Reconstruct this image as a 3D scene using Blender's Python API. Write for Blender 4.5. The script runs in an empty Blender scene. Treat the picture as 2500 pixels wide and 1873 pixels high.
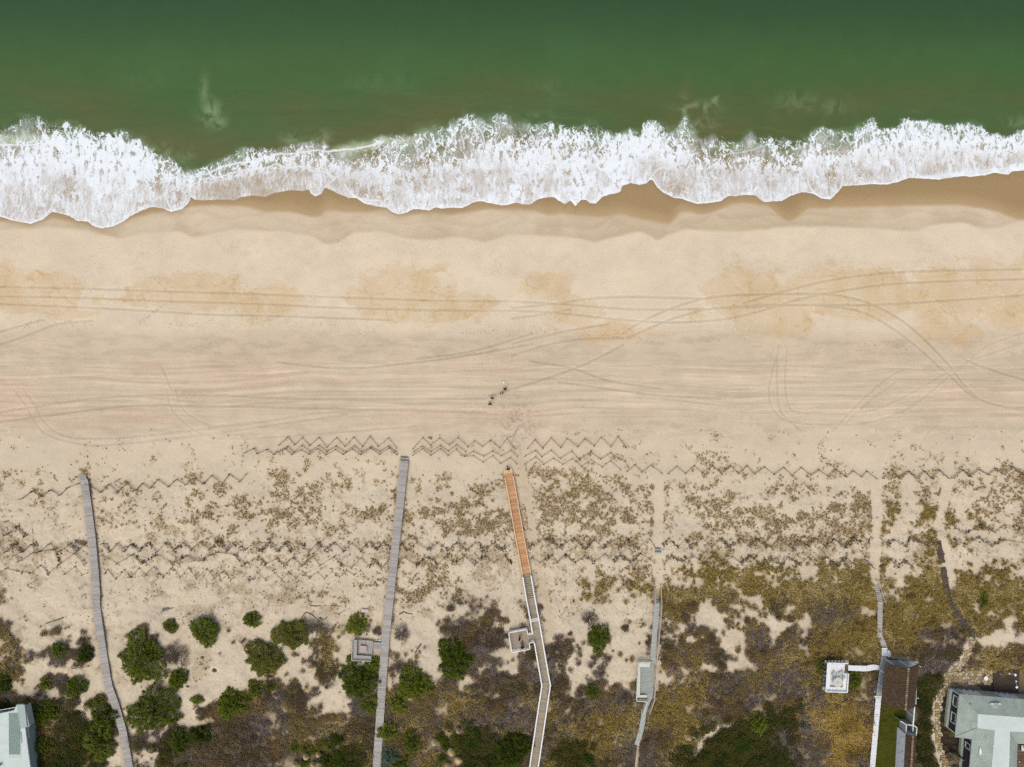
import bpy, math, random
import numpy as np
from mathutils import Vector

random.seed(7)
rng = np.random.default_rng(7)
scene = bpy.context.scene
COL = scene.collection

# ------------------------------------------------------------------ camera, sky, sun, exposure
CAM_H = 116.7          # metres above the sea: the drone
S = 0.07               # metres per map unit at sea level; the map is 2500 x 1873 units
cam_data = bpy.data.cameras.new('camera')
cam = bpy.data.objects.new('camera', cam_data)
COL.objects.link(cam)
cam.location = (0, 0, CAM_H)
cam.rotation_euler = (0, 0, 0)
cam_data.sensor_width = 36
cam_data.lens = 36 * CAM_H / (2500 * S)
cam_data.clip_start = 1
cam_data.clip_end = 6000
scene.camera = cam

SUN_EL, SUN_AZ = math.radians(72), math.radians(215)     # azimuth: towards the sun, from +Y clockwise
world = bpy.data.worlds.new('World')
scene.world = world
world.use_nodes = True
wn = world.node_tree
bg = wn.nodes['Background']
sky = wn.nodes.new('ShaderNodeTexSky')
sky.sky_type = 'NISHITA'
sky.sun_disc = False
sky.sun_elevation = SUN_EL
sky.sun_rotation = SUN_AZ
sky.air_density = 0.7
sky.dust_density = 4.0
sky.ozone_density = 0.3
wn.links.new(sky.outputs[0], bg.inputs[0])
bg.inputs[1].default_value = 0.15
sun_data = bpy.data.lights.new('sun', 'SUN')
sun_data.energy = 0.8
sun_data.angle = math.radians(35)
sun_data.color = (1.0, 0.965, 0.80)
sun = bpy.data.objects.new('sun', sun_data)
COL.objects.link(sun)
sd_ = Vector((math.sin(SUN_AZ) * math.cos(SUN_EL), math.cos(SUN_AZ) * math.cos(SUN_EL), math.sin(SUN_EL)))
sun.rotation_euler = sd_.to_track_quat('Z', 'Y').to_euler()
sun.location = (0, 0, 60)
vs = scene.view_settings
vs.view_transform = 'Standard'
vs.look = 'None'
vs.gamma = 1
vs.use_curve_mapping = False
vs.exposure = 0.30
scene.render.engine = 'CYCLES'
scene.cycles.max_bounces = 5
scene.cycles.diffuse_bounces = 3
scene.cycles.glossy_bounces = 2
scene.cycles.use_denoising = False
scene.cycles.use_adaptive_sampling = False

# ------------------------------------------------------------------ colour and number helpers
KALB = 1.22
def lin(c):
    c = np.asarray(c, float) / 255.0
    return np.where(c <= 0.04045, c / 12.92, ((c + 0.055) / 1.055) ** 2.4)
def alb(rgb):
    v = np.clip(lin(rgb) / KALB, 0.002, 0.86)
    return (float(v[0]), float(v[1]), float(v[2]), 1.0)

def _h(ix, iy, seed):
    h = (ix.astype(np.int64) * 374761393 + iy.astype(np.int64) * 668265263 + seed * 1442695041) & 0xFFFFFFFF
    h = ((h ^ (h >> 13)) * 1274126177) & 0xFFFFFFFF
    h = h ^ (h >> 16)
    return (h & 0xFFFFFF).astype(np.float32) / float(0xFFFFFF)
def vnoise(x, y, seed=0):
    fx = np.floor(x); fy = np.floor(y)
    tx = x - fx; ty = y - fy
    tx = tx * tx * (3 - 2 * tx); ty = ty * ty * (3 - 2 * ty)
    a = _h(fx, fy, seed); b = _h(fx + 1, fy, seed); c = _h(fx, fy + 1, seed); d = _h(fx + 1, fy + 1, seed)
    return (a + (b - a) * tx) * (1 - ty) + (c + (d - c) * tx) * ty
def fbm(x, y, seed=0, octv=4, gain=0.5):
    s = 0; a = 1; t = 0
    for o in range(octv):
        s = s + a * vnoise(x * 2 ** o + 17.3 * o, y * 2 ** o - 9.1 * o, seed + o * 31); t += a; a *= gain
    return s / t
def sstep(a, b, v):
    t = np.clip((v - a) / (b - a), 0, 1)
    return t * t * (3 - 2 * t)
def curve(pts):
    xs = [p[0] for p in pts]; ys = [p[1] for p in pts]
    return lambda x: np.interp(x, xs, ys)
def poly_dist(X, Y, pts, maxd):
    """distance to a polyline; far cells keep maxd"""
    D = np.full(X.shape, float(maxd), np.float32)
    for (x0, y0), (x1, y1) in zip(pts[:-1], pts[1:]):
        m = (X > min(x0, x1) - maxd) & (X < max(x0, x1) + maxd) & (Y > min(y0, y1) - maxd) & (Y < max(y0, y1) + maxd)
        if not m.any(): continue
        xs = X[m]; ys = Y[m]
        dx, dy = x1 - x0, y1 - y0
        L = dx * dx + dy * dy + 1e-9
        t = np.clip(((xs - x0) * dx + (ys - y0) * dy) / L, 0, 1)
        d = np.hypot(xs - x0 - t * dx, ys - y0 - t * dy)
        D[m] = np.minimum(D[m], d)
    return D
def in_poly(X, Y, poly):
    r = np.zeros(X.shape, bool)
    n = len(poly)
    for i in range(n):
        x0, y0 = poly[i]; x1, y1 = poly[(i + 1) % n]
        if y0 == y1: continue
        c = ((y0 > Y) != (y1 > Y)) & (X < (x1 - x0) * (Y - y0) / (y1 - y0) + x0)
        r ^= c
    return r
def smooth_pts(pts, n=6):
    """Catmull-Rom through the points"""
    out = []
    P_ = [pts[0]] + list(pts) + [pts[-1]]
    for i in range(1, len(P_) - 2):
        p0, p1, p2, p3 = [np.array(q, float) for q in P_[i - 1:i + 3]]
        for k in range(n):
            t = k / n
            out.append(tuple(0.5 * ((2 * p1) + (-p0 + p2) * t + (2 * p0 - 5 * p1 + 4 * p2 - p3) * t * t + (-p0 + 3 * p1 - 3 * p2 + p3) * t ** 3)))
    out.append(tuple(pts[-1]))
    return out

# ------------------------------------------------------------------ the map: heights of the beach and the dunes
_prof = curve([(-30000, -60), (0, -6), (250, -2.6), (400, -0.1), (430, 0.12), (600, 0.85), (760, 1.45), (800, 1.62), (860, 1.5), (1060, 1.7),
               (1140, 2.1), (1220, 2.7), (1300, 2.75), (1340, 2.9), (1400, 2.9), (1480, 3.5), (1560, 3.9), (1700, 4.1), (1873, 4.3), (3000, 4.5), (30000, 6)])
def gz(px, py):
    px = np.asarray(px, float); py = np.asarray(py, float)
    z = _prof(py)
    dune = sstep(1080, 1260, py)
    near = (np.abs(px) < 4000) & (np.abs(py) < 4000)
    n = fbm(px / 70, py / 55, 3, 4) - 0.5
    z = z + np.where(near, n * (0.10 + 1.1 * dune), 0)
    return z
def P(px, py, z):
    """the world point at height z above map position (px, py) of the aerial map"""
    k = (CAM_H - z) / CAM_H
    return Vector(((px - 1250) * S * k, (936.5 - py) * S * k, z))
def G(px, py, dz=0.0):
    return P(px, py, float(gz(px, py)) + dz)

# ------------------------------------------------------------------ node helper
class NT:
    def __init__(self, name, rough=0.9, spec=0.3):
        self.m = bpy.data.materials.new(name); self.m.use_nodes = True
        self.t = self.m.node_tree; self.b = self.t.nodes['Principled BSDF']
        self.b.inputs['Roughness'].default_value = rough
        self.b.inputs['Specular IOR Level'].default_value = spec
    def _in(self, sock, v):
        if v is None: return
        if hasattr(v, 'node') or isinstance(v, bpy.types.NodeSocket): self.t.links.new(v, sock)
        else: sock.default_value = v
    def math(self, op, a, b=None, c=None, clamp=False):
        n = self.t.nodes.new('ShaderNodeMath'); n.operation = op; n.use_clamp = clamp
        self._in(n.inputs[0], a); self._in(n.inputs[1], b); self._in(n.inputs[2], c)
        return n.outputs[0]
    def vmath(self, op, a, b=None):
        n = self.t.nodes.new('ShaderNodeVectorMath'); n.operation = op
        self._in(n.inputs[0], a)
        self._in(n.inputs[1], b)
        return n.outputs[0]
    def comb(self, x, y, z=0.0):
        n = self.t.nodes.new('ShaderNodeCombineXYZ'); self._in(n.inputs[0], x); self._in(n.inputs[1], y); self._in(n.inputs[2], z)
        return n.outputs[0]
    def sep(self, v):
        n = self.t.nodes.new('ShaderNodeSeparateXYZ'); self._in(n.inputs[0], v); return n.outputs
    def pos(self):
        return self.t.nodes.new('ShaderNodeNewGeometry').outputs['Position']
    def objco(self):
        return self.t.nodes.new('ShaderNodeTexCoord').outputs['Object']
    def rand(self):
        return self.t.nodes.new('ShaderNodeObjectInfo').outputs['Random']
    def attr(self, name, typ='GEOMETRY'):
        n = self.t.nodes.new('ShaderNodeAttribute'); n.attribute_name = name; n.attribute_type = typ
        return n
    def noise(self, vec, scale, detail=3, rough=0.5, dist=0.0, color=False):
        n = self.t.nodes.new('ShaderNodeTexNoise'); self._in(n.inputs['Vector'], vec)
        n.inputs['Scale'].default_value = scale; n.inputs['Detail'].default_value = detail
        n.inputs['Roughness'].default_value = rough; n.inputs['Distortion'].default_value = dist
        return n.outputs['Color'] if color else n.outputs['Fac']
    def vor(self, vec, scale, feat='DISTANCE_TO_EDGE', out='Distance', rnd=1.0):
        n = self.t.nodes.new('ShaderNodeTexVoronoi'); n.feature = feat; self._in(n.inputs['Vector'], vec)
        n.inputs['Scale'].default_value = scale; n.inputs['Randomness'].default_value = rnd
        return n.outputs[out]
    def mapr(self, v, a, b, c=0.0, d=1.0, smooth=True):
        n = self.t.nodes.new('ShaderNodeMapRange'); n.interpolation_type = 'SMOOTHSTEP' if smooth else 'LINEAR'
        self._in(n.inputs['Value'], v); self._in(n.inputs['From Min'], a); self._in(n.inputs['From Max'], b)
        self._in(n.inputs['To Min'], c); self._in(n.inputs['To Max'], d)
        return n.outputs[0]
    def mix(self, f, a, b, blend='MIX'):
        n = self.t.nodes.new('ShaderNodeMix'); n.data_type = 'RGBA'; n.blend_type = blend
        self._in(n.inputs['Factor'], f); self._in(n.inputs['A'], a); self._in(n.inputs['B'], b)
        return [o for o in n.outputs if o.type == 'RGBA'][0]
    def bump(self, h, strength, dist):
        n = self.t.nodes.new('ShaderNodeBump'); n.inputs['Strength'].default_value = strength; n.inputs['Distance'].default_value = dist
        self._in(n.inputs['Height'], h); self.t.links.new(n.outputs[0], self.b.inputs['Normal'])
    def color(self, c): self._in(self.b.inputs['Base Color'], c)
    def scale_c(self, c, f):
        """colour times a scalar"""
        n = self.t.nodes.new('ShaderNodeVectorMath'); n.operation = 'SCALE'
        self._in(n.inputs[0], c); self._in(n.inputs['Scale'], f)
        return n.outputs[0]
# NodeSocket mixes need RGBA names on the generic Mix node: patch the names once
def _mixfix():
    def mix(self, f, a, b, blend='MIX'):
        n = self.t.nodes.new('ShaderNodeMix'); n.data_type = 'RGBA'; n.blend_type = blend
        ins = n.inputs
        self._in(ins[0], f); self._in(ins[6], a); self._in(ins[7], b)
        return n.outputs[2]
    NT.mix = mix
_mixfix()

MATS = {}
def mat(name, rgb, rough=0.85, vary=0.0, amt=0.12, scale=3.0, stretch=(1, 1, 1), rgb2=None, spec=0.25, bump=0.0):
    if name in MATS: return MATS[name]
    n = NT(name, rough, spec)
    co = n.vmath('MULTIPLY', n.objco(), stretch)
    nz = n.noise(co, scale, 4, 0.6)
    c = n.mix(n.mapr(nz, 0.35, 0.65), alb(rgb), alb(rgb2 if rgb2 else [min(255, v * 1.06) for v in rgb]))
    f = n.math('MULTIPLY_ADD', n.noise(co, scale * 5, 3, 0.7), 2 * amt, 1 - amt)
    if vary: f = n.math('MULTIPLY', f, n.math('MULTIPLY_ADD', n.rand(), 2 * vary, 1 - vary))
    n.color(n.scale_c(c, f))
    if bump: n.bump(nz, 0.6, bump)
    MATS[name] = n.m
    return n.m

# ------------------------------------------------------------------ object helpers
ORG = {}
def tag(o, label=None, cat=None, group=None, kind=None):
    if label: o['label'] = label
    if cat: o['category'] = cat
    if group: o['group'] = group
    if kind: o['kind'] = kind
    return o
def thing(name, loc, label, cat, group=None):
    o = bpy.data.objects.new(name, None); COL.objects.link(o)
    o.empty_display_size = 0.3
    o.location = loc; ORG[o] = Vector(loc)
    return tag(o, label, cat, group)
def link(name, me, m, parent=None, loc=None):
    o = bpy.data.objects.new(name, me); COL.objects.link(o)
    if m is not None and not me.materials: me.materials.append(m)
    if parent is not None:
        o.parent = parent; ORG[o] = ORG[parent]
    if loc is not None:
        o.location = Vector(loc) - (ORG[parent] if parent is not None else Vector((0, 0, 0)))
        ORG[o] = Vector(loc)
    return o
def mesh(name, verts, faces, smooth=False):
    me = bpy.data.meshes.new(name); me.from_pydata([tuple(v) for v in verts], [], faces); me.update()
    if smooth: me.polygons.foreach_set('use_smooth', [True] * len(me.polygons))
    return me
BOXF = [(0, 3, 2, 1), (4, 5, 6, 7), (0, 1, 5, 4), (1, 2, 6, 5), (2, 3, 7, 6), (3, 0, 4, 7)]
class MB:
    """collects world-space pieces that become one mesh"""
    def __init__(self): self.v = []; self.f = []
    def add(self, vs_, fs_):
        n = len(self.v); self.v += [Vector(v) for v in vs_]; self.f += [tuple(i + n for i in f) for f in fs_]
        return self
    def hexa(self, bottom, top): return self.add(list(bottom) + list(top), BOXF)
    def box(self, c, sx, sy, sz, rz=0.0):
        """c: centre of the base"""
        c = Vector(c); ca, sa = math.cos(rz), math.sin(rz)
        q = [(-sx / 2, -sy / 2), (sx / 2, -sy / 2), (sx / 2, sy / 2), (-sx / 2, sy / 2)]
        b = [c + Vector((x * ca - y * sa, x * sa + y * ca, 0)) for x, y in q]
        return self.hexa(b, [p + Vector((0, 0, sz)) for p in b])
    def beam(self, a, b, w, h):
        """bar from a to b (top centre line), w wide, h thick"""
        a = Vector(a); b = Vector(b); d = b - a
        if d.length < 1e-6: return self
        s = d.cross(Vector((0, 0, 1)))
        if s.length < 1e-6: s = Vector((1, 0, 0))
        s = s.normalized() * w / 2; u = s.cross(d).normalized() * h
        if u.z < 0: u = -u
        return self.hexa([a - s - u, b - s - u, b + s - u, a + s - u], [a - s, b - s, b + s, a + s])
    def prism(self, poly, dz):
        """poly: world points of the top, extruded down by dz"""
        n = len(poly); p = [Vector(q) for q in poly]
        area = sum(p[i].x * p[(i + 1) % n].y - p[(i + 1) % n].x * p[i].y for i in range(n))
        if area < 0: p.reverse()
        b = [q - Vector((0, 0, dz)) for q in p]
        return self.add(p + b, [tuple(range(n)), tuple(range(2 * n - 1, n - 1, -1))] + [(i, i + n, (i + 1) % n + n, (i + 1) % n) for i in range(n)])
    def slab(self, poly, t=0.12):
        """thin sloping sheet, t thick downwards"""
        return self.prism(poly, t)
    def tube(self, pts, rad, n=6, caps=True):
        pts = [Vector(p) for p in pts]; base = len(self.v)
        if not isinstance(rad, (list, tuple)): rad = [rad] * len(pts)
        for i, p in enumerate(pts):
            d = (pts[min(i + 1, len(pts) - 1)] - pts[max(i - 1, 0)]).normalized()
            a = d.orthogonal().normalized(); b = d.cross(a)
            for k in range(n):
                t = 2 * math.pi * k / n
                self.v.append(p + (a * math.cos(t) + b * math.sin(t)) * rad[i])
        for i in range(len(pts) - 1):
            for k in range(n):
                self.f.append((base + i * n + k, base + i * n + (k + 1) % n, base + (i + 1) * n + (k + 1) % n, base + (i + 1) * n + k))
        if caps:
            self.f.append(tuple(base + k for k in range(n - 1, -1, -1)))
            e = base + (len(pts) - 1) * n
            self.f.append(tuple(e + k for k in range(n)))
        return self
    def lathe(self, c, prof, n=16):
        """prof: (radius, z) pairs upwards"""
        c = Vector(c); base = len(self.v)
        for r, z in prof:
            for k in range(n):
                t = 2 * math.pi * k / n
                self.v.append(c + Vector((r * math.cos(t), r * math.sin(t), z)))
        for i in range(len(prof) - 1):
            for k in range(n):
                self.f.append((base + i * n + k, base + i * n + (k + 1) % n, base + (i + 1) * n + (k + 1) % n, base + (i + 1) * n + k))
        self.f.append(tuple(base + k for k in range(n - 1, -1, -1)))
        e = base + (len(prof) - 1) * n
        self.f.append(tuple(e + k for k in range(n)))
        return self
    def build(self, name, m, parent=None, loc=None, smooth=False):
        o_ = Vector(loc) if loc is not None else (ORG[parent] if parent is not None else Vector((0, 0, 0)))
        me = mesh(name, [v - o_ for v in self.v], self.f, smooth)
        return link(name, me, m, parent, loc=o_ if parent is None else None)
_shared = {}
def shared_box(sx, sy, sz):
    k = (round(sx, 3), round(sy, 3), round(sz, 3))
    if k not in _shared:
        b = MB(); b.box((0, 0, -sz), sx, sy, sz)
        _shared[k] = b
    return k
_shmesh = {}
def piece(name, dims, m, parent, loc, rz=0.0, rx=0.0):
    """an alike piece, box of the given size with its top at loc; shares its mesh"""
    k = (name,) + shared_box(*dims) + (m.name,)
    if k not in _shmesh:
        b = _shared[shared_box(*dims)]
        me = mesh(name, b.v, b.f); me.materials.append(m); _shmesh[k] = me
    o = link(name, _shmesh[k], m, parent, loc=loc)
    o.rotation_euler = (rx, 0, rz)
    return o

# ------------------------------------------------------------------ shore curves (map units)
SHORE = [(-400, 520), (-60, 522), (0, 529), (29, 538), (75, 546.5), (107, 535), (127, 517.6), (156, 523), (171, 528), (188, 539), (214, 541), (226, 551), (249, 557.5), (278, 552),
 (304, 539), (318, 528), (344, 515), (373, 504.6), (402, 510), (419, 517.6), (445.5, 510), (460, 496), (467, 480), (474, 487), (492, 490), (535, 487), (573, 490), (590, 481),
 (620, 478.5), (649, 481.5), (672, 471), (712, 464), (741, 467), (754, 462.6), (759, 473), (770, 479.4), (785, 473), (793.6, 458), (816.7, 468.4), (851, 484), (869, 483),
 (889, 496), (909, 501.7), (932, 506), (944, 507.5), (955.6, 517.6), (973, 523.4), (993, 519), (1010.6, 510), (1033.7, 512), (1048, 514.7), (1062.6, 506), (1080, 509.5),
 (1106, 507), (1129, 508), (1146.6, 499), (1155, 494.5), (1172.6, 490.7), (1195.7, 496), (1227.5, 501.7), (1242, 500), (1259, 494.5), (1277.6, 499), (1296.4, 499),
 (1309.4, 488.7), (1326.8, 483), (1352.8, 481), (1364.4, 490), (1378.9, 498), (1393, 489.5), (1405, 503.4), (1419.4, 487.8), (1431, 487.8), (1439.6, 496), (1454, 497.6),
 (1471.4, 480), (1494.6, 474), (1514.8, 468.4), (1519, 454), (1541, 446.7), (1561, 451.6), (1578.5, 448), (1585.7, 439.5), (1593, 438.6), (1604.5, 456.8), (1619, 470),
 (1645, 483), (1665, 485), (1685.5, 493), (1703, 498), (1729, 496), (1760.7, 490.7), (1778, 478.5), (1795.5, 479), (1818.6, 475.7), (1844.7, 477), (1853, 485.8),
 (1867.8, 493), (1909, 490.7), (1932, 477), (1961, 469), (1984, 472.8), (2004.7, 484), (2027.8, 487), (2045, 470), (2058, 454), (2091.5, 452.5), (2126, 449.6),
 (2163.8, 451), (2192.7, 444.4), (2218.8, 434.3), (2259, 436.6), (2291, 438.6), (2323, 433.7), (2352, 429.4), (2366, 432), (2404, 428), (2427, 422), (2461.8, 427),
 (2470.5, 419), (2499.4, 416), (2560, 424), (2900, 420)]
OUTER = [(-400, 315), (0, 312), (35, 308), (72, 296), (116, 306), (173.6, 312), (208, 318), (240, 329.6), (289, 334), (318, 339.7), (347, 348), (373, 368.6), (416, 390), (434, 406),
 (468.7, 418), (492, 412), (535, 392), (564, 380), (596, 366), (636, 363), (663, 361), (707, 350), (750, 345.5), (793, 351), (805, 361), (851, 357), (909, 348), (932, 334),
 (952, 339.7), (1005, 337), (1039, 318), (1077, 319), (1090, 324), (1106, 302), (1158, 284.7), (1187, 296), (1236, 283), (1257, 306), (1300, 312), (1341, 300), (1380, 312), (1413, 319),
 (1439, 315), (1471, 319), (1500, 331), (1541, 318), (1564, 328), (1572, 305), (1593, 297), (1616, 316), (1653, 325), (1674, 285), (1691, 308), (1714, 337), (1737, 334),
 (1778, 338), (1807, 345), (1833, 329.6), (1850, 335), (1871, 329.6), (1900, 344), (1932, 345), (1973, 341), (1984, 319), (2013, 308), (2039, 328), (2059, 322), (2085, 322),
 (2132, 297), (2149, 319), (2184, 313), (2201, 300), (2239, 292), (2265, 302), (2299, 305), (2323, 312), (2363, 303), (2398, 315), (2418, 334), (2438, 328), (2461, 337),
 (2496, 319), (2560, 322), (2900, 325)]
WET = [(-400, 540), (0, 540), (75, 550), (127, 534), (188, 545), (249, 560), (318, 536), (373, 522), (460, 508), (520, 501), (600, 506), (640, 518), (715, 520), (765, 532), (782, 530), (799, 512),
 (840, 520), (895, 520), (941, 512), (967, 528), (996, 526), (1054, 521), (1097, 526), (1155, 518), (1198, 511), (1256, 514), (1298, 514), (1341, 528), (1370, 521), (1413, 529),
 (1471, 531), (1515, 525), (1558, 534), (1587, 541), (1613, 543), (1630, 553), (1648, 540), (1655, 520), (1685, 519), (1717, 527), (1755, 515), (1790, 500), (1816, 496),
 (1847, 502), (1877, 504), (1918, 542), (1935, 541), (1970, 511), (2062, 508), (2149, 506), (2265, 503), (2352, 503), (2424, 515), (2467, 533), (2490, 539), (2560, 535), (2900, 530)]
DAMP = [(-400, 562), (0, 563), (100, 556), (170, 560), (226, 568), (294, 585), (350, 571), (441, 566), (475, 583), (565, 562), (678, 566), (763, 577), (791, 597), (830, 594), (864, 567), (927, 566),
 (994, 583), (1051, 588), (1120, 580), (1186, 594), (1250, 573), (1330, 577), (1408, 583), (1453, 594), (1498, 580), (1566, 566), (1606, 589), (1640, 572), (1679, 560), (1747, 566),
 (1787, 568), (1860, 562), (1932, 554), (2040, 556), (2149, 560), (2236, 567), (2271, 551), (2352, 543), (2401, 561), (2438, 557), (2500, 540), (2900, 545)]
def soft_curve(pts, r):
    xs_ = np.arange(pts[0][0], pts[-1][0], 3.0); ys_ = np.interp(xs_, [p[0] for p in pts], [p[1] for p in pts])
    k = np.hanning(r); k /= k.sum(); ys_ = np.convolve(np.pad(ys_, r // 2, mode='edge'), k, 'valid')[:len(xs_)]
    return lambda x: np.interp(x, xs_, ys_)
f_shore, f_outer, f_wet, f_damp = curve(SHORE), curve(OUTER), soft_curve(WET, 13), soft_curve(DAMP, 15)

# ------------------------------------------------------------------ wheel tracks (map units)
def r5(p): return [(x * .565, 560 + y * .565) for x, y in p]
def r6(p): return [(1250 + x * .565, 560 + y * .565) for x, y in p]
TRACKS = [r6(p) for p in [
 [(0, 310), (240, 325), (520, 345), (800, 345), (1000, 338), (1300, 325), (1500, 328), (1700, 320), (1950, 303), (2300, 278)],
 [(0, 350), (200, 362), (420, 385), (650, 402), (850, 395), (1000, 372), (1100, 345), (1250, 300), (1450, 262), (1700, 232), (2300, 212)],
 [(1000, 320), (1150, 275), (1350, 225), (1550, 195), (1800, 180), (2300, 172)],
 [(480, 450), (560, 400), (680, 345), (820, 302), (960, 285), (1150, 280), (1350, 280), (1480, 300), (1600, 345), (1720, 420), (1820, 515), (1900, 600), (1960, 680), (2060, 750), (2300, 800)],
 [(500, 470), (600, 425), (720, 378), (850, 345), (1000, 330), (1150, 325), (1400, 335), (1530, 365), (1640, 425), (1740, 500), (1830, 580), (1900, 640), (1990, 720), (2100, 760), (2300, 775)],
 [(0, 340), (200, 320), (330, 300), (520, 292), (820, 300)],
 [(0, 385), (150, 365), (250, 345)],
 [(1160, 500), (1130, 600), (1110, 700), (1130, 780), (1200, 830), (1400, 845), (1560, 830), (1700, 780), (1800, 710), (1870, 650), (1950, 590), (2060, 500), (2300, 420)],
 [(1190, 520), (1180, 640), (1190, 740), (1230, 790), (1400, 797), (1560, 780), (1680, 730), (1790, 670), (1900, 610), (2000, 560), (2300, 460)],
 [(1150, 500), (1145, 620), (1150, 740), (1170, 800), (1250, 870)],
 [(0, 495), (120, 465), (260, 435), (420, 410)], [(0, 545), (150, 500), (300, 475), (480, 470)],
 [(80, 570), (260, 600), (420, 655), (650, 690)], [(200, 660), (420, 690), (650, 720), (900, 730)],
 [(1390, 870), (1480, 770), (1600, 660), (1700, 600)], [(1440, 840), (1560, 730), (1660, 660)],
 [(480, 500), (300, 590), (100, 660), (-100, 720)],
 [(1950, 560), (2050, 600), (2212, 650), (2300, 670)]]] + [r5(p) for p in [
 [(-60, 247), (300, 255), (700, 268), (1100, 280), (1500, 295), (1900, 308), (2212, 310)],
 [(-60, 289), (300, 295), (700, 310), (1100, 322), (1500, 340), (1900, 350), (2212, 352)],
 [(-60, 320), (300, 335), (600, 350), (900, 368), (1200, 375), (1700, 392)],
 [(-60, 515), (100, 465), (250, 410), (400, 395)], [(-60, 460), (150, 400), (190, 392)],
 [(2300, 495), (2050, 540), (1800, 575), (1500, 600), (1200, 575)], [(2300, 450), (2050, 525), (1800, 560)],
 [(-60, 840), (250, 800), (500, 768), (700, 760), (1000, 765), (1400, 775), (2100, 790)],
 [(-60, 800), (300, 745), (560, 720), (900, 715), (1200, 730), (1600, 735), (2100, 730)],
 [(60, 690), (110, 760), (150, 830), (200, 885), (330, 925), (500, 930), (900, 885), (1500, 800)],
 [(100, 690), (150, 760), (190, 830), (260, 885), (400, 905), (700, 885), (1100, 830)],
 [(720, 690), (740, 770), (800, 840), (880, 885), (1000, 905), (1300, 890), (1800, 850)],
 [(760, 690), (780, 760), (830, 810), (940, 850), (1150, 830), (1400, 790), (1800, 775)],
 [(740, 690), (720, 640), (700, 600)]]]
TRACKS = [smooth_pts(t, 5) for t in TRACKS]

# ------------------------------------------------------------------ walkways, paths, beds: where nothing grows
W1 = [(205, 1173), (215, 1243), (224, 1315), (230.5, 1387), (235, 1451), (234, 1474), (243.5, 1543), (252, 1600), (262, 1663), (268, 1686), (280.5, 1720), (287.5, 1743), (299, 1783), (316, 1880), (328, 1945)]
W2 = [(987, 1130), (958, 1400), (941, 1560), (932, 1686), (919, 1880), (915, 1945)]
W3A = [(1242, 1157), (1285.7, 1403)]
W3B = [(1286, 1404), (1305, 1511), (1332.6, 1668), (1302, 1873), (1292, 1945)]
W4A = [(1603.5, 1474), (1600, 1525), (1594, 1611)]
W4B = [(1586, 1703), (1572, 1737), (1570, 1757), (1565.6, 1782), (1554.5, 1819.5)]
W4C = [(1551, 1822), (1545, 1873), (1540, 1945)]
W5A = [(2149, 1471), (2148, 1551), (2161, 1583)]
W5B = [(2144.7, 1706), (2130, 1873), (2124, 1945)]
W6 = [(2290, 1325), (2299, 1360), (2306, 1400), (2311, 1430), (2318, 1465), (2330, 1485), (2343, 1505), (2356, 1522), (2368, 1540), (2376, 1560)]
STONEPATH = [(2374, 1566), (2371, 1583), (2357, 1611), (2338, 1632), (2316, 1654), (2300, 1690), (2291, 1724), (2290, 1765), (2291, 1798), (2297, 1831), (2309, 1864), (2312, 1900)]
SANDPATHS = [([(2362, 1575), (2358, 1590), (2343, 1612), (2324, 1635), (2303, 1655), (2289, 1690), (2280, 1724), (2279, 1765), (2280, 1800), (2284, 1831), (2290, 1864), (2290, 1900)], 10), ([(1632, 1080), (1610, 1170), (1608, 1250), (1606, 1330), (1606, 1425)], 12), ([(2146, 1100), (2143, 1170), (2138, 1202), (2141, 1257), (2138, 1318), (2136, 1415)], 13),
             ([(2317, 1120), (2316, 1167), (2306, 1213), (2293, 1271), (2296, 1300), (2304, 1330), (2317, 1387), (2322, 1430)], 13), ([(1268, 1100), (1275, 1150), (1285, 1200), (1302, 1300), (1320, 1400), (1335, 1480), (1345, 1530)], 9),
             ([(1555, 1818), (1549, 1873), (1543, 1930)], 9), ([(1791, 1760), (1722, 1797), (1694, 1845)], 8), ([(1722, 1797), (1677, 1804)], 6), ([(2400, 1565), (2460, 1560), (2520, 1570)], 12),
             ([(990, 1100), (988, 1130)], 16), ([(2150, 1560), (2170, 1600), (2240, 1612)], 6), ([(2146, 1605), (2138, 1700)], 5)]
LAWN = [(2149, 1716), (2214, 1733), (2212, 1873), (2210, 1960), (2126, 1960), (2135, 1873)]
MULCH = [(2326, 1683), (2303, 1699), (2293, 1740), (2292, 1773), (2297, 1828), (2307, 1843), (2324, 1840), (2345, 1838), (2352, 1800), (2330, 1790), (2315, 1760)]
PATIO = [(2312, 1668), (2329, 1643), (2372, 1632), (2427, 1636), (2424, 1676), (2330, 1668)]
BUILT = [[(1240, 1538), (1288, 1530), (1296, 1580), (1248, 1590)], [(855, 1558), (912, 1562), (912, 1618), (855, 1614)], [(1555, 1608), (1602, 1608), (1597, 1708), (1550, 1708)],
         [(2008, 1610), (2074, 1612), (2074, 1692), (2008, 1690)], [(2066, 1622), (2160, 1622), (2160, 1640), (2066, 1640)], [(2149, 1605), (2244, 1612), (2236, 1736), (2138, 1720)],
         [(2186, 1730), (2240, 1730), (2236, 1960), (2186, 1960)], [(2308, 1640), (2560, 1640), (2560, 1960), (2340, 1960), (2345, 1840)], [(-200, 1722), (58, 1718), (86, 1960), (-200, 1960)], PATIO, LAWN, MULCH]
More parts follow.
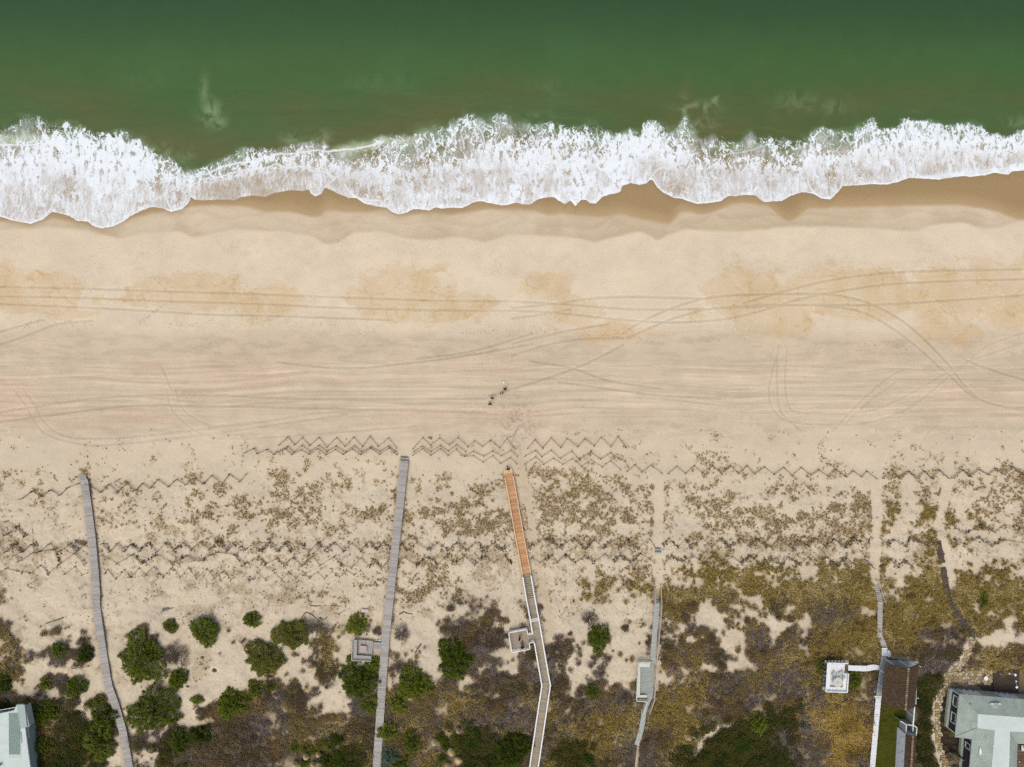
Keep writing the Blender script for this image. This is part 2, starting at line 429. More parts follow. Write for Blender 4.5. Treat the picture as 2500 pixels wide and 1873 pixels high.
def keepout(X, Y, extra=0.0):
    """True where no plant stands"""
    k = np.zeros(X.shape, bool)
    for w, r in ((W1, 10.5), (W2, 10.5), (W3A, 12), (W3B, 12), (W4A, 9), (W4B, 7), (W4C, 5), (W5A, 7), (W5B, 8), (W6, 7), (STONEPATH, 8), ([(1604, 1428), (1603, 1474)], 9), ([(2137, 1420), (2149, 1471)], 8)):
        k |= poly_dist(X, Y, w, 30) < r + extra
    for p in BUILT: k |= in_poly(X, Y, p)
    for wx_, wy_ in ((748, 1848), (777, 1843), (720, 1866), (764, 1868), (1060, 1814), (1119, 1785), (1102, 1838), (1119, 1857), (1094, 1871)):
        k |= np.hypot(X - wx_, Y - wy_) < 21
    return k

# plant cover (0-9) and kind of plants on a 50-unit lattice, rows from 1100 down to 1900
COVER = [
 "000000000000000000000000000011101112111111111111111",
 "112123221221123211112210023332211222211111121112222",
 "112113322232223332123344430566555143334434341441444",
 "221103432234543332244566651566665154445545551672655",
 "211102222223321122122133331233333134425555540450434",
 "333312222222333332332333331443433034334433330530422",
 "221102222222222222233333202333454156765456651453775",
 "222111111222123342444442212222247898877889876986598",
 "662211111111111211211148826321023543324488889999799",
 "883641132111221251321268926322265676577699999999513",
 "864841333111111371142348847533355466678899999999999",
 "742521112111124330321367857743334678899999999999999",
 "773531111234777713576878988876889999999999999999999",
 "999872333579999999999999999999999999999999999999999",
 "999995637999999999999999999999999999999999999999999",
 "999996325999999999999999999999999999999999999999999",
 "999996325999999999999999999999999999999999999999999"]
KIND = [
 "ttttttttttttttttttttttttttttttttttttttttttttttttttt",
 "ttttttttttttttttttttttttttttttttttttttttttttttttttt",
 "tttttttttttttttttttmmmmmmmmmmmmmmmtttmmmmmmmmmmmmmm",
 "wtttttmmmtmmmmmmmmmmmmmmmmmmmmmmmmmmmmmmmmmmoommmmm",
 "wwwwwwmwwwmmmmtwwmwmmmmmmmmmmmmmmmmmmmmmmmmoomoomww",
 "wwwwwwwwwwwwwwwwwwwwwwwwwwwwwwwwwwwwwwwwwwwwwwwwwww",
 "wwwwwwwwwwwwwwwwwwwmmmmwwwwwmmmmmmoooooooooooooooow",
 "wwwwwwwwwwwwwwwmmmmmmmmwwwmmmoooooooooooooooooooooo",
 "bbwwwwwwwwwwwwwwwwwwwwbbbbbwwwbbbobbbobobbooooooooo",
 "obwbbwwbbwwwbbwbowbbwbbbbbbbbbbbbbbbobbboooooobbobb",
 "owbbbwbbbwwbbbbbowbbbbbbbbbbbbbbbbobbbooooooobbboob",
 "bobbbwwwbwwbbbobbwbbbbbbbbbbbbboobobbobbooobobbbooo",
 "bbbbbwwbbbbbobbbbbbobboobbobbbbbooobbbbbbobbbbboooo",
 "odobdwbbbbbbbbbbobbbobobbbboboooooobbbdbyyybobbobbb",
 "ddobdbbbbbbbbbbobobbobbdbobbooobboodddbbbyybbobbobb",
 "dooddbbbdbbbbbbobdobbobddbbodobbbodddddbbybbobobbob",
 "dooddbbbdbbbbbbobdobbobddbbodobbbodddddbbybbobobbob"]
_cov = np.array([[int(c) for c in r.ljust(51, r[-1])[:51]] for r in COVER], float)
def lattice(A, X, Y):
    gx = np.clip(X / 50, 0, 49.999); gy = np.clip((Y - 1100) / 50, 0, len(A) - 1.001)
    ix = gx.astype(int); iy = gy.astype(int); tx = gx - ix; ty = gy - iy
    return (A[iy, ix] * (1 - tx) + A[iy, ix + 1] * tx) * (1 - ty) + (A[iy + 1, ix] * (1 - tx) + A[iy + 1, ix + 1] * tx) * ty
def _covn(X, Y, up_):
    a = fbm(X / 42, Y / 34, 11, 3); b = fbm(X / 17, Y / 14, 12, 3); e = fbm(X / 5, Y / 5, 13, 2)
    return a * (.50 - .18 * up_) + b * (.32 + .08 * up_) + e * (.18 + .10 * up_)
_sx, _sy = rng.uniform(0, 2500, 40000), rng.uniform(1100, 1873, 40000)
_q = (np.sort(_covn(_sx, _sy, 1 - sstep(1400, 1480, _sy)))[::400], np.linspace(0, 1, 100))
def cover(X, Y):
    """> 0 where plants stand: the lattice cover against patchy noise"""
    c = lattice(_cov, X, Y) / 9.0
    c = np.where(Y < 1100, c * sstep(1040, 1100, Y) * .7, c)
    up_ = 1 - sstep(1400, 1480, Y)
    n = _covn(X, Y, up_)
    n = np.interp(n, _q[0], _q[1])
    c = c * (1 + .22 * up_)
    d = np.minimum(c, .98) - n
    for pts, r in SANDPATHS:
        q = poly_dist(X, Y, pts, 40)
        d = np.where(q < r, d - 1.1 * (1 - sstep(r * 0.75, r * 1.15, q)), d)
    return d

# ================================================================== THE SETTING
def grid_mesh(name, xs, ys, zfun, m, attrs=None, dz=0.0):
    """sheet over map rows ys and columns xs; attrs(X, Y) -> dict of float or colour arrays"""
    X, Y = np.meshgrid(xs, ys)
    Z = zfun(X, Y) + dz
    k = (CAM_H - Z) / CAM_H
    V = np.stack([(X - 1250) * S * k, (936.5 - Y) * S * k, Z], -1).reshape(-1, 3).astype(np.float32)
    nr, nc = X.shape
    i = (np.arange(nr - 1)[:, None] * nc + np.arange(nc - 1)[None, :]).reshape(-1)
    F = np.stack([i, i + nc, i + nc + 1, i + 1], -1).astype(np.int32)
    me = bpy.data.meshes.new(name)
    me.vertices.add(len(V)); me.vertices.foreach_set('co', V.reshape(-1))
    me.loops.add(F.size); me.loops.foreach_set('vertex_index', F.reshape(-1))
    me.polygons.add(len(F)); me.polygons.foreach_set('loop_start', np.arange(0, F.size, 4, dtype=np.int32))
    me.polygons.foreach_set('use_smooth', np.ones(len(F), bool))
    me.update()
    for an, A in (attrs(X, Y) if attrs else {}).items():
        if A.ndim == 3:
            a = me.attributes.new(an, 'FLOAT_COLOR', 'POINT')
            c = np.ones((nr, nc, 4), np.float32); c[..., :3] = A
            a.data.foreach_set('color', c.reshape(-1))
        else:
            a = me.attributes.new(an, 'FLOAT', 'POINT'); a.data.foreach_set('value', A.astype(np.float32).reshape(-1))
    me.materials.append(m)
    o = bpy.data.objects.new(name, me); COL.objects.link(o); o['kind'] = 'structure'
    return o

def C3(*c): return np.array(c, float)
def lerp3(A, B, t):
    return A + (B - A) * t[..., None]

STAINS = [  # damp stains high on the beach: centre x, centre y, half width, half height
 (60, 722, 170, 66), (430, 706, 155, 62), (650, 738, 110, 42), (985, 712, 130, 68), (1130, 752, 90, 40), (1330, 700, 75, 50), (1395, 755, 75, 52), (1500, 812, 120, 26),
 (1810, 715, 130, 84), (1900, 790, 120, 42), (2010, 700, 110, 74), (2150, 712, 100, 82), (2290, 740, 95, 88), (2430, 720, 110, 92), (2560, 700, 90, 90), (2340, 810, 90, 30)]
def ground_attrs(X, Y):
    n1 = fbm(X / 90, Y / 60, 21, 4); n2 = fbm(X / 22, Y / 16, 22, 4); n3 = fbm(X / 6, Y / 5, 23, 3)
    Yw = Y + 30 * (fbm(X / 260, Y / 140, 28, 2) - .5)
    hx = fbm(X / 130, Yw / 5, 24, 4)             # wind- and wheel-drawn streaks along the beach
    dry = C3(214, 199, 171); up = C3(222, 206, 177)
    back = C3(207, 190, 162); dune = C3(213, 199, 172)
    c = lerp3(up[None, None, :] + 0 * X[..., None], back, sstep(785, 830, Y + 30 * (n1 - .5) + 8 * np.sin(X / 90)))
    c = lerp3(c, dry, sstep(1010, 1090, Y + 30 * (n1 - .5)))
    c = lerp3(c, dune, sstep(1130, 1260, Y))
    c = c * (1 + 0.07 * (n1 - .5) + 0.06 * (n2 - .5))[..., None]
    # pinkish patches of the backshore
    pk = sstep(.5, .7, fbm(X / 260, Y / 60, 25, 3)) * sstep(820, 880, Y) * (1 - sstep(1050, 1130, Y))
    c = lerp3(c, c * C3(1.0, .98, .985), pk)
    # streaky, driven-over zone
    zone = sstep(860, 900, Y) * (1 - sstep(1000, 1050, Y))
    hx2 = fbm(X / 230 + 3, Yw / 2.8 + 6 * vnoise(X / 170, Y / 60, 30), 27, 3)
    c = c * (1 + zone * (0.17 * (hx - .5) + .15 * (hx2 - .5)))[..., None]
    zone2 = sstep(800, 830, Y) * (1 - zone) * (1 - sstep(1050, 1100, Y))
    c = c * (1 - zone2 * 0.045 * sstep(.5, .62, fbm(X / 40, Y / 9, 26, 4)))[..., None]
    # orange-brown damp stains with a darker rim
    st = np.zeros(X.shape); wob = 0.75 * (fbm(X / 60 + 1.5 * n1, Y / 40 + 1.5 * n2, 31, 5) - .5) * 2 + .12 * (n2 - .5) * 2
    for cx, cy, rx, ry in STAINS:
        d = 1 - np.hypot((X - cx) / rx, (Y - cy) / ry) + wob
        st = np.maximum(st, np.clip(d, 0, 1))
    body = sstep(0.0, .25, st) * (0.42 + 0.5 * sstep(.3, .8, fbm(X / 38, Y / 60, 32, 3)))
    rimf = np.abs(fbm(X / 55, Y / 30, 33, 4) - .5)
    rim = sstep(0.0, .16, st) * (1 - sstep(0.004, .030, rimf)) * .8 + sstep(0, .03, st) * (1 - sstep(.04, .14, st)) * .5
    c = lerp3(c, C3(203, 173, 124), np.clip(body * .55 + rim * .5, 0, .9))
    # damp lobes left by the last high swash
    D = f_damp(X); Wt = f_wet(X)
    edge = np.zeros(X.shape)
    for k, (a, per, amp, s) in enumerate([(1.0, 1, 0, 1.0), (.66, 61, 11, .7), (.36, 83, 13, .8), (.12, 97, 9, .6)]):
        yk = Wt + (D - Wt) * a + (0 if amp == 0 else -amp * (1 - 2 * np.abs(np.sin(X / per + 2 * vnoise(X / 120, X * 0 + k, 41)))))
        q = yk + 5 * (n2 - .5) - Y
        edge = np.maximum(edge, s * (.45 + .55 * n1) * sstep(-2.5, 3.0, q) * np.exp(-np.clip(q, 0, 99) / 22))
    zone_d = sstep(-6, 9, D + 8 * (n2 - .5) - Y)
    dampv = zone_d * (0.04 + .24 * sstep(.40, .65, n1)) + .62 * edge * zone_d
    c = lerp3(c, C3(180, 160, 126), np.clip(dampv, 0, .85))
    # wet sand, glossy
    q = Wt + 6 * (n2 - .5) - Y
    wet = sstep(-4, 7, q)
    ftw = sstep(1450, 1950, X) * .35 + .35
    wc = lerp3(C3(186, 160, 118) + 0 * X[..., None], C3(160, 134, 92), sstep(0, 42, q) * .8 + .1)
    c = lerp3(c, wc, wet * .95)
    c = lerp3(c, C3(148, 125, 90), sstep(5, 60, f_shore(X) + 30 - Y) * 1.0)
    # wheel tracks: pressed sand with pushed-up rims
    tr = np.zeros(X.shape)
    for it_, t in enumerate(TRACKS):
        d = poly_dist(X, Y, t, 12)
        tr = np.maximum(tr, (.5 if it_ in (7, 8, 9, 14, 15, 27, 28, 29, 30, 31) else .85) * (1 - sstep(1.6, 4.6, d)) * (.55 + .45 * vnoise(X / 60, Y / 60, 29)))
        c = c * (1 + .035 * (sstep(3, 4.2, d) * (1 - sstep(4.2, 7, d))))[..., None]
    c = c * (1 - .115 * tr * (.6 + .8 * n3))[..., None]
    # dry sand, footprint hollows shaded into the colour, litter between the plants
    dz = sstep(1130, 1230, Y)
    ft = sstep(.56, .70, fbm(X / 3.3, Y / 3.0, 51, 2)) * dz
    c = c * (1 - .09 * ft * (.3 + n1))[..., None]
    fp = sstep(.66, .74, vnoise(X / 4.0, Y / 4.0, 52)) * sstep(.52, .6, fbm(X / 120, Y / 50, 53, 2)) * (1 - dz) * sstep(560, 600, Y)
    c = c * (1 - .03 * fp)[..., None]
    # trodden sand beside the walkways
    for w in (W1, W2, W3A, W3B):
        d = poly_dist(X, Y, w, 30)
        c = lerp3(c, C3(188, 168, 138), (1 - sstep(11, 19, d)) * (.25 + .5 * n2))
    d = poly_dist(X, Y, SANDPATHS[4][0], 30)
    c = lerp3(c, C3(200, 180, 148), (1 - sstep(1, 20, d)) * .6)
    for pts_, r_ in SANDPATHS[1:4] + [SANDPATHS[0]]:
        d = poly_dist(X, Y, pts_, 30); c = lerp3(c, C3(213, 198, 171) * (1 + .04 * (n3 - .5))[..., None], (1 - sstep(r_ * .7, r_ * 1.1, d)) * .8)
    # mottled trampled area around the people and the walkway's foot
    a = np.exp(-(((X - 1262) / 50) ** 2 + ((Y - 1040) / 75) ** 2))
    c = c * (1 - .13 * a * sstep(.48, .62, fbm(X / 5, Y / 5, 54, 3)))[..., None]
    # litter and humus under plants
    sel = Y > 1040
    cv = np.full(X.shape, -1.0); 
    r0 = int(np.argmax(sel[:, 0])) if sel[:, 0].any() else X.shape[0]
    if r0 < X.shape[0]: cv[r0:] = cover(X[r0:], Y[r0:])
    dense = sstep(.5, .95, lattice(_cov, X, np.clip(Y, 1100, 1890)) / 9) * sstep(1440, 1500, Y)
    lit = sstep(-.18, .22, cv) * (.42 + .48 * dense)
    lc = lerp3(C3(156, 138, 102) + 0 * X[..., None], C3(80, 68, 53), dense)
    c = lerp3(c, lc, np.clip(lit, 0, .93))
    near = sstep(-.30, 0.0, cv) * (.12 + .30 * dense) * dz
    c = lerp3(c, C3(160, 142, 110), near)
    # beds and lawn edge
    m = in_poly(X, Y, MULCH)
    c = np.where(m[..., None], C3(52, 46, 42) * (.85 + .4 * n3)[..., None], c)
    m = in_poly(X, Y, LAWN)
    c = np.where(m[..., None], C3(66, 76, 20) * (.9 + .25 * n3)[..., None], c)
    c = np.clip(c, 0, 250)
    col = lin(c) / KALB
    return {'Col': col.astype(np.float32), 'wet': (wet + .3 * np.clip(dampv, 0, 1)).astype(np.float32), 'dune': (dz).astype(np.float32)}

def ground_z(X, Y):
    z = gz(X, Y)
    ok = (np.abs(X) < 4000) & (np.abs(Y) < 4000)
    t = np.zeros(X.shape)
    for tr in TRACKS: t = np.maximum(t, 1 - sstep(1.5, 4, poly_dist(X, Y, tr, 8)))
    bump = .05 * (fbm(X / 5, Y / 5, 61, 3) - .5) * (0.12 + sstep(1100, 1200, Y) * .38)
    return z + np.where(ok, bump - .03 * t, 0)

n = NT('beach_sand', 0.95, 0.2)
p = n.pos()
a = n.attr('Col').outputs['Color']; w = n.attr('wet').outputs['Fac']; du = n.attr('dune').outputs['Fac']
g1 = n.noise(p, 7.0, 3, 0.7); g2 = n.noise(n.vmath('MULTIPLY', p, (1.2, 5.0, 1.0)), 1.6, 4, 0.65)
f = n.math('MULTIPLY_ADD', g1, 0.30, 0.85)
f = n.math('MULTIPLY', f, n.math('MULTIPLY_ADD', g2, 0.12, 0.94))
# scattered dark grains of wrack, shell and twig
spk = n.vor(p, 2.3, 'F1')
dens = n.noise(p, 0.35, 3, 0.6)
sp = n.math('MULTIPLY', n.mapr(spk, 0.07, 0.13, 1, 0), n.mapr(dens, .5, .68))
f = n.math('MULTIPLY', f, n.math('MULTIPLY_ADD', sp, -0.32, 1.0))
sp2 = n.math('MULTIPLY', n.mapr(n.vor(n.vmath('ADD', p, (3, 8, 0)), 4.5, 'F1'), 0.10, 0.20, 1, 0), du)
f = n.math('MULTIPLY', f, n.math('MULTIPLY_ADD', n.math('MULTIPLY', sp2, n.mapr(n.noise(p, .8, 2), .4, .6)), -0.35, 1.0))
n.color(n.scale_c(a, f))
n._in(n.b.inputs['Roughness'], n.mapr(w, 0, 1, .95, .42, False))
n.bump(g1, .35, .04)
M_SAND = n.m

xs = np.concatenate([[-30000, -9000, -3000, -1200, -600, -300, -160], np.arange(-90, 2595, 2.5), [2660, 2800, 3200, 4000, 6500, 12000, 30000]])
ys = np.concatenate([[-30000, -9000, -3000, -900, -200, 100, 250, 330, 370], np.arange(390, 1440, 2.5), np.arange(1440, 1950, 3.2), [1990, 2060, 2200, 2500, 3200, 5000, 12000, 30000]])
ground = grid_mesh('sand_ground', xs, ys, ground_z, M_SAND, ground_attrs)

# ------------------------------------------------------------------ the sea
FX = [0, 90, 180, 300, 420, 470, 540, 640, 760, 880, 1000, 1130, 1250, 1400, 1530, 1600, 1700, 1760, 1850, 1980, 2060, 2150, 2250, 2400, 2520]
FT = [0.0, .12, .25, .40, .55, .70, .85, 1.0]
# foam cover, one row per FT step from the seaward fringe to the shore
FD = np.array([
 [.10, .16, .55, .70, .45, .25, .22, .28, .16, .12, .32, .28, .30, .55, .60, .50, .20, .16, .20, .30, .26, .62, .66, .60, .60],
 [.22, .28, .86, .88, .60, .38, .36, .52, .34, .20, .40, .36, .40, .62, .72, .66, .26, .24, .30, .46, .32, .76, .78, .70, .76],
 [.55, .70, .92, .93, .78, .45, .46, .62, .42, .34, .44, .38, .58, .74, .82, .78, .36, .32, .40, .58, .36, .74, .80, .70, .76],
 [.90, .88, .92, .93, .86, .55, .50, .52, .48, .56, .50, .50, .74, .84, .86, .82, .52, .50, .58, .66, .46, .88, .86, .72, .72],
 [.88, .88, .88, .92, .86, .62, .46, .44, .52, .66, .62, .66, .82, .86, .88, .84, .70, .68, .66, .66, .54, .90, .84, .70, .66],
 [.80, .76, .76, .86, .76, .62, .40, .40, .56, .62, .68, .76, .84, .88, .86, .74, .66, .66, .64, .66, .58, .84, .82, .72, .62],
 [.74, .66, .70, .80, .70, .60, .30, .34, .46, .60, .72, .82, .84, .90, .88, .68, .62, .62, .62, .66, .62, .74, .80, .86, .90],
 [.80, .72, .74, .82, .76, .70, .20, .30, .40, .72, .80, .90, .90, .94, .92, .76, .72, .72, .72, .74, .74, .84, .86, .95, .97]])
# milky smear of drained foam
FS = np.array([
 [.05, .05, .10, .10, .05, .05, .02, .02, .05, .06, .10, .10, .10, .15, .15, .10, .06, .05, .05, .08, .05, .15, .15, .15, .15],
 [.10, .10, .15, .20, .10, .08, .08, .06, .08, .10, .12, .12, .15, .20, .20, .15, .08, .06, .08, .12, .08, .20, .20, .20, .20],
 [.20, .25, .25, .30, .20, .10, .15, .10, .15, .12, .14, .14, .20, .25, .25, .25, .10, .08, .10, .16, .10, .25, .30, .25, .25],
 [.35, .35, .35, .40, .35, .15, .25, .20, .25, .20, .16, .18, .25, .30, .30, .35, .18, .16, .20, .25, .16, .45, .35, .28, .25],
 [.50, .45, .48, .50, .50, .35, .40, .40, .35, .35, .25, .30, .30, .35, .35, .50, .45, .45, .38, .38, .28, .60, .45, .32, .30],
 [.65, .55, .55, .62, .58, .45, .50, .52, .45, .48, .40, .45, .40, .45, .45, .62, .60, .60, .52, .48, .40, .65, .52, .38, .35],
 [.68, .58, .58, .68, .60, .50, .55, .58, .48, .55, .60, .60, .50, .55, .55, .62, .64, .66, .62, .56, .48, .62, .60, .55, .50],
 [.60, .50, .50, .60, .55, .50, .30, .35, .40, .55, .62, .65, .60, .60, .60, .60, .62, .62, .62, .58, .50, .55, .60, .70, .70]])
def table(A, X, T):
    gx = np.interp(X, FX, np.arange(len(FX))); gt = np.interp(T, FT, np.arange(len(FT)))
    ix = np.clip(gx.astype(int), 0, len(FX) - 2); it = np.clip(gt.astype(int), 0, len(FT) - 2)
    tx = gx - ix; tt = gt - it
    return (A[it, ix] * (1 - tx) + A[it, ix + 1] * tx) * (1 - tt) + (A[it + 1, ix] * (1 - tx) + A[it + 1, ix + 1] * tx) * tt
# bright ropes of foam: wave crest and the fronts of older swashes: points, half width, strength
ROPES = [
 ([(-60, 356), (0, 354), (60, 354), (110, 351), (140, 346)], 2.6, .85), ([(440, 409), (441, 447), (463, 452), (503, 435), (520, 436), (544, 430), (560, 424), (579, 421), (606, 413), (639, 411), (663, 405), (672, 400), (698, 410), (721, 407), (736, 406), (765, 418), (794, 419), (806, 424)], 1.8, 1),
 ([(441, 450), (455, 440), (500, 425), (560, 402), (620, 393), (650, 384), (678, 377), (721, 374), (773, 367), (799, 370), (837, 366), (880, 361), (912, 354), (935, 347)], 2.0, 1),
 ([(799, 424), (822, 432), (837, 424), (832, 415)], 1.6, 1), ([(766, 423), (767, 449), (756, 462)], 1.5, .9), ([(822, 433), (799, 452), (788, 462)], 1.6, 1), ([(799, 452), (820, 462), (843, 470), (869, 482)], 1.5, .8),
 ([(843, 451), (851, 465), (869, 480), (895, 488), (924, 490), (941, 500)], 2.6, 1), ([(698, 411), (697, 430), (689, 448)], 1.0, .8), ([(805, 424), (803, 440), (796, 452)], 1.0, .7),
 ([(961, 442), (964, 452), (976, 458)], 1.3, 1), ([(984, 420), (989, 441), (1005, 467), (1013, 476)], 1.5, 1), ([(1025, 438), (1031, 449), (1046, 462), (1068, 449), (1086, 461)], 1.4, 1),
 ([(1046, 462), (1044, 490), (1034, 505)], 1.0, .8), ([(1100, 457), (1117, 470), (1149, 477), (1158, 463), (1154, 448)], 1.4, 1), ([(1117, 470), (1155, 480), (1180, 492), (1195, 496)], 2.6, .9),
 ([(893, 450), (905, 444), (912, 436)], 1.0, .8),
 ([(202, 400), (215, 420), (223, 438), (226, 470), (227, 525)], 1.4, .9), ([(363, 435), (356, 458), (330, 500), (312, 525)], 1.6, .9), ([(414, 441), (405, 467), (411, 496), (420, 514)], 2.4, 1),
 ([(405, 470), (376, 490), (341, 513), (322, 526)], 1.8, .9), ([(445, 467), (455, 481), (446, 500), (438, 508)], 1.3, 1), ([(440, 409), (437, 432), (441, 447), (447, 468), (460, 468), (468, 482)], 1.6, 1),
 ([(82, 490), (66, 515), (52, 536)], 1.6, .8), ([(139, 481), (126, 505), (112, 522), (106, 535)], 2.2, .9), ([(376, 478), (352, 500), (332, 520)], 1.2, .8),
 ([(1585, 437), (1598, 422), (1612, 410), (1645, 408), (1677, 394)], 2.0, 1), ([(1714, 474), (1726, 452), (1745, 446), (1761, 448), (1775, 459), (1779, 478)], 1.2, .8), ([(1625, 457), (1650, 446), (1668, 436)], 1.0, .7),
 ([(1766, 377), (1790, 374), (1812, 372), (1836, 366), (1876, 354), (1890, 349)], 1.2, .6), ([(1973, 438), (1976, 452), (1984, 467), (2000, 481)], 1.9, 1), ([(2051, 412), (2056, 424), (2058, 435), (2052, 455), (2058, 455)], 1.6, 1),
 ([(1944, 458), (1942, 466), (1936, 476)], 1.0, .7), ([(1160, 300), (1170, 315), (1182, 340), (1180, 362)], 1.8, .8), ([(1035, 330), (1048, 345), (1060, 352)], 1.5, .7), ([(1125, 318), (1130, 340), (1134, 362)], 1.5, .7),
 ([(1845, 476), (1850, 460), (1862, 450)], 1.1, .7), ([(1668, 484), (1690, 470), (1718, 462)], 1.0, .6), ([(2225, 436), (2280, 430), (2340, 425), (2400, 418), (2460, 412), (2520, 408)], 6.0, .8)]
THIN = [(170, 458, 38, 34, .8), (150, 510, 22, 16, .8), (120, 505, 14, 24, .7), (25, 520, 20, 12, .6), (385, 452, 22, 20, .8), (352, 498, 26, 11, .9), (434, 482, 12, 22, .8), (418, 470, 10, 20, .6), (225, 300, 1, 1, 0),
 (520, 462, 34, 20, .6), (600, 448, 40, 18, .4), (700, 442, 34, 18, .5), (655, 402, 20, 6, .7), (715, 395, 24, 6, .6), (812, 447, 18, 12, .8), (893, 468, 24, 18, .9), (860, 452, 22, 10, .7), (968, 449, 9, 9, .9), (1006, 438, 12, 10, .8), (1014, 458, 9, 12, .8),
 (1032, 436, 14, 12, .7), (1080, 450, 12, 12, .8), (1128, 462, 24, 9, .8), (1008, 372, 30, 34, .7), (1130, 360, 26, 34, .6), (1185, 330, 22, 20, .6), (1650, 458, 44, 22, .7), (1300, 430, 12, 22, .5), (1388, 430, 10, 18, .5), (1985, 460, 10, 16, .7), (2035, 432, 16, 30, .8), (2106, 428, 22, 14, .7),
 (1880, 400, 20, 34, .5), (1940, 385, 24, 30, .5), (1800, 410, 24, 20, .4), (2300, 412, 44, 10, .5)]
PLUMES = [(498, 225, 12, 40, .35), (515, 275, 26, 32, .55), (535, 300, 20, 18, .45), (405, 372, 18, 22, .35), (450, 380, 20, 25, .4), (1705, 262, 44, 16, .45), (1745, 240, 10, 30, .5), (1668, 275, 14, 34, .45), (1725, 300, 26, 14, .5),
          (1950, 250, 60, 26, .22), (2040, 262, 44, 22, .25), (710, 340, 26, 16, .4), (785, 336, 28, 18, .4), (1300, 300, 34, 22, .35), (2480, 295, 28, 14, .5), (1345, 215, 60, 20, .12), (930, 200, 90, 26, .10), (80, 345, 60, 20, .5), (350, 190, 60, 24, .1)]
def sea_attrs(X, Y):
    ysh = f_shore(X); yo = f_outer(X)
    T = (Y - yo) / np.maximum(ysh - yo, 8)
    wig = fbm(X / 18, Y / 18, 71, 4) - .5
    T = T + wig * .16 * (1 - sstep(.6, 1, T))
    inside = sstep(-.08, .06, T)
    Dn = table(FD, X, np.clip(T, 0, 1)); Sm = table(FS, X, np.clip(T, 0, 1))
    Dn = Dn * (.70 + .28 * sstep(.25, .55, T))
    Dn = Dn + .50 * (fbm(X / 36, Y / 40, 72, 4) - .5) + .16 * (fbm(X / 9, Y / 22, 73, 3) - .5)
    Dn = np.clip(Dn, 0.02, 1) * inside
    Sm = np.clip(Sm * 1.05 + 1.15 * (fbm(X / 30, Y / 34, 74, 4) - .5), 0, 1) * inside
    thin = np.zeros(X.shape); wx = X + 14 * (fbm(X / 18, Y / 18, 93, 3) - .5); wy = Y + 14 * (fbm(X / 18, Y / 18, 94, 3) - .5)
    for cx, cy, rx, ry, s in THIN:
        thin = np.maximum(thin, s * np.exp(-(((wx - cx) / rx) ** 2 + ((wy - cy) / ry) ** 2) ** 1.5))
    band = sstep(470, 490, X) * (1 - sstep(742, 760, X)) * sstep(.5, .66, T)
    Dn = Dn * (1 - .80 * thin) * (1 - .65 * band); Sm = Sm * (1 - .60 * thin)
    Dn = np.where(np.abs(Dn) > 0, Dn, 0)
    rope = np.zeros(X.shape)
    jx = X + 5 * (fbm(X / 12, Y / 12, 75, 3) - .5); jy = Y + 5 * (fbm(X / 12, Y / 12, 76, 3) - .5)
    for pts, r, s in ROPES:
        d = poly_dist(jx, jy, smooth_pts(pts, 4), 14)
        rope = np.maximum(rope, s * (1 - sstep(r * .45, r * 1.35 + .8, d)))
        if r > 5: rope = np.where(rope > 0, np.minimum(rope, .85), 0)
    lip = ysh - Y + 1.6 * (vnoise(X / 9, Y / 9, 77) - .5)
    lipw = 2.4 + 5 * sstep(.35, .75, vnoise(X / 40, X * 0, 78))
    lipk = 1 - .85 * sstep(470, 490, X) * (1 - sstep(745, 760, X)) - .5 * sstep(782, 795, X) * (1 - sstep(850, 870, X))
    rope = np.maximum(rope, (1 - sstep(lipw * .3, lipw, lip)) * lipk)
    # water colour by depth: green offshore, olive over the bar, thin over sand in the swash
    deep = C3(50, 80, 48); mid = C3(70, 100, 52); oliv = C3(92, 98, 55); swash = C3(168, 147, 113)
    yy = Y + 26 * (fbm(X / 240, Y / 70, 79, 3) - .5)
    yref = Y - (yo - 320) * .7
    c = lerp3(deep + 0 * X[..., None], mid, sstep(-30, 190, yy))
    c = lerp3(c, oliv, sstep(150, 315, yref + 24 * (fbm(X / 110, Y / 40, 80, 3) - .5)) * (.6 + .4 * sstep(.35, .6, fbm(X / 170, Y / 60, 81, 2))))
    c = lerp3(c, C3(66, 106, 62), .30 * sstep(.5, .72, fbm(X / 200, Y / 70, 82, 3)) * sstep(-20, 150, Y))
    vg = sstep(700, 1500, np.abs(X - 1250)) * .16
    c = lerp3(c, C3(140, 128, 88), sstep(-.02, .2, T) * .8)
    c = lerp3(c, swash, sstep(.15, .62, T))
    gsh = (1 - sstep(.05, .3, np.abs(T - .1))) * sstep(.45, .62, fbm(X / 60, Y / 20, 83, 2))
    c = lerp3(c, C3(118, 150, 108), gsh * .55)
    cr = np.where((X > 640) & (X < 1300), 1 - sstep(3, 20, np.abs(Y - f_outer(X) - 8)), 0) * sstep(790, 840, X) * (1 - sstep(980, 1100, X))
    cr = np.maximum(cr, (1 - sstep(4, 22, np.abs(Y - 343))) * (1 - sstep(110, 190, X)))
    c = lerp3(c, C3(178, 192, 150), cr * .75)
    pl = np.zeros(X.shape); pn = fbm(X / 16 + 2 * vnoise(X / 30, Y / 30, 84), Y / 16 + 2 * vnoise(X / 30, Y / 30, 85), 86, 5)
    for cx, cy, rx, ry, s in PLUMES:
        pl = np.maximum(pl, s * np.exp(-(((X - cx) / rx) ** 2 + ((Y - cy) / ry) ** 2)))
    pl = pl * sstep(.28, .66, pn) * 1.25
    c = lerp3(c, C3(148, 166, 128), np.clip(pl, 0, .7))
    c = c * (1 + .05 * (fbm(X / 30, Y / 8, 87, 3) - .5))[..., None]
    return {'Col': (lin(c) / KALB).astype(np.float32), 'dens': Dn, 'smear': Sm, 'rope': rope, 'inner': sstep(.30, .75, T)}

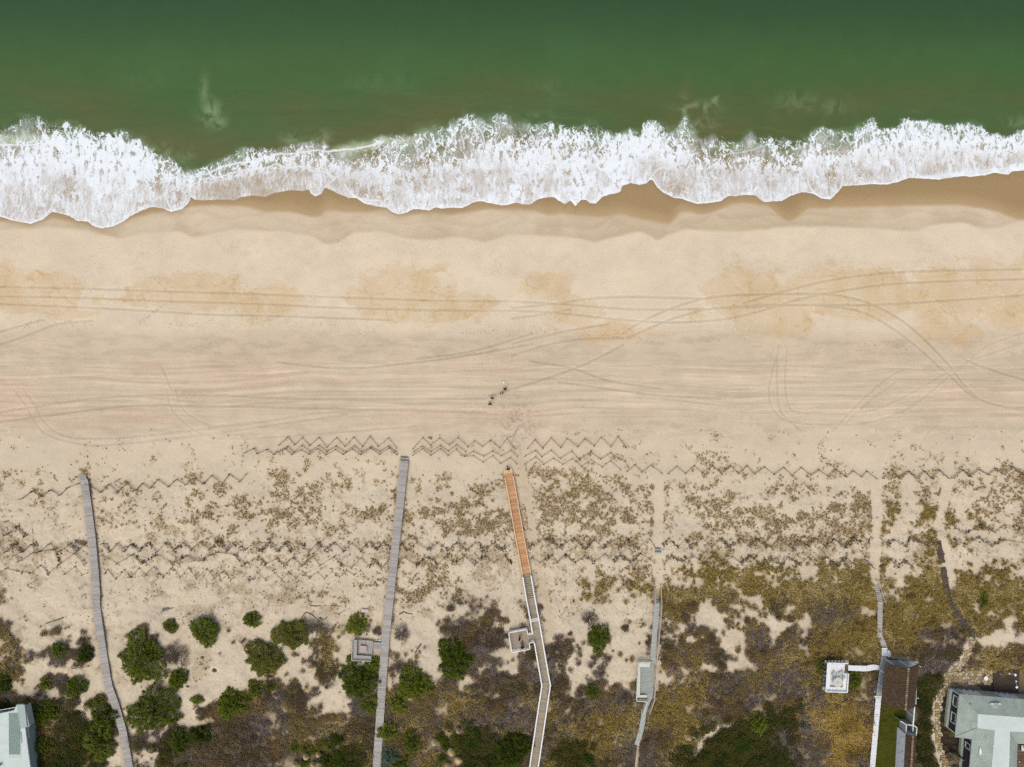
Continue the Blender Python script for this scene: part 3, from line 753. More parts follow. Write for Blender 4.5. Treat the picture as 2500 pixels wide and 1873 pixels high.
n = NT('sea_water', 0.22, 0.5)
n.b.inputs['IOR'].default_value = 1.33
p = n.pos(); x_, y_, z_ = n.sep(p)
colw = n.attr('Col').outputs['Color']; dn = n.attr('dens').outputs['Fac']; sm = n.attr('smear').outputs['Fac']
rp = n.attr('rope').outputs['Fac']; inner = n.attr('inner').outputs['Fac']
flat = n.comb(x_, y_, 0.0)
wv = n.noise(flat, .55, 3, .6, color=True)
wv2 = n.noise(flat, 1.9, 2, .6, color=True)
q = n.vmath('ADD', flat, n.vmath('MULTIPLY', n.vmath('SUBTRACT', wv, (.5, .5, .5)), (2.6, 2.6, 0)))
q = n.vmath('ADD', q, n.vmath('MULTIPLY', n.vmath('SUBTRACT', wv2, (.5, .5, .5)), (.75, .75, 0)))
q = n.vmath('MULTIPLY', q, (1.0, .46, 1.0))
v1 = n.vor(q, .50); v2 = n.vor(n.vmath('ADD', q, (5, 3, 0)), 1.25); v3 = n.vor(q, 3.0)
fn = n.noise(n.vmath('MULTIPLY', flat, (1.0, .5, 1)), 1.2, 5, .65)
d3 = n.math('POWER', dn, 2.3)
t1 = n.math('MULTIPLY_ADD', d3, .34, .010); t2 = n.math('MULTIPLY_ADD', d3, .26, -.02); t3 = n.math('MULTIPLY_ADD', d3, .34, -.07)
fnn = n.math('MULTIPLY_ADD', fn, 1.5, -.78)
def lace(v, t, soft):
    tt = n.math('ADD', t, n.math('MULTIPLY', fnn, n.math('MULTIPLY_ADD', dn, .45, .03)))
    return n.mapr(n.math('SUBTRACT', tt, v), -soft, soft)
def cellrand(vec, scale, amp):
    c_ = n.sep(n.vor(vec, scale, 'F1', 'Color'))[0]
    return n.math('MULTIPLY_ADD', c_, amp, -amp * .55)
t1 = n.math('ADD', t1, n.math('MULTIPLY', cellrand(q, .50, .55), dn)); t2 = n.math('ADD', t2, n.math('MULTIPLY', cellrand(n.vmath('ADD', q, (5, 3, 0)), 1.25, .40), dn))
l1 = lace(v1, t1, .035); l2 = lace(v2, t2, .06); l3 = lace(v3, t3, .12)
def ridge(vec, scale, det, k, t_lo, t_hi, soft):
    r = n.math('SUBTRACT', 1.0, n.math('MULTIPLY', n.math('ABSOLUTE', n.math('SUBTRACT', n.noise(vec, scale, det, .55), .5)), k))
    return n.mapr(n.math('SUBTRACT', r, n.mapr(n.math('MULTIPLY', dn, dn), .0, .9, t_hi, t_lo, False)), 0.0, soft)
qs = n.vmath('MULTIPLY', n.vmath('ADD', flat, n.vmath('MULTIPLY', n.vmath('SUBTRACT', wv, (.5, .5, .5)), (2.2, 1.6, 0))), (1.0, .42, 1.0))
r1 = ridge(qs, .75, 2, 8.0, -.45, .90, .10)
r2 = ridge(n.vmath('ADD', qs, (11, 4, 2)), 1.7, 2, 7.0, -.15, .93, .12)
r3 = ridge(n.vmath('ADD', qs, (3, 9, 5)), 4.6, 2, 6.0, .05, 1.0, .2)
foam = n.math('MAXIMUM', n.math('MULTIPLY', l1, .92), n.math('MULTIPLY', l2, .72))
foam = n.math('MAXIMUM', foam, n.math('MAXIMUM', r1, n.math('MAXIMUM', n.math('MULTIPLY', r2, .88), n.math('MULTIPLY', r3, .34))))
foam = n.math('MULTIPLY', foam, n.mapr(dn, .015, .12))
# thinner foam towards the shore: holes filled with grey-white film, specks rubbed out
strk = n.noise(n.vmath('MULTIPLY', n.vmath('ADD', flat, n.vmath('MULTIPLY', wv, (1.5, 0, 0))), (3.2, .55, 1)), 1.0, 5, .7)
film = n.math('MULTIPLY', sm, n.mapr(strk, .33, .64, .12, 1.35, False))
spkl = n.noise(n.vmath('MULTIPLY', flat, (1, .45, 1)), 5.5, 3, .75)
big = n.mapr(n.noise(n.vmath('MULTIPLY', n.vmath('ADD', flat, n.vmath('MULTIPLY', wv, (2.5, 1.5, 0))), (.42, .15, 1)), 1.0, 5, .62), .40, .60)
big2 = n.mapr(n.noise(n.vmath('MULTIPLY', n.vmath('ADD', flat, n.vmath('MULTIPLY', wv, (1.5, .5, 0))), (2.0, .35, 1)), 1.0, 4, .65), .36, .60)
keep = n.math('MULTIPLY', n.math('MULTIPLY_ADD', big, .42, .58), n.math('MULTIPLY_ADD', big2, .38, .62))
keep = n.math('MULTIPLY', keep, n.mapr(spkl, .36, .56, .80, 1.06, False))
holes = n.mapr(n.noise(n.vmath('MULTIPLY', n.vmath('ADD', flat, n.vmath('MULTIPLY', wv2, (.8, .8, 0))), (1.5, .62, 1)), 1.0, 3, .6), .55, .64)
keep = n.math('MAXIMUM', keep, n.mapr(dn, .72, .95))
foam = n.math('MULTIPLY', foam, n.math('MULTIPLY_ADD', holes, -.75, 1.0))
foamthin = n.math('MULTIPLY', foam, n.math('ADD', n.math('SUBTRACT', 1.0, inner), n.math('MULTIPLY', inner, keep)))
tot = n.math('MAXIMUM', foamthin, film)
tot = n.math('MAXIMUM', tot, n.math('MULTIPLY', rp, n.mapr(spkl, .25, .5, .86, 1.0)))
tot = n.math('MINIMUM', tot, .985)
fw = n.mix(n.noise(flat, 2.2, 3), (.68, .735, .75, 1), (.75, .80, .81, 1))
ripple = n.noise(n.vmath('MULTIPLY', flat, (.35, 1.3, 1)), .9, 4, .6)
cw = n.scale_c(colw, n.math('MULTIPLY_ADD', ripple, .10, .95))
n.color(n.mix(tot, cw, fw))
n._in(n.b.inputs['Roughness'], n.mapr(tot, 0, 1, .22, .9, False))
hb = n.math('ADD', n.math('MULTIPLY', ripple, .35), n.math('MULTIPLY', tot, .25))
n.bump(hb, .35, .25)
M_SEA = n.m

def sea_sheet():
    """columns follow x, rows run from the shoreline seaward, so the sheet ends exactly at the swash lip"""
    xs = np.concatenate([[-30000, -9000, -3000, -1200, -600, -300, -160], np.arange(-90, 2595, 1.9), [2660, 2800, 3200, 4000, 6500, 12000, 30000]])
    ds = np.concatenate([[0, .5, 1.2], np.arange(2.2, 262, 1.9), [270, 285, 305, 330, 360, 395, 435, 480, 520, 560, 640, 900, 1800, 5000, 12000, 30000]])
    ysh = f_shore(xs) + 1.2 * (vnoise(xs / 6, xs * 0, 91) - .5)
    far = sstep(0, 300, ds)[:, None]
    Y = (ysh[None, :] * (1 - far) + 480 * far) - ds[:, None]
    X = np.repeat(xs[None, :], len(ds), 0)
    Z = np.maximum(gz(X, Y), 0.0) + 0.055 + .10 * sstep(1, 8, ds)[:, None] + np.where(ds[:, None] < 400, .10 * (fbm(X / 60, Y / 22, 92, 3) - .5) * far, 0)
    Z[0, :] -= .05
    return X, Y, Z
X, Y, Z = sea_sheet()
_X, _Y, _Z = X, Y, Z
def _build_sea():
    k = (CAM_H - _Z) / CAM_H
    V = np.stack([(_X - 1250) * S * k, (936.5 - _Y) * S * k, _Z], -1).reshape(-1, 3).astype(np.float32)
    nr, nc = _X.shape
    i = (np.arange(nr - 1)[:, None] * nc + np.arange(nc - 1)[None, :]).reshape(-1)
    F = np.stack([i, i + 1, i + nc + 1, i + nc], -1).astype(np.int32)
    me = bpy.data.meshes.new('sea')
    me.vertices.add(len(V)); me.vertices.foreach_set('co', V.reshape(-1))
    me.loops.add(F.size); me.loops.foreach_set('vertex_index', F.reshape(-1))
    me.polygons.add(len(F)); me.polygons.foreach_set('loop_start', np.arange(0, F.size, 4, dtype=np.int32))
    me.polygons.foreach_set('use_smooth', np.ones(len(F), bool)); me.update()
    for an, A in sea_attrs(_X, _Y).items():
        if A.ndim == 3:
            a = me.attributes.new(an, 'FLOAT_COLOR', 'POINT'); c = np.ones((nr, nc, 4), np.float32); c[..., :3] = A
            a.data.foreach_set('color', c.reshape(-1))
        else:
            a = me.attributes.new(an, 'FLOAT', 'POINT'); a.data.foreach_set('value', A.astype(np.float32).reshape(-1))
    me.materials.append(M_SEA)
    o = bpy.data.objects.new('sea_water', me); COL.objects.link(o); o['kind'] = 'structure'
_build_sea()

# ================================================================== materials of the built things
M_GREY = mat('weathered_grey_wood', (184, 180, 172), vary=.17, amt=.12, scale=2.0, stretch=(1, 6, 1), rgb2=(166, 163, 155))
M_GREY_D = mat('dark_grey_wood', (118, 118, 112), amt=.15, vary=.1)  # darker grey for stringers, posts, brackets and small fittings
M_ORANGE = mat('new_orange_decking', (212, 168, 124), vary=.24, amt=.14, scale=2.5, stretch=(1, 8, 1), rgb2=(190, 142, 98))
M_ORANGE_R = mat('new_pale_orange_rail', (232, 196, 152), vary=.04, amt=.05)
M_TAN = mat('worn_tan_decking', (176, 164, 140), vary=.13, amt=.12, scale=2.5, stretch=(1, 8, 1), rgb2=(158, 146, 126))
M_WHITE = mat('white_paint', (240, 242, 240), rough=.55, amt=.03, rgb2=(228, 232, 230), spec=.4)
M_WHITE_P = mat('white_decking', (238, 238, 234), rough=.7, vary=.04, amt=.04, rgb2=(222, 228, 232))
M_BLUEGREY = mat('blue_grey_decking', (180, 186, 178), rough=.75, vary=.06, amt=.06, rgb2=(168, 174, 166))
M_GREENGREY = mat('green_grey_decking', (170, 176, 166), rough=.8, vary=.06, amt=.07, rgb2=(158, 166, 158))
M_CREAM = mat('cream_painted_wood', (206, 208, 192), rough=.7, amt=.05)
M_RAILTAN = mat('tan_rail_wood', (184, 172, 154), amt=.08, vary=.05)
M_DARKPLANK = mat('dark_brown_decking', (92, 82, 72), vary=.2, amt=.14, scale=3, stretch=(1, 6, 1), rgb2=(78, 70, 62))
M_DECKDARK = mat('dark_stained_deck', (82, 72, 60), vary=.10, amt=.12, scale=2, rgb2=(70, 62, 54))
M_FENCE = mat('weathered_picket', (110, 98, 80), amt=.2, rgb2=(92, 82, 66))
M_FENCE_OLD = mat('bleached_picket', (138, 126, 106), amt=.2, rgb2=(116, 106, 88))
M_FENCE_R = mat('reddish_picket', (150, 100, 74), amt=.2, rgb2=(120, 84, 62))
M_DRIFT = mat('driftwood', (122, 106, 84), amt=.2, rgb2=(96, 82, 64))
M_BARK = mat('grey_bark', (120, 112, 98), amt=.25, rgb2=(92, 84, 72))
M_STEEL = mat('white_enamel', (238, 240, 240), rough=.4, amt=.02, spec=.5)

def plant_mat(name, cols, pos_scale=2.5, inst=True, rough=.9):
    """leaf colour by a per-plant tint and mottling in space"""
    n = NT(name, rough, .15)
    t = n.attr('tint', 'INSTANCER').outputs['Fac'] if inst else n.rand()
    nz = n.noise(n.pos(), pos_scale, 3, .65)
    f = n.math('ADD', n.math('MULTIPLY', t, .75), n.math('MULTIPLY_ADD', nz, 1.3, -.52), clamp=True)
    cr = n.t.nodes.new('ShaderNodeValToRGB'); n._in(cr.inputs[0], f)
    el = cr.color_ramp.elements
    el[0].position = 0; el[0].color = alb(cols[0]); el[1].position = 1; el[1].color = alb(cols[-1])
    for i, c in enumerate(cols[1:-1]):
        e = el.new((i + 1) / (len(cols) - 1)); e.color = alb(c)
    n.color(cr.outputs[0])
    return n.m
M_TUFT = plant_mat('beach_grass_blades', [(172, 146, 92), (190, 154, 88), (160, 136, 74), (196, 168, 108)])
M_MIX = plant_mat('mixed_dune_plants', [(150, 134, 104), (172, 148, 96), (156, 132, 84), (138, 124, 100), (186, 160, 102)])
M_TWIG = plant_mat('dark_twigs', [(66, 54, 40), (92, 78, 58), (110, 94, 70)])
M_GOLD = plant_mat('golden_dune_grass', [(124, 106, 58), (180, 156, 88), (146, 128, 62), (212, 188, 124), (128, 116, 64)], .9)
M_BRIGHT = plant_mat('bright_straw_grass', [(150, 126, 58), (196, 166, 88), (214, 184, 108)], 1.2)
M_SCRUB = plant_mat('bare_scrub_twigs', [(160, 148, 140), (126, 113, 104), (182, 174, 166), (122, 104, 92), (106, 95, 87)], .7)
M_SCRUBLEAF = plant_mat('brown_scrub_leaves', [(112, 98, 74), (138, 120, 72), (106, 84, 66), (92, 86, 52), (134, 118, 96)], .55)
M_DKGREEN = plant_mat('dark_scrub_leaves', [(50, 60, 22), (70, 74, 28), (84, 78, 34), (52, 72, 20)], .6)
M_GREENS = [plant_mat('green_shrub_leaves', [(58, 72, 12), (92, 106, 24), (122, 128, 46), (68, 84, 14)], 1.7, False),
            plant_mat('dark_green_shrub_leaves', [(46, 58, 10), (76, 90, 20), (106, 114, 40), (54, 68, 12)], 1.7, False),
            plant_mat('olive_shrub_leaves', [(70, 76, 22), (98, 102, 36), (112, 112, 48), (84, 92, 28)], 1.7, False),
            plant_mat('blue_green_shrub_leaves', [(62, 82, 64), (88, 106, 86), (104, 118, 98)], 1.7, False)]
M_GREYBUSH = plant_mat('grey_brown_bush_twigs', [(112, 98, 82), (132, 120, 104), (98, 84, 68)], 1.7, False)

# ------------------------------------------------------------------ plants that nobody could count, as scattered prototypes
R = random.Random(11)
def blade(b, base, d, L, w, lift, droop):
    """a bent tapering blade of two quads and a tip"""
    base = Vector(base); d = Vector((d[0], d[1], 0)); s = Vector((-d.y, d.x, 0)) * w / 2
    p1 = base + d * L * .45 + Vector((0, 0, lift)); p2 = base + d * L + Vector((0, 0, lift - droop))
    b.add([base - s, base + s, p1 + s * .9, p1 - s * .9, p2], [(0, 1, 2, 3), (3, 2, 4)])
def proto_grass(nb, rad, hgt, w, bias=0.0):
    b = MB()
    for _ in range(nb):
        a = R.gauss(bias, 1.1) if bias else R.uniform(0, 2 * math.pi)
        q = R.uniform(0, .3) * rad; t = R.uniform(0, 2 * math.pi)
        L = rad * R.uniform(.5, 1.15); h = hgt * R.uniform(.5, 1.1)
        blade(b, (q * math.cos(t), q * math.sin(t), 0), (math.cos(a), math.sin(a)), L, w * R.uniform(.7, 1.3), h, h * R.uniform(.2, .8))
    return b
def proto_twigs(nb, rad, th):
    b = MB()
    for _ in range(nb):
        a = R.uniform(0, 6.28); p = Vector((R.uniform(-.3, .3) * rad, R.uniform(-.3, .3) * rad, .03)); pts = [p]
        for k in range(3):
            a += R.uniform(-.6, .6); p = p + Vector((math.cos(a), math.sin(a), R.uniform(-.05, .25))) * rad * .36; pts.append(p)
        b.tube(pts, [th, th * .8, th * .6, th * .3], 3, False)
        if R.random() < .7:
            a2 = a + R.choice((-1, 1)) * .9
            b.tube([pts[1], pts[1] + Vector((math.cos(a2), math.sin(a2), .2)) * rad * .4], [th * .7, th * .3], 3, False)
    return b
def proto_scrub(nb, rad, hgt, th, leaves=0, lw=.07):
    b = MB(); lf = MB()
    for _ in range(nb):
        a = R.uniform(0, 6.28); el = R.uniform(.15, 1.3)
        d = Vector((math.cos(a) * math.cos(el), math.sin(a) * math.cos(el), math.sin(el) * hgt / rad))
        L = rad * R.uniform(.7, 1.1); pm = d * L * .55; pe = d * L + Vector((R.uniform(-.1, .1), R.uniform(-.1, .1), R.uniform(-.05, .05)))
        b.tube([(0, 0, 0), pm, pe], [th, th * .7, th * .35], 3, False)
        for _k in range(2):
            e2 = pm + Vector((R.uniform(-1, 1), R.uniform(-1, 1), R.uniform(0, .8))) * L * .38
            b.tube([pm, e2], [th * .6, th * .3], 3, False)
    for _ in range(leaves):
        a = R.uniform(0, 6.28); r = math.sqrt(R.random()) * rad; z = hgt * math.sqrt(max(0, 1 - (r / rad) ** 2)) * R.uniform(.6, 1.05)
        leaf(lf, Vector((r * math.cos(a), r * math.sin(a), z)), Vector((R.uniform(-1, 1), R.uniform(-1, 1), R.uniform(-.2, .7))), lw * R.uniform(1.2, 2.4), lw)
    return b, lf
def leaf(b, p, d, L, w):
    """a folded lance-shaped leaf"""
    d = Vector(d).normalized(); s = d.cross(Vector((R.uniform(-.3, .3), R.uniform(-.3, .3), 1)))
    if s.length < 1e-4: s = Vector((1, 0, 0))
    s = s.normalized() * w / 2
    m = p + d * L * .45 + Vector((0, 0, .02))
    b.add([p, m + s, p + d * L, m - s], [(0, 1, 2, 3)])
def proto_obj(coll, name, parts):
    """prototype mesh of (builder, material) pairs; lives only in the scatter's own collection"""
    me = bpy.data.meshes.new(name); V = []; F = []; MI = []
    for i, (b, m) in enumerate(parts):
        n0 = len(V); V += [tuple(v) for v in b.v]; F += [tuple(j + n0 for j in f) for f in b.f]; MI += [i] * len(b.f)
        me.materials.append(m)
    me.from_pydata(V, [], F); me.polygons.foreach_set('material_index', MI); me.update()
    o = bpy.data.objects.new(name, me); coll.objects.link(o)
def scatter(name, pts, scl, tint, protos, idx=None, tilt=.15):
    pts = np.asarray(pts, float)
    if not len(pts): return
    coll = bpy.data.collections.new(name + '_kinds')
    for i, parts in enumerate(protos): proto_obj(coll, '%s_kind' % name, parts)
    n_ = len(pts)
    X_ = pts[:, 0]; Y_ = pts[:, 1]; Z_ = ground_z(X_[None, :], Y_[None, :])[0] - .02
    k = (CAM_H - Z_) / CAM_H
    V = np.stack([(X_ - 1250) * S * k, (936.5 - Y_) * S * k, Z_], -1).astype(np.float32)
    me = bpy.data.meshes.new(name); me.vertices.add(n_); me.vertices.foreach_set('co', V.reshape(-1))
    a = me.attributes.new('sc', 'FLOAT', 'POINT'); a.data.foreach_set('value', np.asarray(scl, np.float32))
    a = me.attributes.new('tint', 'FLOAT', 'POINT'); a.data.foreach_set('value', np.asarray(tint, np.float32))
    rot = np.stack([rng.normal(0, tilt, n_), rng.normal(0, tilt, n_), rng.uniform(0, 6.283, n_)], -1).astype(np.float32)
    a = me.attributes.new('rot', 'FLOAT_VECTOR', 'POINT'); a.data.foreach_set('vector', rot.reshape(-1))
    a = me.attributes.new('pick', 'INT', 'POINT'); a.data.foreach_set('value', (rng.integers(0, len(protos), n_) if idx is None else idx).astype(np.int32))
    me.update()
    o = bpy.data.objects.new(name, me); COL.objects.link(o)
    for m in {p[1] for parts in protos for p in parts}: me.materials.append(m)
    ng = bpy.data.node_groups.new(name + '_nodes', 'GeometryNodeTree')
    ng.interface.new_socket('Geometry', in_out='INPUT', socket_type='NodeSocketGeometry')
    ng.interface.new_socket('Geometry', in_out='OUTPUT', socket_type='NodeSocketGeometry')
    N_ = ng.nodes; gi = N_.new('NodeGroupInput'); go = N_.new('NodeGroupOutput'); ip = N_.new('GeometryNodeInstanceOnPoints')
    ci = N_.new('GeometryNodeCollectionInfo'); ci.inputs['Collection'].default_value = coll; ci.inputs['Separate Children'].default_value = True; ci.inputs['Reset Children'].default_value = True
    ip.inputs['Pick Instance'].default_value = True
    def na(nm, t):
        q = N_.new('GeometryNodeInputNamedAttribute'); q.data_type = t; q.inputs['Name'].default_value = nm
        return [s for s in q.outputs if s.enabled][0]
    e2r = N_.new('FunctionNodeEulerToRotation')
    L_ = ng.links
    L_.new(gi.outputs[0], ip.inputs['Points']); L_.new(ci.outputs[0], ip.inputs['Instance'])
    L_.new(na('pick', 'INT'), ip.inputs['Instance Index']); L_.new(na('sc', 'FLOAT'), ip.inputs['Scale'])
    L_.new(na('rot', 'FLOAT_VECTOR'), e2r.inputs[0]); L_.new(e2r.outputs[0], ip.inputs['Rotation'])
    L_.new(ip.outputs[0], go.inputs[0])
    md = o.modifiers.new('scatter', 'NODES'); md.node_group = ng
    return o

def jgrid(step, y0=1050, y1=1935, x0=-60, x1=2560):
    gx, gy = np.meshgrid(np.arange(x0, x1, step), np.arange(y0, y1, step))
    return gx.ravel() + rng.uniform(-.5, .5, gx.size) * step, gy.ravel() + rng.uniform(-.5, .5, gx.size) * step
_kind = np.array([[ord(c) for c in r.ljust(51, r[-1])[:51]] for r in KIND])
def kind_at(X, Y, jit=22):
    ix = np.clip(np.round((X + rng.normal(0, jit, X.shape)) / 50), 0, 50).astype(int)
    iy = np.clip(np.round((Y + rng.normal(0, jit * .8, Y.shape) - 1100) / 50), 0, len(KIND) - 1).astype(int)
    k = _kind[iy, ix]
    k = np.where((X > 2238) & (X < 2290) & (Y > 1640), np.where(rng.random(X.shape) < .5, ord('d'), ord('b')), k)
    return np.where((X > 2245) & (X < 2352) & (Y > 1535) & (Y < 1640), ord('b'), k)
FENCES = []   # filled below, used for the litter caught by the rear fences

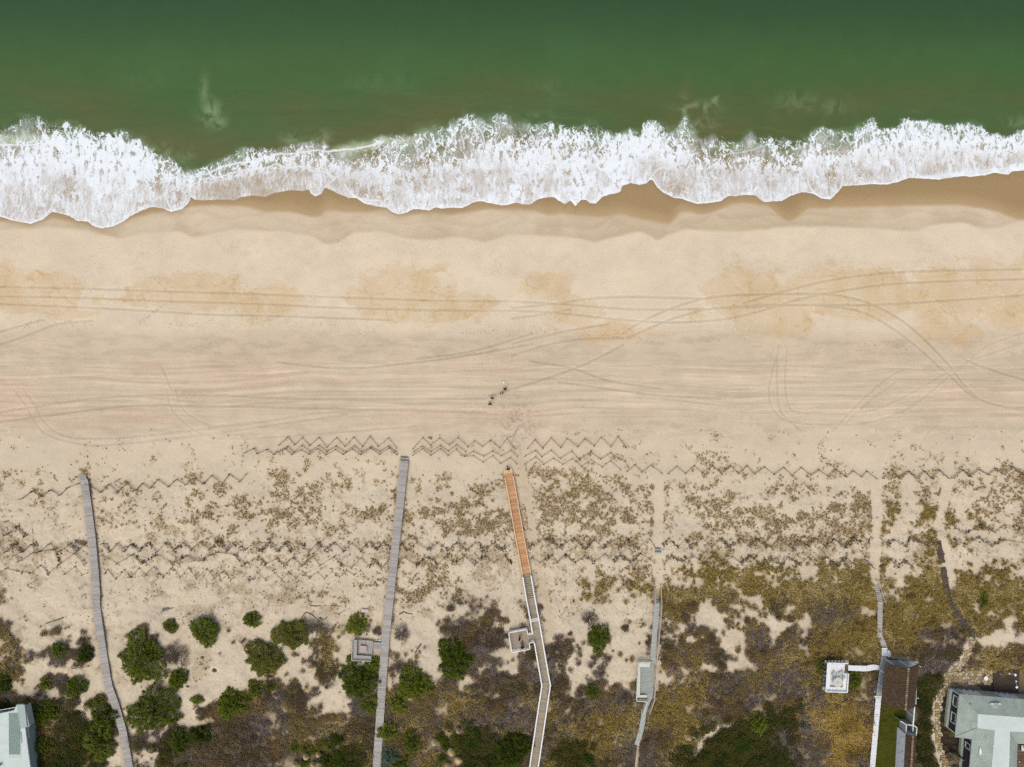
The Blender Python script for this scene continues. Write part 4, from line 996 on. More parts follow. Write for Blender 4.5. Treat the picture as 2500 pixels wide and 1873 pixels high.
# ------------------------------------------------------------------ zigzag sand fences: points, height, material, label
FENCES = [
 ([(56,1219),(82,1198),(105,1214),(127,1195),(150,1210),(169,1190),(195,1181)], .8, 0, 'short zigzag sand fence meeting the left side of the leftmost walkway near its seaward end'),
 ([(215,1179),(249,1203),(271,1182),(290,1199),(314,1179),(331,1196),(351,1178),(369,1193),(390,1171),(414,1189),(433,1170),(455,1185),(477,1166),(499,1182),(519,1161),(544,1180),(563,1158),(586,1177),(604,1157)], .7, 0, 'long zigzag sand fence climbing rightward from the seaward end of the leftmost walkway'),
 ([(-20,1302),(0,1284),(17,1304),(46,1284),(66,1307)], .9, 0, 'short zigzag sand fence alone at the left edge, above the twig-choked rows'),
 ([(-30,1346),(0,1326),(19,1345),(39,1326),(58,1347),(82,1326),(100,1345),(127,1326),(149,1345),(173,1326),(194,1345),(212,1327)], .9, 0, 'upper of three rear zigzag fences left of the leftmost walkway'),
 ([(40,1355),(52,1367),(82,1350),(136,1341),(150,1374),(188,1348),(212,1374)], .8, 0, 'ragged middle rear zigzag fence left of the leftmost walkway'),
 ([(0,1402),(17,1386),(45,1394),(77,1400),(101,1380),(120,1402),(143,1381),(160,1403),(185,1384),(201,1404),(216,1397)], .35, 0, 'low half-buried zigzag fence, lowest row left of the leftmost walkway'),
 ([(253,1325),(270,1345),(289,1326),(305,1345),(325,1326),(344,1344),(364,1325),(385,1345),(409,1325),(428,1344),(450,1323),(469,1342),(493,1322),(515,1341),(534,1322),(557,1342),(577,1322),(599,1341),(622,1323),(635,1344),(657,1323),(677,1346),(698,1323),(713,1346),(735,1325),(754,1346),(777,1323),(796,1344),(820,1323),(840,1346),(860,1323),(881,1346),(902,1323),(920,1343),(937,1323),(953,1341)], .8, 0, 'upper rear zigzag fence spanning between the leftmost walkway and the long grey walkway'),
 ([(252,1354),(289,1377),(328,1351),(351,1374),(386,1352),(421,1373),(460,1355),(489,1370),(535,1345),(574,1355),(602,1377),(632,1359),(650,1377),(677,1362),(695,1380),(719,1361),(740,1380),(763,1359),(783,1380),(816,1358),(834,1377),(860,1383),(881,1362),(902,1383),(914,1364),(931,1387),(945,1371)], .7, 0, 'middle rear zigzag fence between the leftmost walkway and the long grey walkway, tangled with twigs'),
 ([(256,1399),(265,1391),(285,1412),(304,1389),(320,1409),(340,1389),(359,1404),(376,1384),(399,1407),(422,1386),(441,1409),(461,1387),(482,1412),(506,1389),(525,1413),(547,1391),(566,1416),(590,1394),(610,1416),(629,1398),(650,1417),(669,1397),(687,1417),(705,1397),(723,1413),(741,1395),(756,1411),(775,1395),(792,1413),(810,1394),(828,1410),(845,1392),(866,1405),(881,1392),(899,1413)], .3, 0, 'faint nearly buried zigzag fence, lowest row between the leftmost and the long grey walkway'),
 ([(683,1086),(703,1067),(719,1086),(740,1067),(758,1089),(779,1067),(799,1091),(821,1067),(843,1089),(865,1068),(885,1089),(905,1067),(925,1089),(948,1068),(968,1093)], .6, 0, 'foremost zigzag fence on the sand to the left of the long grey walkway'),
 ([(677,1101),(702,1091),(719,1103),(740,1089),(758,1103),(779,1089),(800,1103),(823,1089),(843,1103),(865,1089),(884,1103),(905,1089),(928,1103),(948,1089),(969,1103)], .7, 0, 'second of three close zigzag fences left of the grey walkway seaward end'),
 ([(601,1104),(622,1095),(633,1108),(655,1096),(672,1111),(699,1095),(714,1111),(737,1097),(756,1111),(778,1097),(798,1111),(819,1097),(840,1111),(863,1097),(883,1111),(905,1096),(928,1111),(950,1095),(971,1111)], .8, 0, 'third and longest of the close zigzag fences left of the grey walkway seaward end'),
 ([(1007,1095),(1032,1070),(1052,1088),(1074,1069),(1096,1087),(1117,1070),(1142,1093),(1157,1076),(1179,1091),(1198,1073),(1221,1093),(1239,1072),(1257,1093)], .6, 0, 'foremost zigzag fence between the grey walkway and the orange walkway'),
 ([(1011,1103),(1032,1088),(1051,1103),(1075,1088),(1095,1103),(1116,1088),(1136,1104)], .7, 0, 'short second zigzag fence between grey and orange walkways, close behind the foremost'),
 ([(1008,1112),(1032,1097),(1050,1112),(1074,1097),(1093,1112),(1113,1097),(1133,1114),(1154,1101),(1180,1114),(1202,1101),(1224,1114),(1246,1099),(1263,1117)], .7, 0, 'third zigzag fence between grey and orange walkways, the longest of the rear ones there'),
 ([(1134,1115),(1157,1112),(1180,1129),(1204,1114),(1223,1131),(1246,1115),(1263,1132)], .5, 0, 'last short zigzag fence just above the person at the orange walkway tip'),
 ([(1289,1093),(1306,1073),(1325,1095),(1346,1070),(1369,1095),(1385,1070),(1408,1091),(1427,1070),(1451,1088),(1468,1069),(1492,1092),(1507,1068),(1526,1093)], .8, 1, 'reddish-tinted foremost zigzag fence to the right of the orange walkway tip'),
 ([(1282,1116),(1307,1101),(1323,1117),(1347,1101),(1368,1118),(1394,1104),(1414,1120),(1441,1105),(1466,1120),(1490,1105),(1509,1121),(1524,1127),(1532,1140)], .7, 0, 'second zigzag fence right of the orange walkway tip, curling down at its right end'),
 ([(1282,1133),(1307,1117),(1328,1135),(1350,1120),(1373,1136),(1398,1121),(1420,1138),(1444,1124),(1469,1140),(1488,1127),(1514,1145)], .5, 0, 'third low zigzag fence right of the orange walkway tip, in the grass'),
 ([(1531,1151),(1550,1134),(1567,1154),(1589,1137),(1614,1157)], .7, 0, 'short two-peak zigzag fence just left of the first sandy footpath'),
 ([(1631,1156),(1652,1138),(1673,1156),(1694,1138),(1713,1155),(1738,1137),(1760,1156),(1781,1136),(1802,1156),(1823,1138),(1842,1158),(1866,1140),(1887,1159),(1911,1141),(1931,1159),(1954,1143),(1976,1159),(1996,1146),(2018,1161),(2036,1146),(2062,1165),(2080,1148),(2099,1164),(2115,1150),(2138,1168)], .7, 0, 'long front zigzag fence between the first and second sandy footpaths'),
 ([(2154,1168),(2175,1148),(2194,1167),(2214,1149),(2233,1166),(2251,1150),(2270,1166),(2287,1148),(2313,1168)], .8, 0, 'front zigzag fence between the second and third sandy footpaths'),
 ([(2323,1166),(2345,1146),(2365,1164),(2383,1146),(2407,1159),(2428,1142),(2446,1159),(2469,1140),(2491,1157),(2512,1141),(2540,1158)], .9, 0, 'front zigzag fence running off the right edge beyond the third sandy footpath'),
 ([(980,1325),(995,1343),(1019,1322),(1044,1341),(1068,1323),(1095,1346),(1117,1322),(1138,1341),(1160,1323),(1183,1344),(1205,1325),(1226,1343),(1243,1330)], .8, 0, 'upper rear zigzag fence between the grey walkway and the orange walkway'),
 ([(974,1371),(990,1359),(1017,1380),(1044,1358),(1068,1377),(1090,1356),(1114,1374),(1135,1356),(1160,1380),(1184,1356),(1208,1374),(1232,1356),(1250,1375)], .8, 0, 'lower rear zigzag fence between the grey walkway and the orange walkway'),
 ([(1292,1336),(1340,1312),(1366,1335),(1400,1313),(1430,1338),(1449,1316),(1474,1338),(1490,1318),(1515,1337),(1530,1316),(1554,1337),(1585,1315),(1598,1334)], .8, 0, 'upper rear zigzag fence between the orange walkway and the small grey beach steps'),
 ([(1298,1361),(1318,1375),(1347,1355),(1359,1374),(1378,1354),(1405,1371),(1428,1355),(1451,1371),(1475,1351),(1498,1370),(1514,1354),(1538,1371),(1564,1350),(1596,1375)], .7, 0, 'lower rear zigzag fence between the orange walkway and the small grey beach steps'),
 ([(1618,1334),(1632,1315),(1654,1337),(1671,1315),(1689,1337),(1712,1315),(1735,1337),(1758,1316),(1780,1337),(1810,1315),(1830,1332),(1848,1315),(1880,1335),(1899,1316),(1934,1339),(1945,1316),(1971,1332),(1987,1315),(2013,1332),(2036,1315),(2062,1334),(2083,1313),(2109,1334),(2125,1312)], .8, 0, 'upper rear zigzag fence from the small grey beach steps to the second sandy footpath'),
 ([(1621,1374),(1638,1354),(1663,1370),(1690,1358),(1718,1375),(1738,1357),(1764,1378),(1787,1358),(1810,1377),(1830,1355),(1856,1381),(1879,1357),(1908,1383),(1922,1358),(1952,1381),(1971,1360),(1997,1384),(2013,1360),(2041,1383),(2062,1361),(2095,1388),(2110,1364),(2130,1384)], .8, 0, 'lower rear zigzag fence along the grass edge, from the small steps to the second footpath'),
 ([(2146,1312),(2167,1331),(2181,1315),(2207,1335),(2219,1312),(2262,1331),(2278,1312)], .7, 0, 'upper rear zigzag fence between the second and third sandy footpaths'),
 ([(2146,1384),(2172,1364),(2190,1384),(2207,1367),(2222,1380)], .7, 0, 'short lower rear zigzag fence right of the second sandy footpath'),
 ([(2329,1289),(2358,1299),(2395,1280),(2424,1300),(2450,1280),(2475,1282),(2500,1289),(2540,1278)], .6, 0, 'upper rear zigzag fence right of the third sandy footpath, broken and shallow'),
 ([(2326,1315),(2355,1329),(2387,1313),(2417,1331),(2447,1316),(2500,1326),(2540,1312)], .6, 0, 'lower rear zigzag fence right of the third sandy footpath'),
]
def build_fence(pts, hgt, red, label):
    rear = pts[0][1] > 1270
    m = M_FENCE_R if red else (M_FENCE_OLD if rear else M_FENCE)
    Rj = random.Random(int(pts[0][0] + 3 * pts[0][1])); pts = [(a + Rj.uniform(-1.6, 1.6), b + Rj.uniform(-2.0, 2.0)) for a, b in pts]
    t = thing('sand_fence', G(*pts[0]), label, 'fence', 'zigzag sand fences')
    b = MB(); w = MB(); Rf = random.Random(int(pts[0][0] * 7 + pts[0][1]))
    ht = hgt * 1.05
    prev = None
    for (x0, y0), (x1, y1) in zip(pts[:-1], pts[1:]):
        L = math.hypot(x1 - x0, y1 - y0) * S
        n_ = max(2, int(L / .14)); lean = Rf.uniform(-.12, .12)
        sag = Rf.uniform(.72, 1.0) if not rear else Rf.choice((.3, .55, .8, .9, .95))
        for i in range(n_):
            f = (i + .5) / n_
            px, py = x0 + (x1 - x0) * f, y0 + (y1 - y0) * f
            g = G(px, py, -.05)
            h = ht * (1 - (1 - sag) * math.sin(math.pi * f)) * Rf.uniform(.9, 1.06)
            dx, dy = (x1 - x0), -(y1 - y0); q = math.hypot(dx, dy); dx /= q; dy /= q
            off = Vector((-dy, dx, 0)) * (lean * h + Rf.uniform(-.02, .02)) + Vector((dx, dy, 0)) * Rf.uniform(-.04, .04)
            e = Vector((dx, dy, 0)) * .022; s = Vector((-dy, dx, 0)) * .009
            tp = g + off + Vector((0, 0, h))
            b.hexa([g - e - s, g + e - s, g + e + s, g - e + s], [tp - e - s, tp + e - s, tp + e + s, tp - e + s])
        a0, a1 = G(x0, y0), G(x1, y1)
        for zz in (.3, .8):
            w.tube([a0 + Vector((0, 0, ht * zz)), a1 + Vector((0, 0, ht * zz * sag))], .008, 3, False)
        piece('post', (.09, .09, 1.3), m, t, a0 + Vector((0, 0, ht + .16)))
    piece('post', (.09, .09, 1.3), m, t, G(*pts[-1]) + Vector((0, 0, ht + .16)))
    o = b.build('picket', m, t); o['kind'] = 'stuff'
    w.build('wire', M_GREY_D, t)
for f_ in FENCES: build_fence(*f_)

# ------------------------------------------------------------------ scatter the plants
def grow():
    inner_k = lambda X, Y: ~keepout(X, Y)
    T_, M_, O_, B_, D_, Y_, W_ = [ord(c) for c in 'tmobdyw']
    # one candidate cloud per kind
    def take(step, codes, thr=0.0, prob=1.0, soft=.12):
        X, Y = jgrid(step)
        k = kind_at(X, Y); m = np.isin(k, codes)
        X, Y = X[m], Y[m]
        c = cover(X, Y)
        pr = prob * (np.clip((c - thr) / soft, 0, 1) ** 1.4 if soft > .2 else np.clip((c - thr) / soft, .25, 1))
        m = (c > thr) & (rng.random(X.size) < pr) & inner_k(X, Y)
        X, Y, c = X[m], Y[m], c[m]
        vis = (X > -60) & (X < 2560)
        return X[vis], Y[vis], c[vis]
    # sparse tan tufts of the foredune
    X, Y, c = take(2.7, [T_], -.16, .8, .42)
    X2, Y2, c2 = take(4.2, [M_], -.16, .6, .4)
    X = np.r_[X, X2]; Y = np.r_[Y, Y2]
    scatter('beach_grass', np.c_[X, Y], rng.uniform(.3, .85, X.size), np.clip(fbm(X / 40, Y / 40, 101, 2) * 1.6 - .3 + rng.normal(0, .15, X.size), 0, 1),
            [[(proto_grass(13, .24, .28, .038), M_TUFT)] for _ in range(4)])['kind'] = 'stuff'
    # mixed grey and olive plants of the dune face
    X, Y, c = take(2.9, [M_], -.08, .8, .34)
    ps = []
    for _ in range(3): ps.append([(proto_grass(14, .25, .22, .04), M_MIX)])
    for _ in range(3):
        b, l = proto_scrub(12, .24, .16, .012, 18, .05); ps.append([(b, M_MIX), (l, M_MIX)])
    scatter('dune_face_plants', np.c_[X, Y], rng.uniform(.35, .95, X.size), np.clip(fbm(X / 26, Y / 26, 102, 3) * 2 - .5 + rng.normal(0, .12, X.size), 0, 1), ps)['kind'] = 'stuff'
    # dark twigs and wrack between the rear fences and on open sand
    X, Y, c = take(5.5, [W_], -.14, .7, .4)
    fx, fy = [], []
    for pts, h, rd, lb in FENCES:
        if pts[0][1] > 1270:
            den = .34 if h > .5 else .10
            for (x0, y0), (x1, y1) in zip(pts[:-1], pts[1:]):
                for _ in range(int(math.hypot(x1 - x0, y1 - y0) * den * 1.3)):
                    f = rng.random()
                    if fbm(np.array([x0 / 30.]), np.array([y0 / 18.]), 103, 2)[0] < .42: continue
                    fx.append(x0 + (x1 - x0) * f + rng.normal(0, 3.5)); fy.append(y0 + (y1 - y0) * f + rng.normal(0, 3.5))
    fx = np.array(fx); fy = np.array(fy); k = inner_k(fx, fy); fx, fy = fx[k], fy[k]
    ux = rng.uniform(-20, 2520, 5200); uy = 1235 + 290 * rng.random(5200) ** .9
    k = (fbm(ux / 34, uy / 22, 111, 3) > .50) & (cover(ux, uy) < .25) & inner_k(ux, uy); k &= ~((ux > 1620) & (uy > 1420))
    X = np.r_[X, ux[k]]; Y = np.r_[Y, uy[k]]
    X = np.r_[X, fx]; Y = np.r_[Y, fy]
    sc = np.r_[rng.uniform(.25, .85, X.size - fx.size), rng.uniform(.5, 1.25, fx.size)]
    # the drift line high on the beach
    dl = smooth_pts([(0, 805), (60, 795), (100, 784), (180, 792), (250, 788), (420, 798), (560, 780), (640, 778), (700, 792), (780, 800), (880, 812), (940, 800), (1010, 796), (1080, 806), (1180, 812), (1260, 805), (1350, 806), (1420, 812), (1500, 820), (1570, 828), (1620, 838), (1680, 852), (1740, 832), (1800, 826), (1870, 842), (1990, 850), (2080, 838), (2150, 842), (2230, 856)], 6)
    lx = np.array([p[0] for p in dl]); ly = np.array([p[1] for p in dl])
    nx = rng.uniform(0, 2230, 1000); ny = np.interp(nx, lx, ly) + rng.normal(0, 5, nx.size)
    kk = fbm(nx / 50, ny / 50, 104, 2) > .46
    a_ = np.linspace(0, 1, 70); bx = 342 + 60 * a_ + rng.normal(0, 1.5, 70); by = 788 - 45 * a_ + rng.normal(0, 1.5, 70)
    X = np.r_[X, nx[kk], bx]; Y = np.r_[Y, ny[kk], by]; sc = np.r_[sc, rng.uniform(.15, .45, kk.sum()), rng.uniform(.15, .4, 70)]
    scatter('twig_litter', np.c_[X, Y], sc, rng.random(X.size), [[(proto_twigs(5, .34, .03), M_TWIG)] for _ in range(5)] + [[(proto_grass(12, .2, .2, .05), M_TWIG)] for _ in range(2)], tilt=.08)['kind'] = 'stuff'
    # golden dune grass
    X, Y, c = take(4.9, [O_], -.08, .95, .26)
    scatter('dune_grass', np.c_[X, Y], rng.uniform(.6, 1.35, X.size), np.clip(fbm(X / 60, Y / 50, 105, 4) * 2.4 - .8 + rng.normal(0, .14, X.size), 0, 1),
            [[(proto_grass(22, .6 if i % 2 else .42, .5, .05, bias=.01 if i < 3 else 0), M_GOLD)] for i in range(6)])['kind'] = 'stuff'
    X, Y, c = take(4.6, [Y_], -.03, .95, .10)
    scatter('straw_grass', np.c_[X, Y], rng.uniform(.6, 1.35, X.size), np.clip(fbm(X / 30, Y / 30, 106, 3) * 2.4 - .7, 0, 1),
            [[(proto_grass(24, .55, .45, .045), M_BRIGHT)] for i in range(4)])['kind'] = 'stuff'
    # bare and brown-leaved scrub
    X, Y, c = take(5.2, [B_], -.05, .95, .28)
    hue = fbm(X / 45, Y / 40, 107, 3)
    ps = []
    for i in range(4):
        b, l = proto_scrub(26, .55, .6, .016, 14, .06); ps.append([(b, M_SCRUB), (l, M_SCRUBLEAF)])
    for i in range(4):
        b, l = proto_scrub(14, .5, .55, .016, 80, .075); ps.append([(b, M_SCRUB), (l, M_SCRUBLEAF)])
    idx = np.where(hue + rng.normal(0, .05, X.size) < .55, rng.integers(0, 4, X.size), rng.integers(4, 8, X.size))
    scatter('dune_scrub', np.c_[X, Y], rng.uniform(.6, 1.5, X.size) * np.clip(.55 + 1.6 * c, .4, 1), np.clip(fbm(X / 70, Y / 60, 108, 4) * 2.6 - .85 + rng.normal(0, .12, X.size), 0, 1), ps, idx)['kind'] = 'stuff'
    # dark green leafy scrub
    X, Y, c = take(6.2, [D_], -.02, .95, .10)
    ps = []
    for i in range(4):
        b, l = proto_scrub(8, .6, .75, .016, 150, .085); ps.append([(b, M_SCRUB), (l, M_DKGREEN)])
    scatter('green_scrub', np.c_[X, Y], rng.uniform(.7, 1.6, X.size), np.clip(fbm(X / 50, Y / 50, 109, 3) * 2 - .5, 0, 1), ps)['kind'] = 'stuff'
    # lawn and low golden plants of the mulch bed
    X, Y = jgrid(2.6, 1710, 1950, 2120, 2220); m = in_poly(X, Y, LAWN) & ~in_poly(X, Y, [(2186, 1762), (2240, 1762), (2240, 1960), (2184, 1960)])
    X, Y = X[m], Y[m]
    lawn_m = plant_mat('lawn_blades', [(60, 68, 8), (80, 84, 16), (94, 90, 28), (68, 76, 12)], .8)
    scatter('lawn_grass', np.c_[X, Y], rng.uniform(.7, 1.1, X.size), np.clip(fbm(X / 22, Y / 22, 110, 3) * 1.8 - .4, 0, 1), [[(proto_grass(26, .17, .06, .03), lawn_m)] for _ in range(3)], tilt=.03)['kind'] = 'stuff'
grow()

# ------------------------------------------------------------------ shrubs one can tell apart
def shrub(px, py, rx, ry, h, mi, label, name='green_shrub', cat='shrub', group='shrubs on the dune', lsz=.30, bare=False):
    Rs = random.Random(int(px * 13 + py * 7)); 
    z0 = float(gz(px, py)); c = P(px, py, z0 + h * .55); base = Vector((c.x, c.y, z0))
    t = thing(name, base, label, cat, group)
    rx *= S * .9; ry *= S * .9
    ph = [Rs.uniform(0, 6.28) for _ in range(5)]
    def prof(a): return 1 + .16 * math.sin(2 * a + ph[0]) + .12 * math.sin(3 * a + ph[1]) + .09 * math.sin(5 * a + ph[2]) + .07 * math.sin(9 * a + ph[3]) + .07 * math.sin(16 * a + ph[4]) + .05 * math.sin(29 * a + ph[0])
    lf = MB(); tw = MB()
    global R
    R = Rs
    area = math.pi * rx * ry
    n_ = int(min(1300, 38 * area + 40))
    for i in range(n_):
        a = Rs.uniform(0, 6.28); q = Rs.random() ** .55 * .97
        low = Rs.random() < .3
        pr = prof(a)
        lobe = .72 + .28 * math.sin(q * 7 + 4 * math.sin(a * 3 + ph[4]) + ph[1])
        z = h * math.sqrt(max(0.02, 1 - q * q)) * (lobe if not low else .45 * lobe)
        p = base + Vector((math.cos(a) * rx * pr * q, math.sin(a) * ry * pr * q, z))
        out = Vector((math.cos(a) * q, math.sin(a) * q, .55 * (1 - q) + .1))
        for k in range(9 if not bare else 3):
            d = out + Vector((Rs.gauss(0, .45), Rs.gauss(0, .45), Rs.gauss(0, .22)))
            if bare:
                e = p + d.normalized() * Rs.uniform(.25, .5)
                tw.tube([p - out * .15, e], [.014, .006], 3, False)
            else:
                leaf(lf, p + Vector((Rs.gauss(0, .05), Rs.gauss(0, .05), Rs.gauss(0, .04))), d, lsz * Rs.uniform(.6, 1.25) * (1 + .45 * (q > .8)), lsz * .34)
    nb = 6 if not bare else 16
    br = MB()
    for i in range(nb):
        a = Rs.uniform(0, 6.28); q = Rs.uniform(.5, 1.12); pr = prof(a)
        e = base + Vector((math.cos(a) * rx * pr * q, math.sin(a) * ry * pr * q, h * Rs.uniform(.5, .95)))
        m_ = base.lerp(e, .5) + Vector((Rs.uniform(-.15, .15), Rs.uniform(-.15, .15), h * .12))
        br.tube([base - Vector((0, 0, .1)), m_, e], [.06, .04, .015], 4)
        for _ in range(3):
            br.tube([m_.lerp(e, Rs.uniform(.2, .8)), e + Vector((Rs.uniform(-.4, .4), Rs.uniform(-.4, .4), Rs.uniform(-.1, .15)))], [.02, .008], 3, False)
    br.build('branch', M_BARK, t)
    if bare: tw.build('crown', M_GREYBUSH, t)
    else: lf.build('crown', M_GREENS[mi], t)
    return t
SHRUBS = [
 (141, 1590, 17, 16, 1.0, 1, 'small dark green shrub, left of a pair among brown scrub near the leftmost walkway'),
 (205, 1600, 19, 18, 1.1, 1, 'small dark green shrub close to the left side of the leftmost walkway, in brown scrub'),
 (109, 1671, 13, 15, .8, 0, 'smallest round shrub on open sand above the flat white-roofed building'),
 (183, 1681, 25, 23, 1.4, 0, 'round green shrub on sand midway between the leftmost walkway and the white-roofed building'),
 (237, 1713, 17, 12, .9, 2, 'small olive shrub touching the leftmost walkway where the walkway bends'),
 (108, 1742, 42, 26, 1.5, 0, 'wide green shrub right beside the corner of the flat white roof'),
 (250, 1750, 30, 32, 1.7, 1, 'dark shrub hugging the left side of the leftmost walkway opposite the widest shrub'),
 (240, 1812, 40, 44, 1.9, 1, 'large dark shrub at the left of the leftmost walkway near the bottom edge'),
 (110, 1820, 30, 24, 1.5, 1, 'dark shrub right of the white roof, just above the bottom edge'),
 (8, 1668, 16, 18, 1.2, 1, 'dark shrub cut by the left edge, above the white-roofed building'),
 (16, 1731, 22, 9, 1.0, 1, 'low shrub growing against the top edge of the flat white roof'),
 (343, 1612, 50, 68, 2.3, 1, 'tall large green shrub right of the leftmost walkway, the upper of two big ones'),
 (370, 1738, 66, 52, 2.4, 1, 'widest shrub of all, leaning over the leftmost walkway'),
 (414, 1530, 14, 14, .9, 0, 'small round shrub alone on sand above the tall large shrub'),
 (497, 1543, 33, 33, 1.8, 0, 'round medium shrub alone on the open sand left of centre'),
 (614, 1514, 19, 17, 1.0, 0, 'small round shrub alone, highest up the sand between the first two walkways'),
 (708, 1551, 40, 36, 1.7, 2, 'olive green shrub, upper right of a joined diagonal pair on the sand'),
 (642, 1610, 50, 36, 1.8, 2, 'spreading olive shrub, lower left of a joined diagonal pair on the sand'),
 (433, 1660, 23, 22, 1.3, 0, 'round shrub below a bare grey bush, right of the tall large shrub'),
 (621, 1683, 15, 18, 1.0, 1, 'small dark upright shrub alone on sand below the diagonal pair'),
 (660, 1677, 11, 11, .8, 1, 'tiny shrub just right of the small dark upright shrub'),
 (481, 1710, 12, 9, .7, 0, 'tiny shrub on sand just left of the broad shrub edging the grey scrub'),
 (564, 1722, 42, 32, 1.7, 0, 'broad green shrub on the upper edge of the grey bare scrub'),
 (437, 1812, 27, 27, 1.6, 1, 'dark shrub near the bottom, left of a touching pair in the scrub'),
 (487, 1798, 29, 22, 1.5, 1, 'dark shrub near the bottom, right of a touching pair in the scrub'),
 (719, 1826, 11, 10, .7, 0, 'leftmost of the small clipped shrubs around the wrapped cones'),
 (742, 1828, 9, 9, .7, 1, 'second small clipped shrub from the left in the row above the wrapped cones'),
 (764, 1833, 10, 9, .7, 1, 'small clipped shrub directly between two tan wrapped cones'),
 (779, 1821, 10, 9, .7, 0, 'fourth small clipped shrub of the curved row above the wrapped cones'),
 (793, 1810, 10, 9, .7, 0, 'topmost small clipped shrub of the curved row above the wrapped cones'),
 (806, 1824, 10, 10, .7, 1, 'rightmost small clipped shrub of the curved row, nearest the grey walkway'),
 (741, 1864, 11, 8, .8, 1, 'clipped shrub at the bottom edge between the left pair of wrapped cones'),
 (800, 1857, 22, 18, 1.2, 1, 'dark clipped shrub at the bottom edge right of the left group of wrapped cones'),
 (870, 1527, 26, 23, 1.4, 0, 'neat round shrub above the grey bench platform'),
 (873, 1668, 42, 42, 2.1, 1, 'big round shrub below the grey bench platform'),
 (912, 1623, 17, 18, 1.1, 0, 'small shrub wedged between the bench platform and the long grey walkway'),
 (861, 1612, 14, 12, .9, 1, 'small dark shrub tucked against the lower left corner of the bench platform'),
 (901, 1722, 19, 22, 1.2, 1, 'dark shrub left of the long grey walkway, just below the big round shrub'),
 (823, 1806, 17, 15, 1.1, 1, 'dark shrub left of the long grey walkway just above the wrapped-cone group'),
 (830, 1856, 18, 18, 1.2, 1, 'dark shrub at the bottom edge left of the long grey walkway'),
 (1110, 1612, 44, 48, 2.2, 0, 'biggest bright shrub right of the long grey walkway, standing on sand'),
 (1012, 1673, 41, 36, 1.9, 0, 'full green shrub just right of the long grey walkway, upper of a touching pair'),
 (973, 1716, 24, 26, 1.4, 0, 'shrub beside the long grey walkway, lower left of a touching pair'),
 (946, 1790, 21, 22, 1.4, 0, 'bright shrub overhanging the right edge of the long grey walkway near the bottom'),
 (1003, 1816, 22, 22, 1.4, 1, 'dark shrub midway between the grey walkway and the right group of wrapped cones'),
 (951, 1846, 26, 25, 1.4, 3, 'blue-green shrub right of the long grey walkway at the bottom'),
 (976, 1862, 24, 20, 1.4, 1, 'dark shrub at the bottom edge right behind the blue-green shrub'),
 (1074, 1799, 10, 10, .8, 1, 'small clipped shrub between the two upper right wrapped cones'),
 (1089, 1820, 13, 13, .9, 1, 'small clipped shrub above the tallest wrapped cone'),
 (1110, 1805, 10, 10, .8, 1, 'small clipped shrub right below the topmost wrapped cone'),
 (1120, 1832, 12, 11, .9, 0, 'small clipped shrub upper right of the rightmost wrapped cone'),
 (1077, 1855, 12, 10, .8, 1, 'small clipped shrub above the lowest wrapped cone at the bottom edge'),
 (1250, 1838, 44, 40, 2.1, 1, 'large spreading shrub left of the white-railed walkway at the bottom'),
 (1463, 1559, 28, 28, 1.7, 1, 'single dark green shrub on pale sand right of the white-railed walkway'),
 (1448, 1688, 17, 17, 1.2, 1, 'dark shrub buried in brown scrub below the single shrub on pale sand'),
 (2402, 1468, 11, 24, 1.0, 1, 'loose upright shrub in golden grass at the right, beside the dark stepped walkway'),
 (2087, 1663, 17, 22, 1.4, 1, 'round shrub against the right side of the white lookout deck'),
 (2004, 1624, 15, 13, 1.1, 1, 'dark shrub touching the upper left corner of the white lookout deck'),
 (1852, 1770, 24, 24, 1.5, 0, 'bright green clump standing out of the dark scrub right of the gravel path'),
]
for s_ in SHRUBS: shrub(*s_)
BARE = [
 (1112, 1535, 28, 20, 1.0, 'round grey-brown leafless bush alone on sand above the biggest bright shrub'),
 (973, 1628, 18, 21, .9, 'low brownish leafless bush just right of the long grey walkway'),
 (772, 1532, 34, 18, 1.0, 'grey leafless bush trailing right from the diagonal pair of olive shrubs'),
 (427, 1600, 30, 32, 1.2, 'grey leafless bush right of the tall large green shrub'),
 (1440, 1511, 20, 18, .9, 'dark leafless bush upper left of the single shrub on pale sand'),
 (980, 1548, 20, 18, .8, 'two-tone grey and ochre bush right of the long grey walkway'),
 (918, 1542, 7, 7, .6, 'small dark dead bush by the left edge of the walkway above the bench platform'),
]
for px, py, rx, ry, h, lb in BARE: shrub(px, py, rx, ry, h, 0, lb, 'leafless_bush', 'bush', 'leafless bushes on the dune', bare=True)

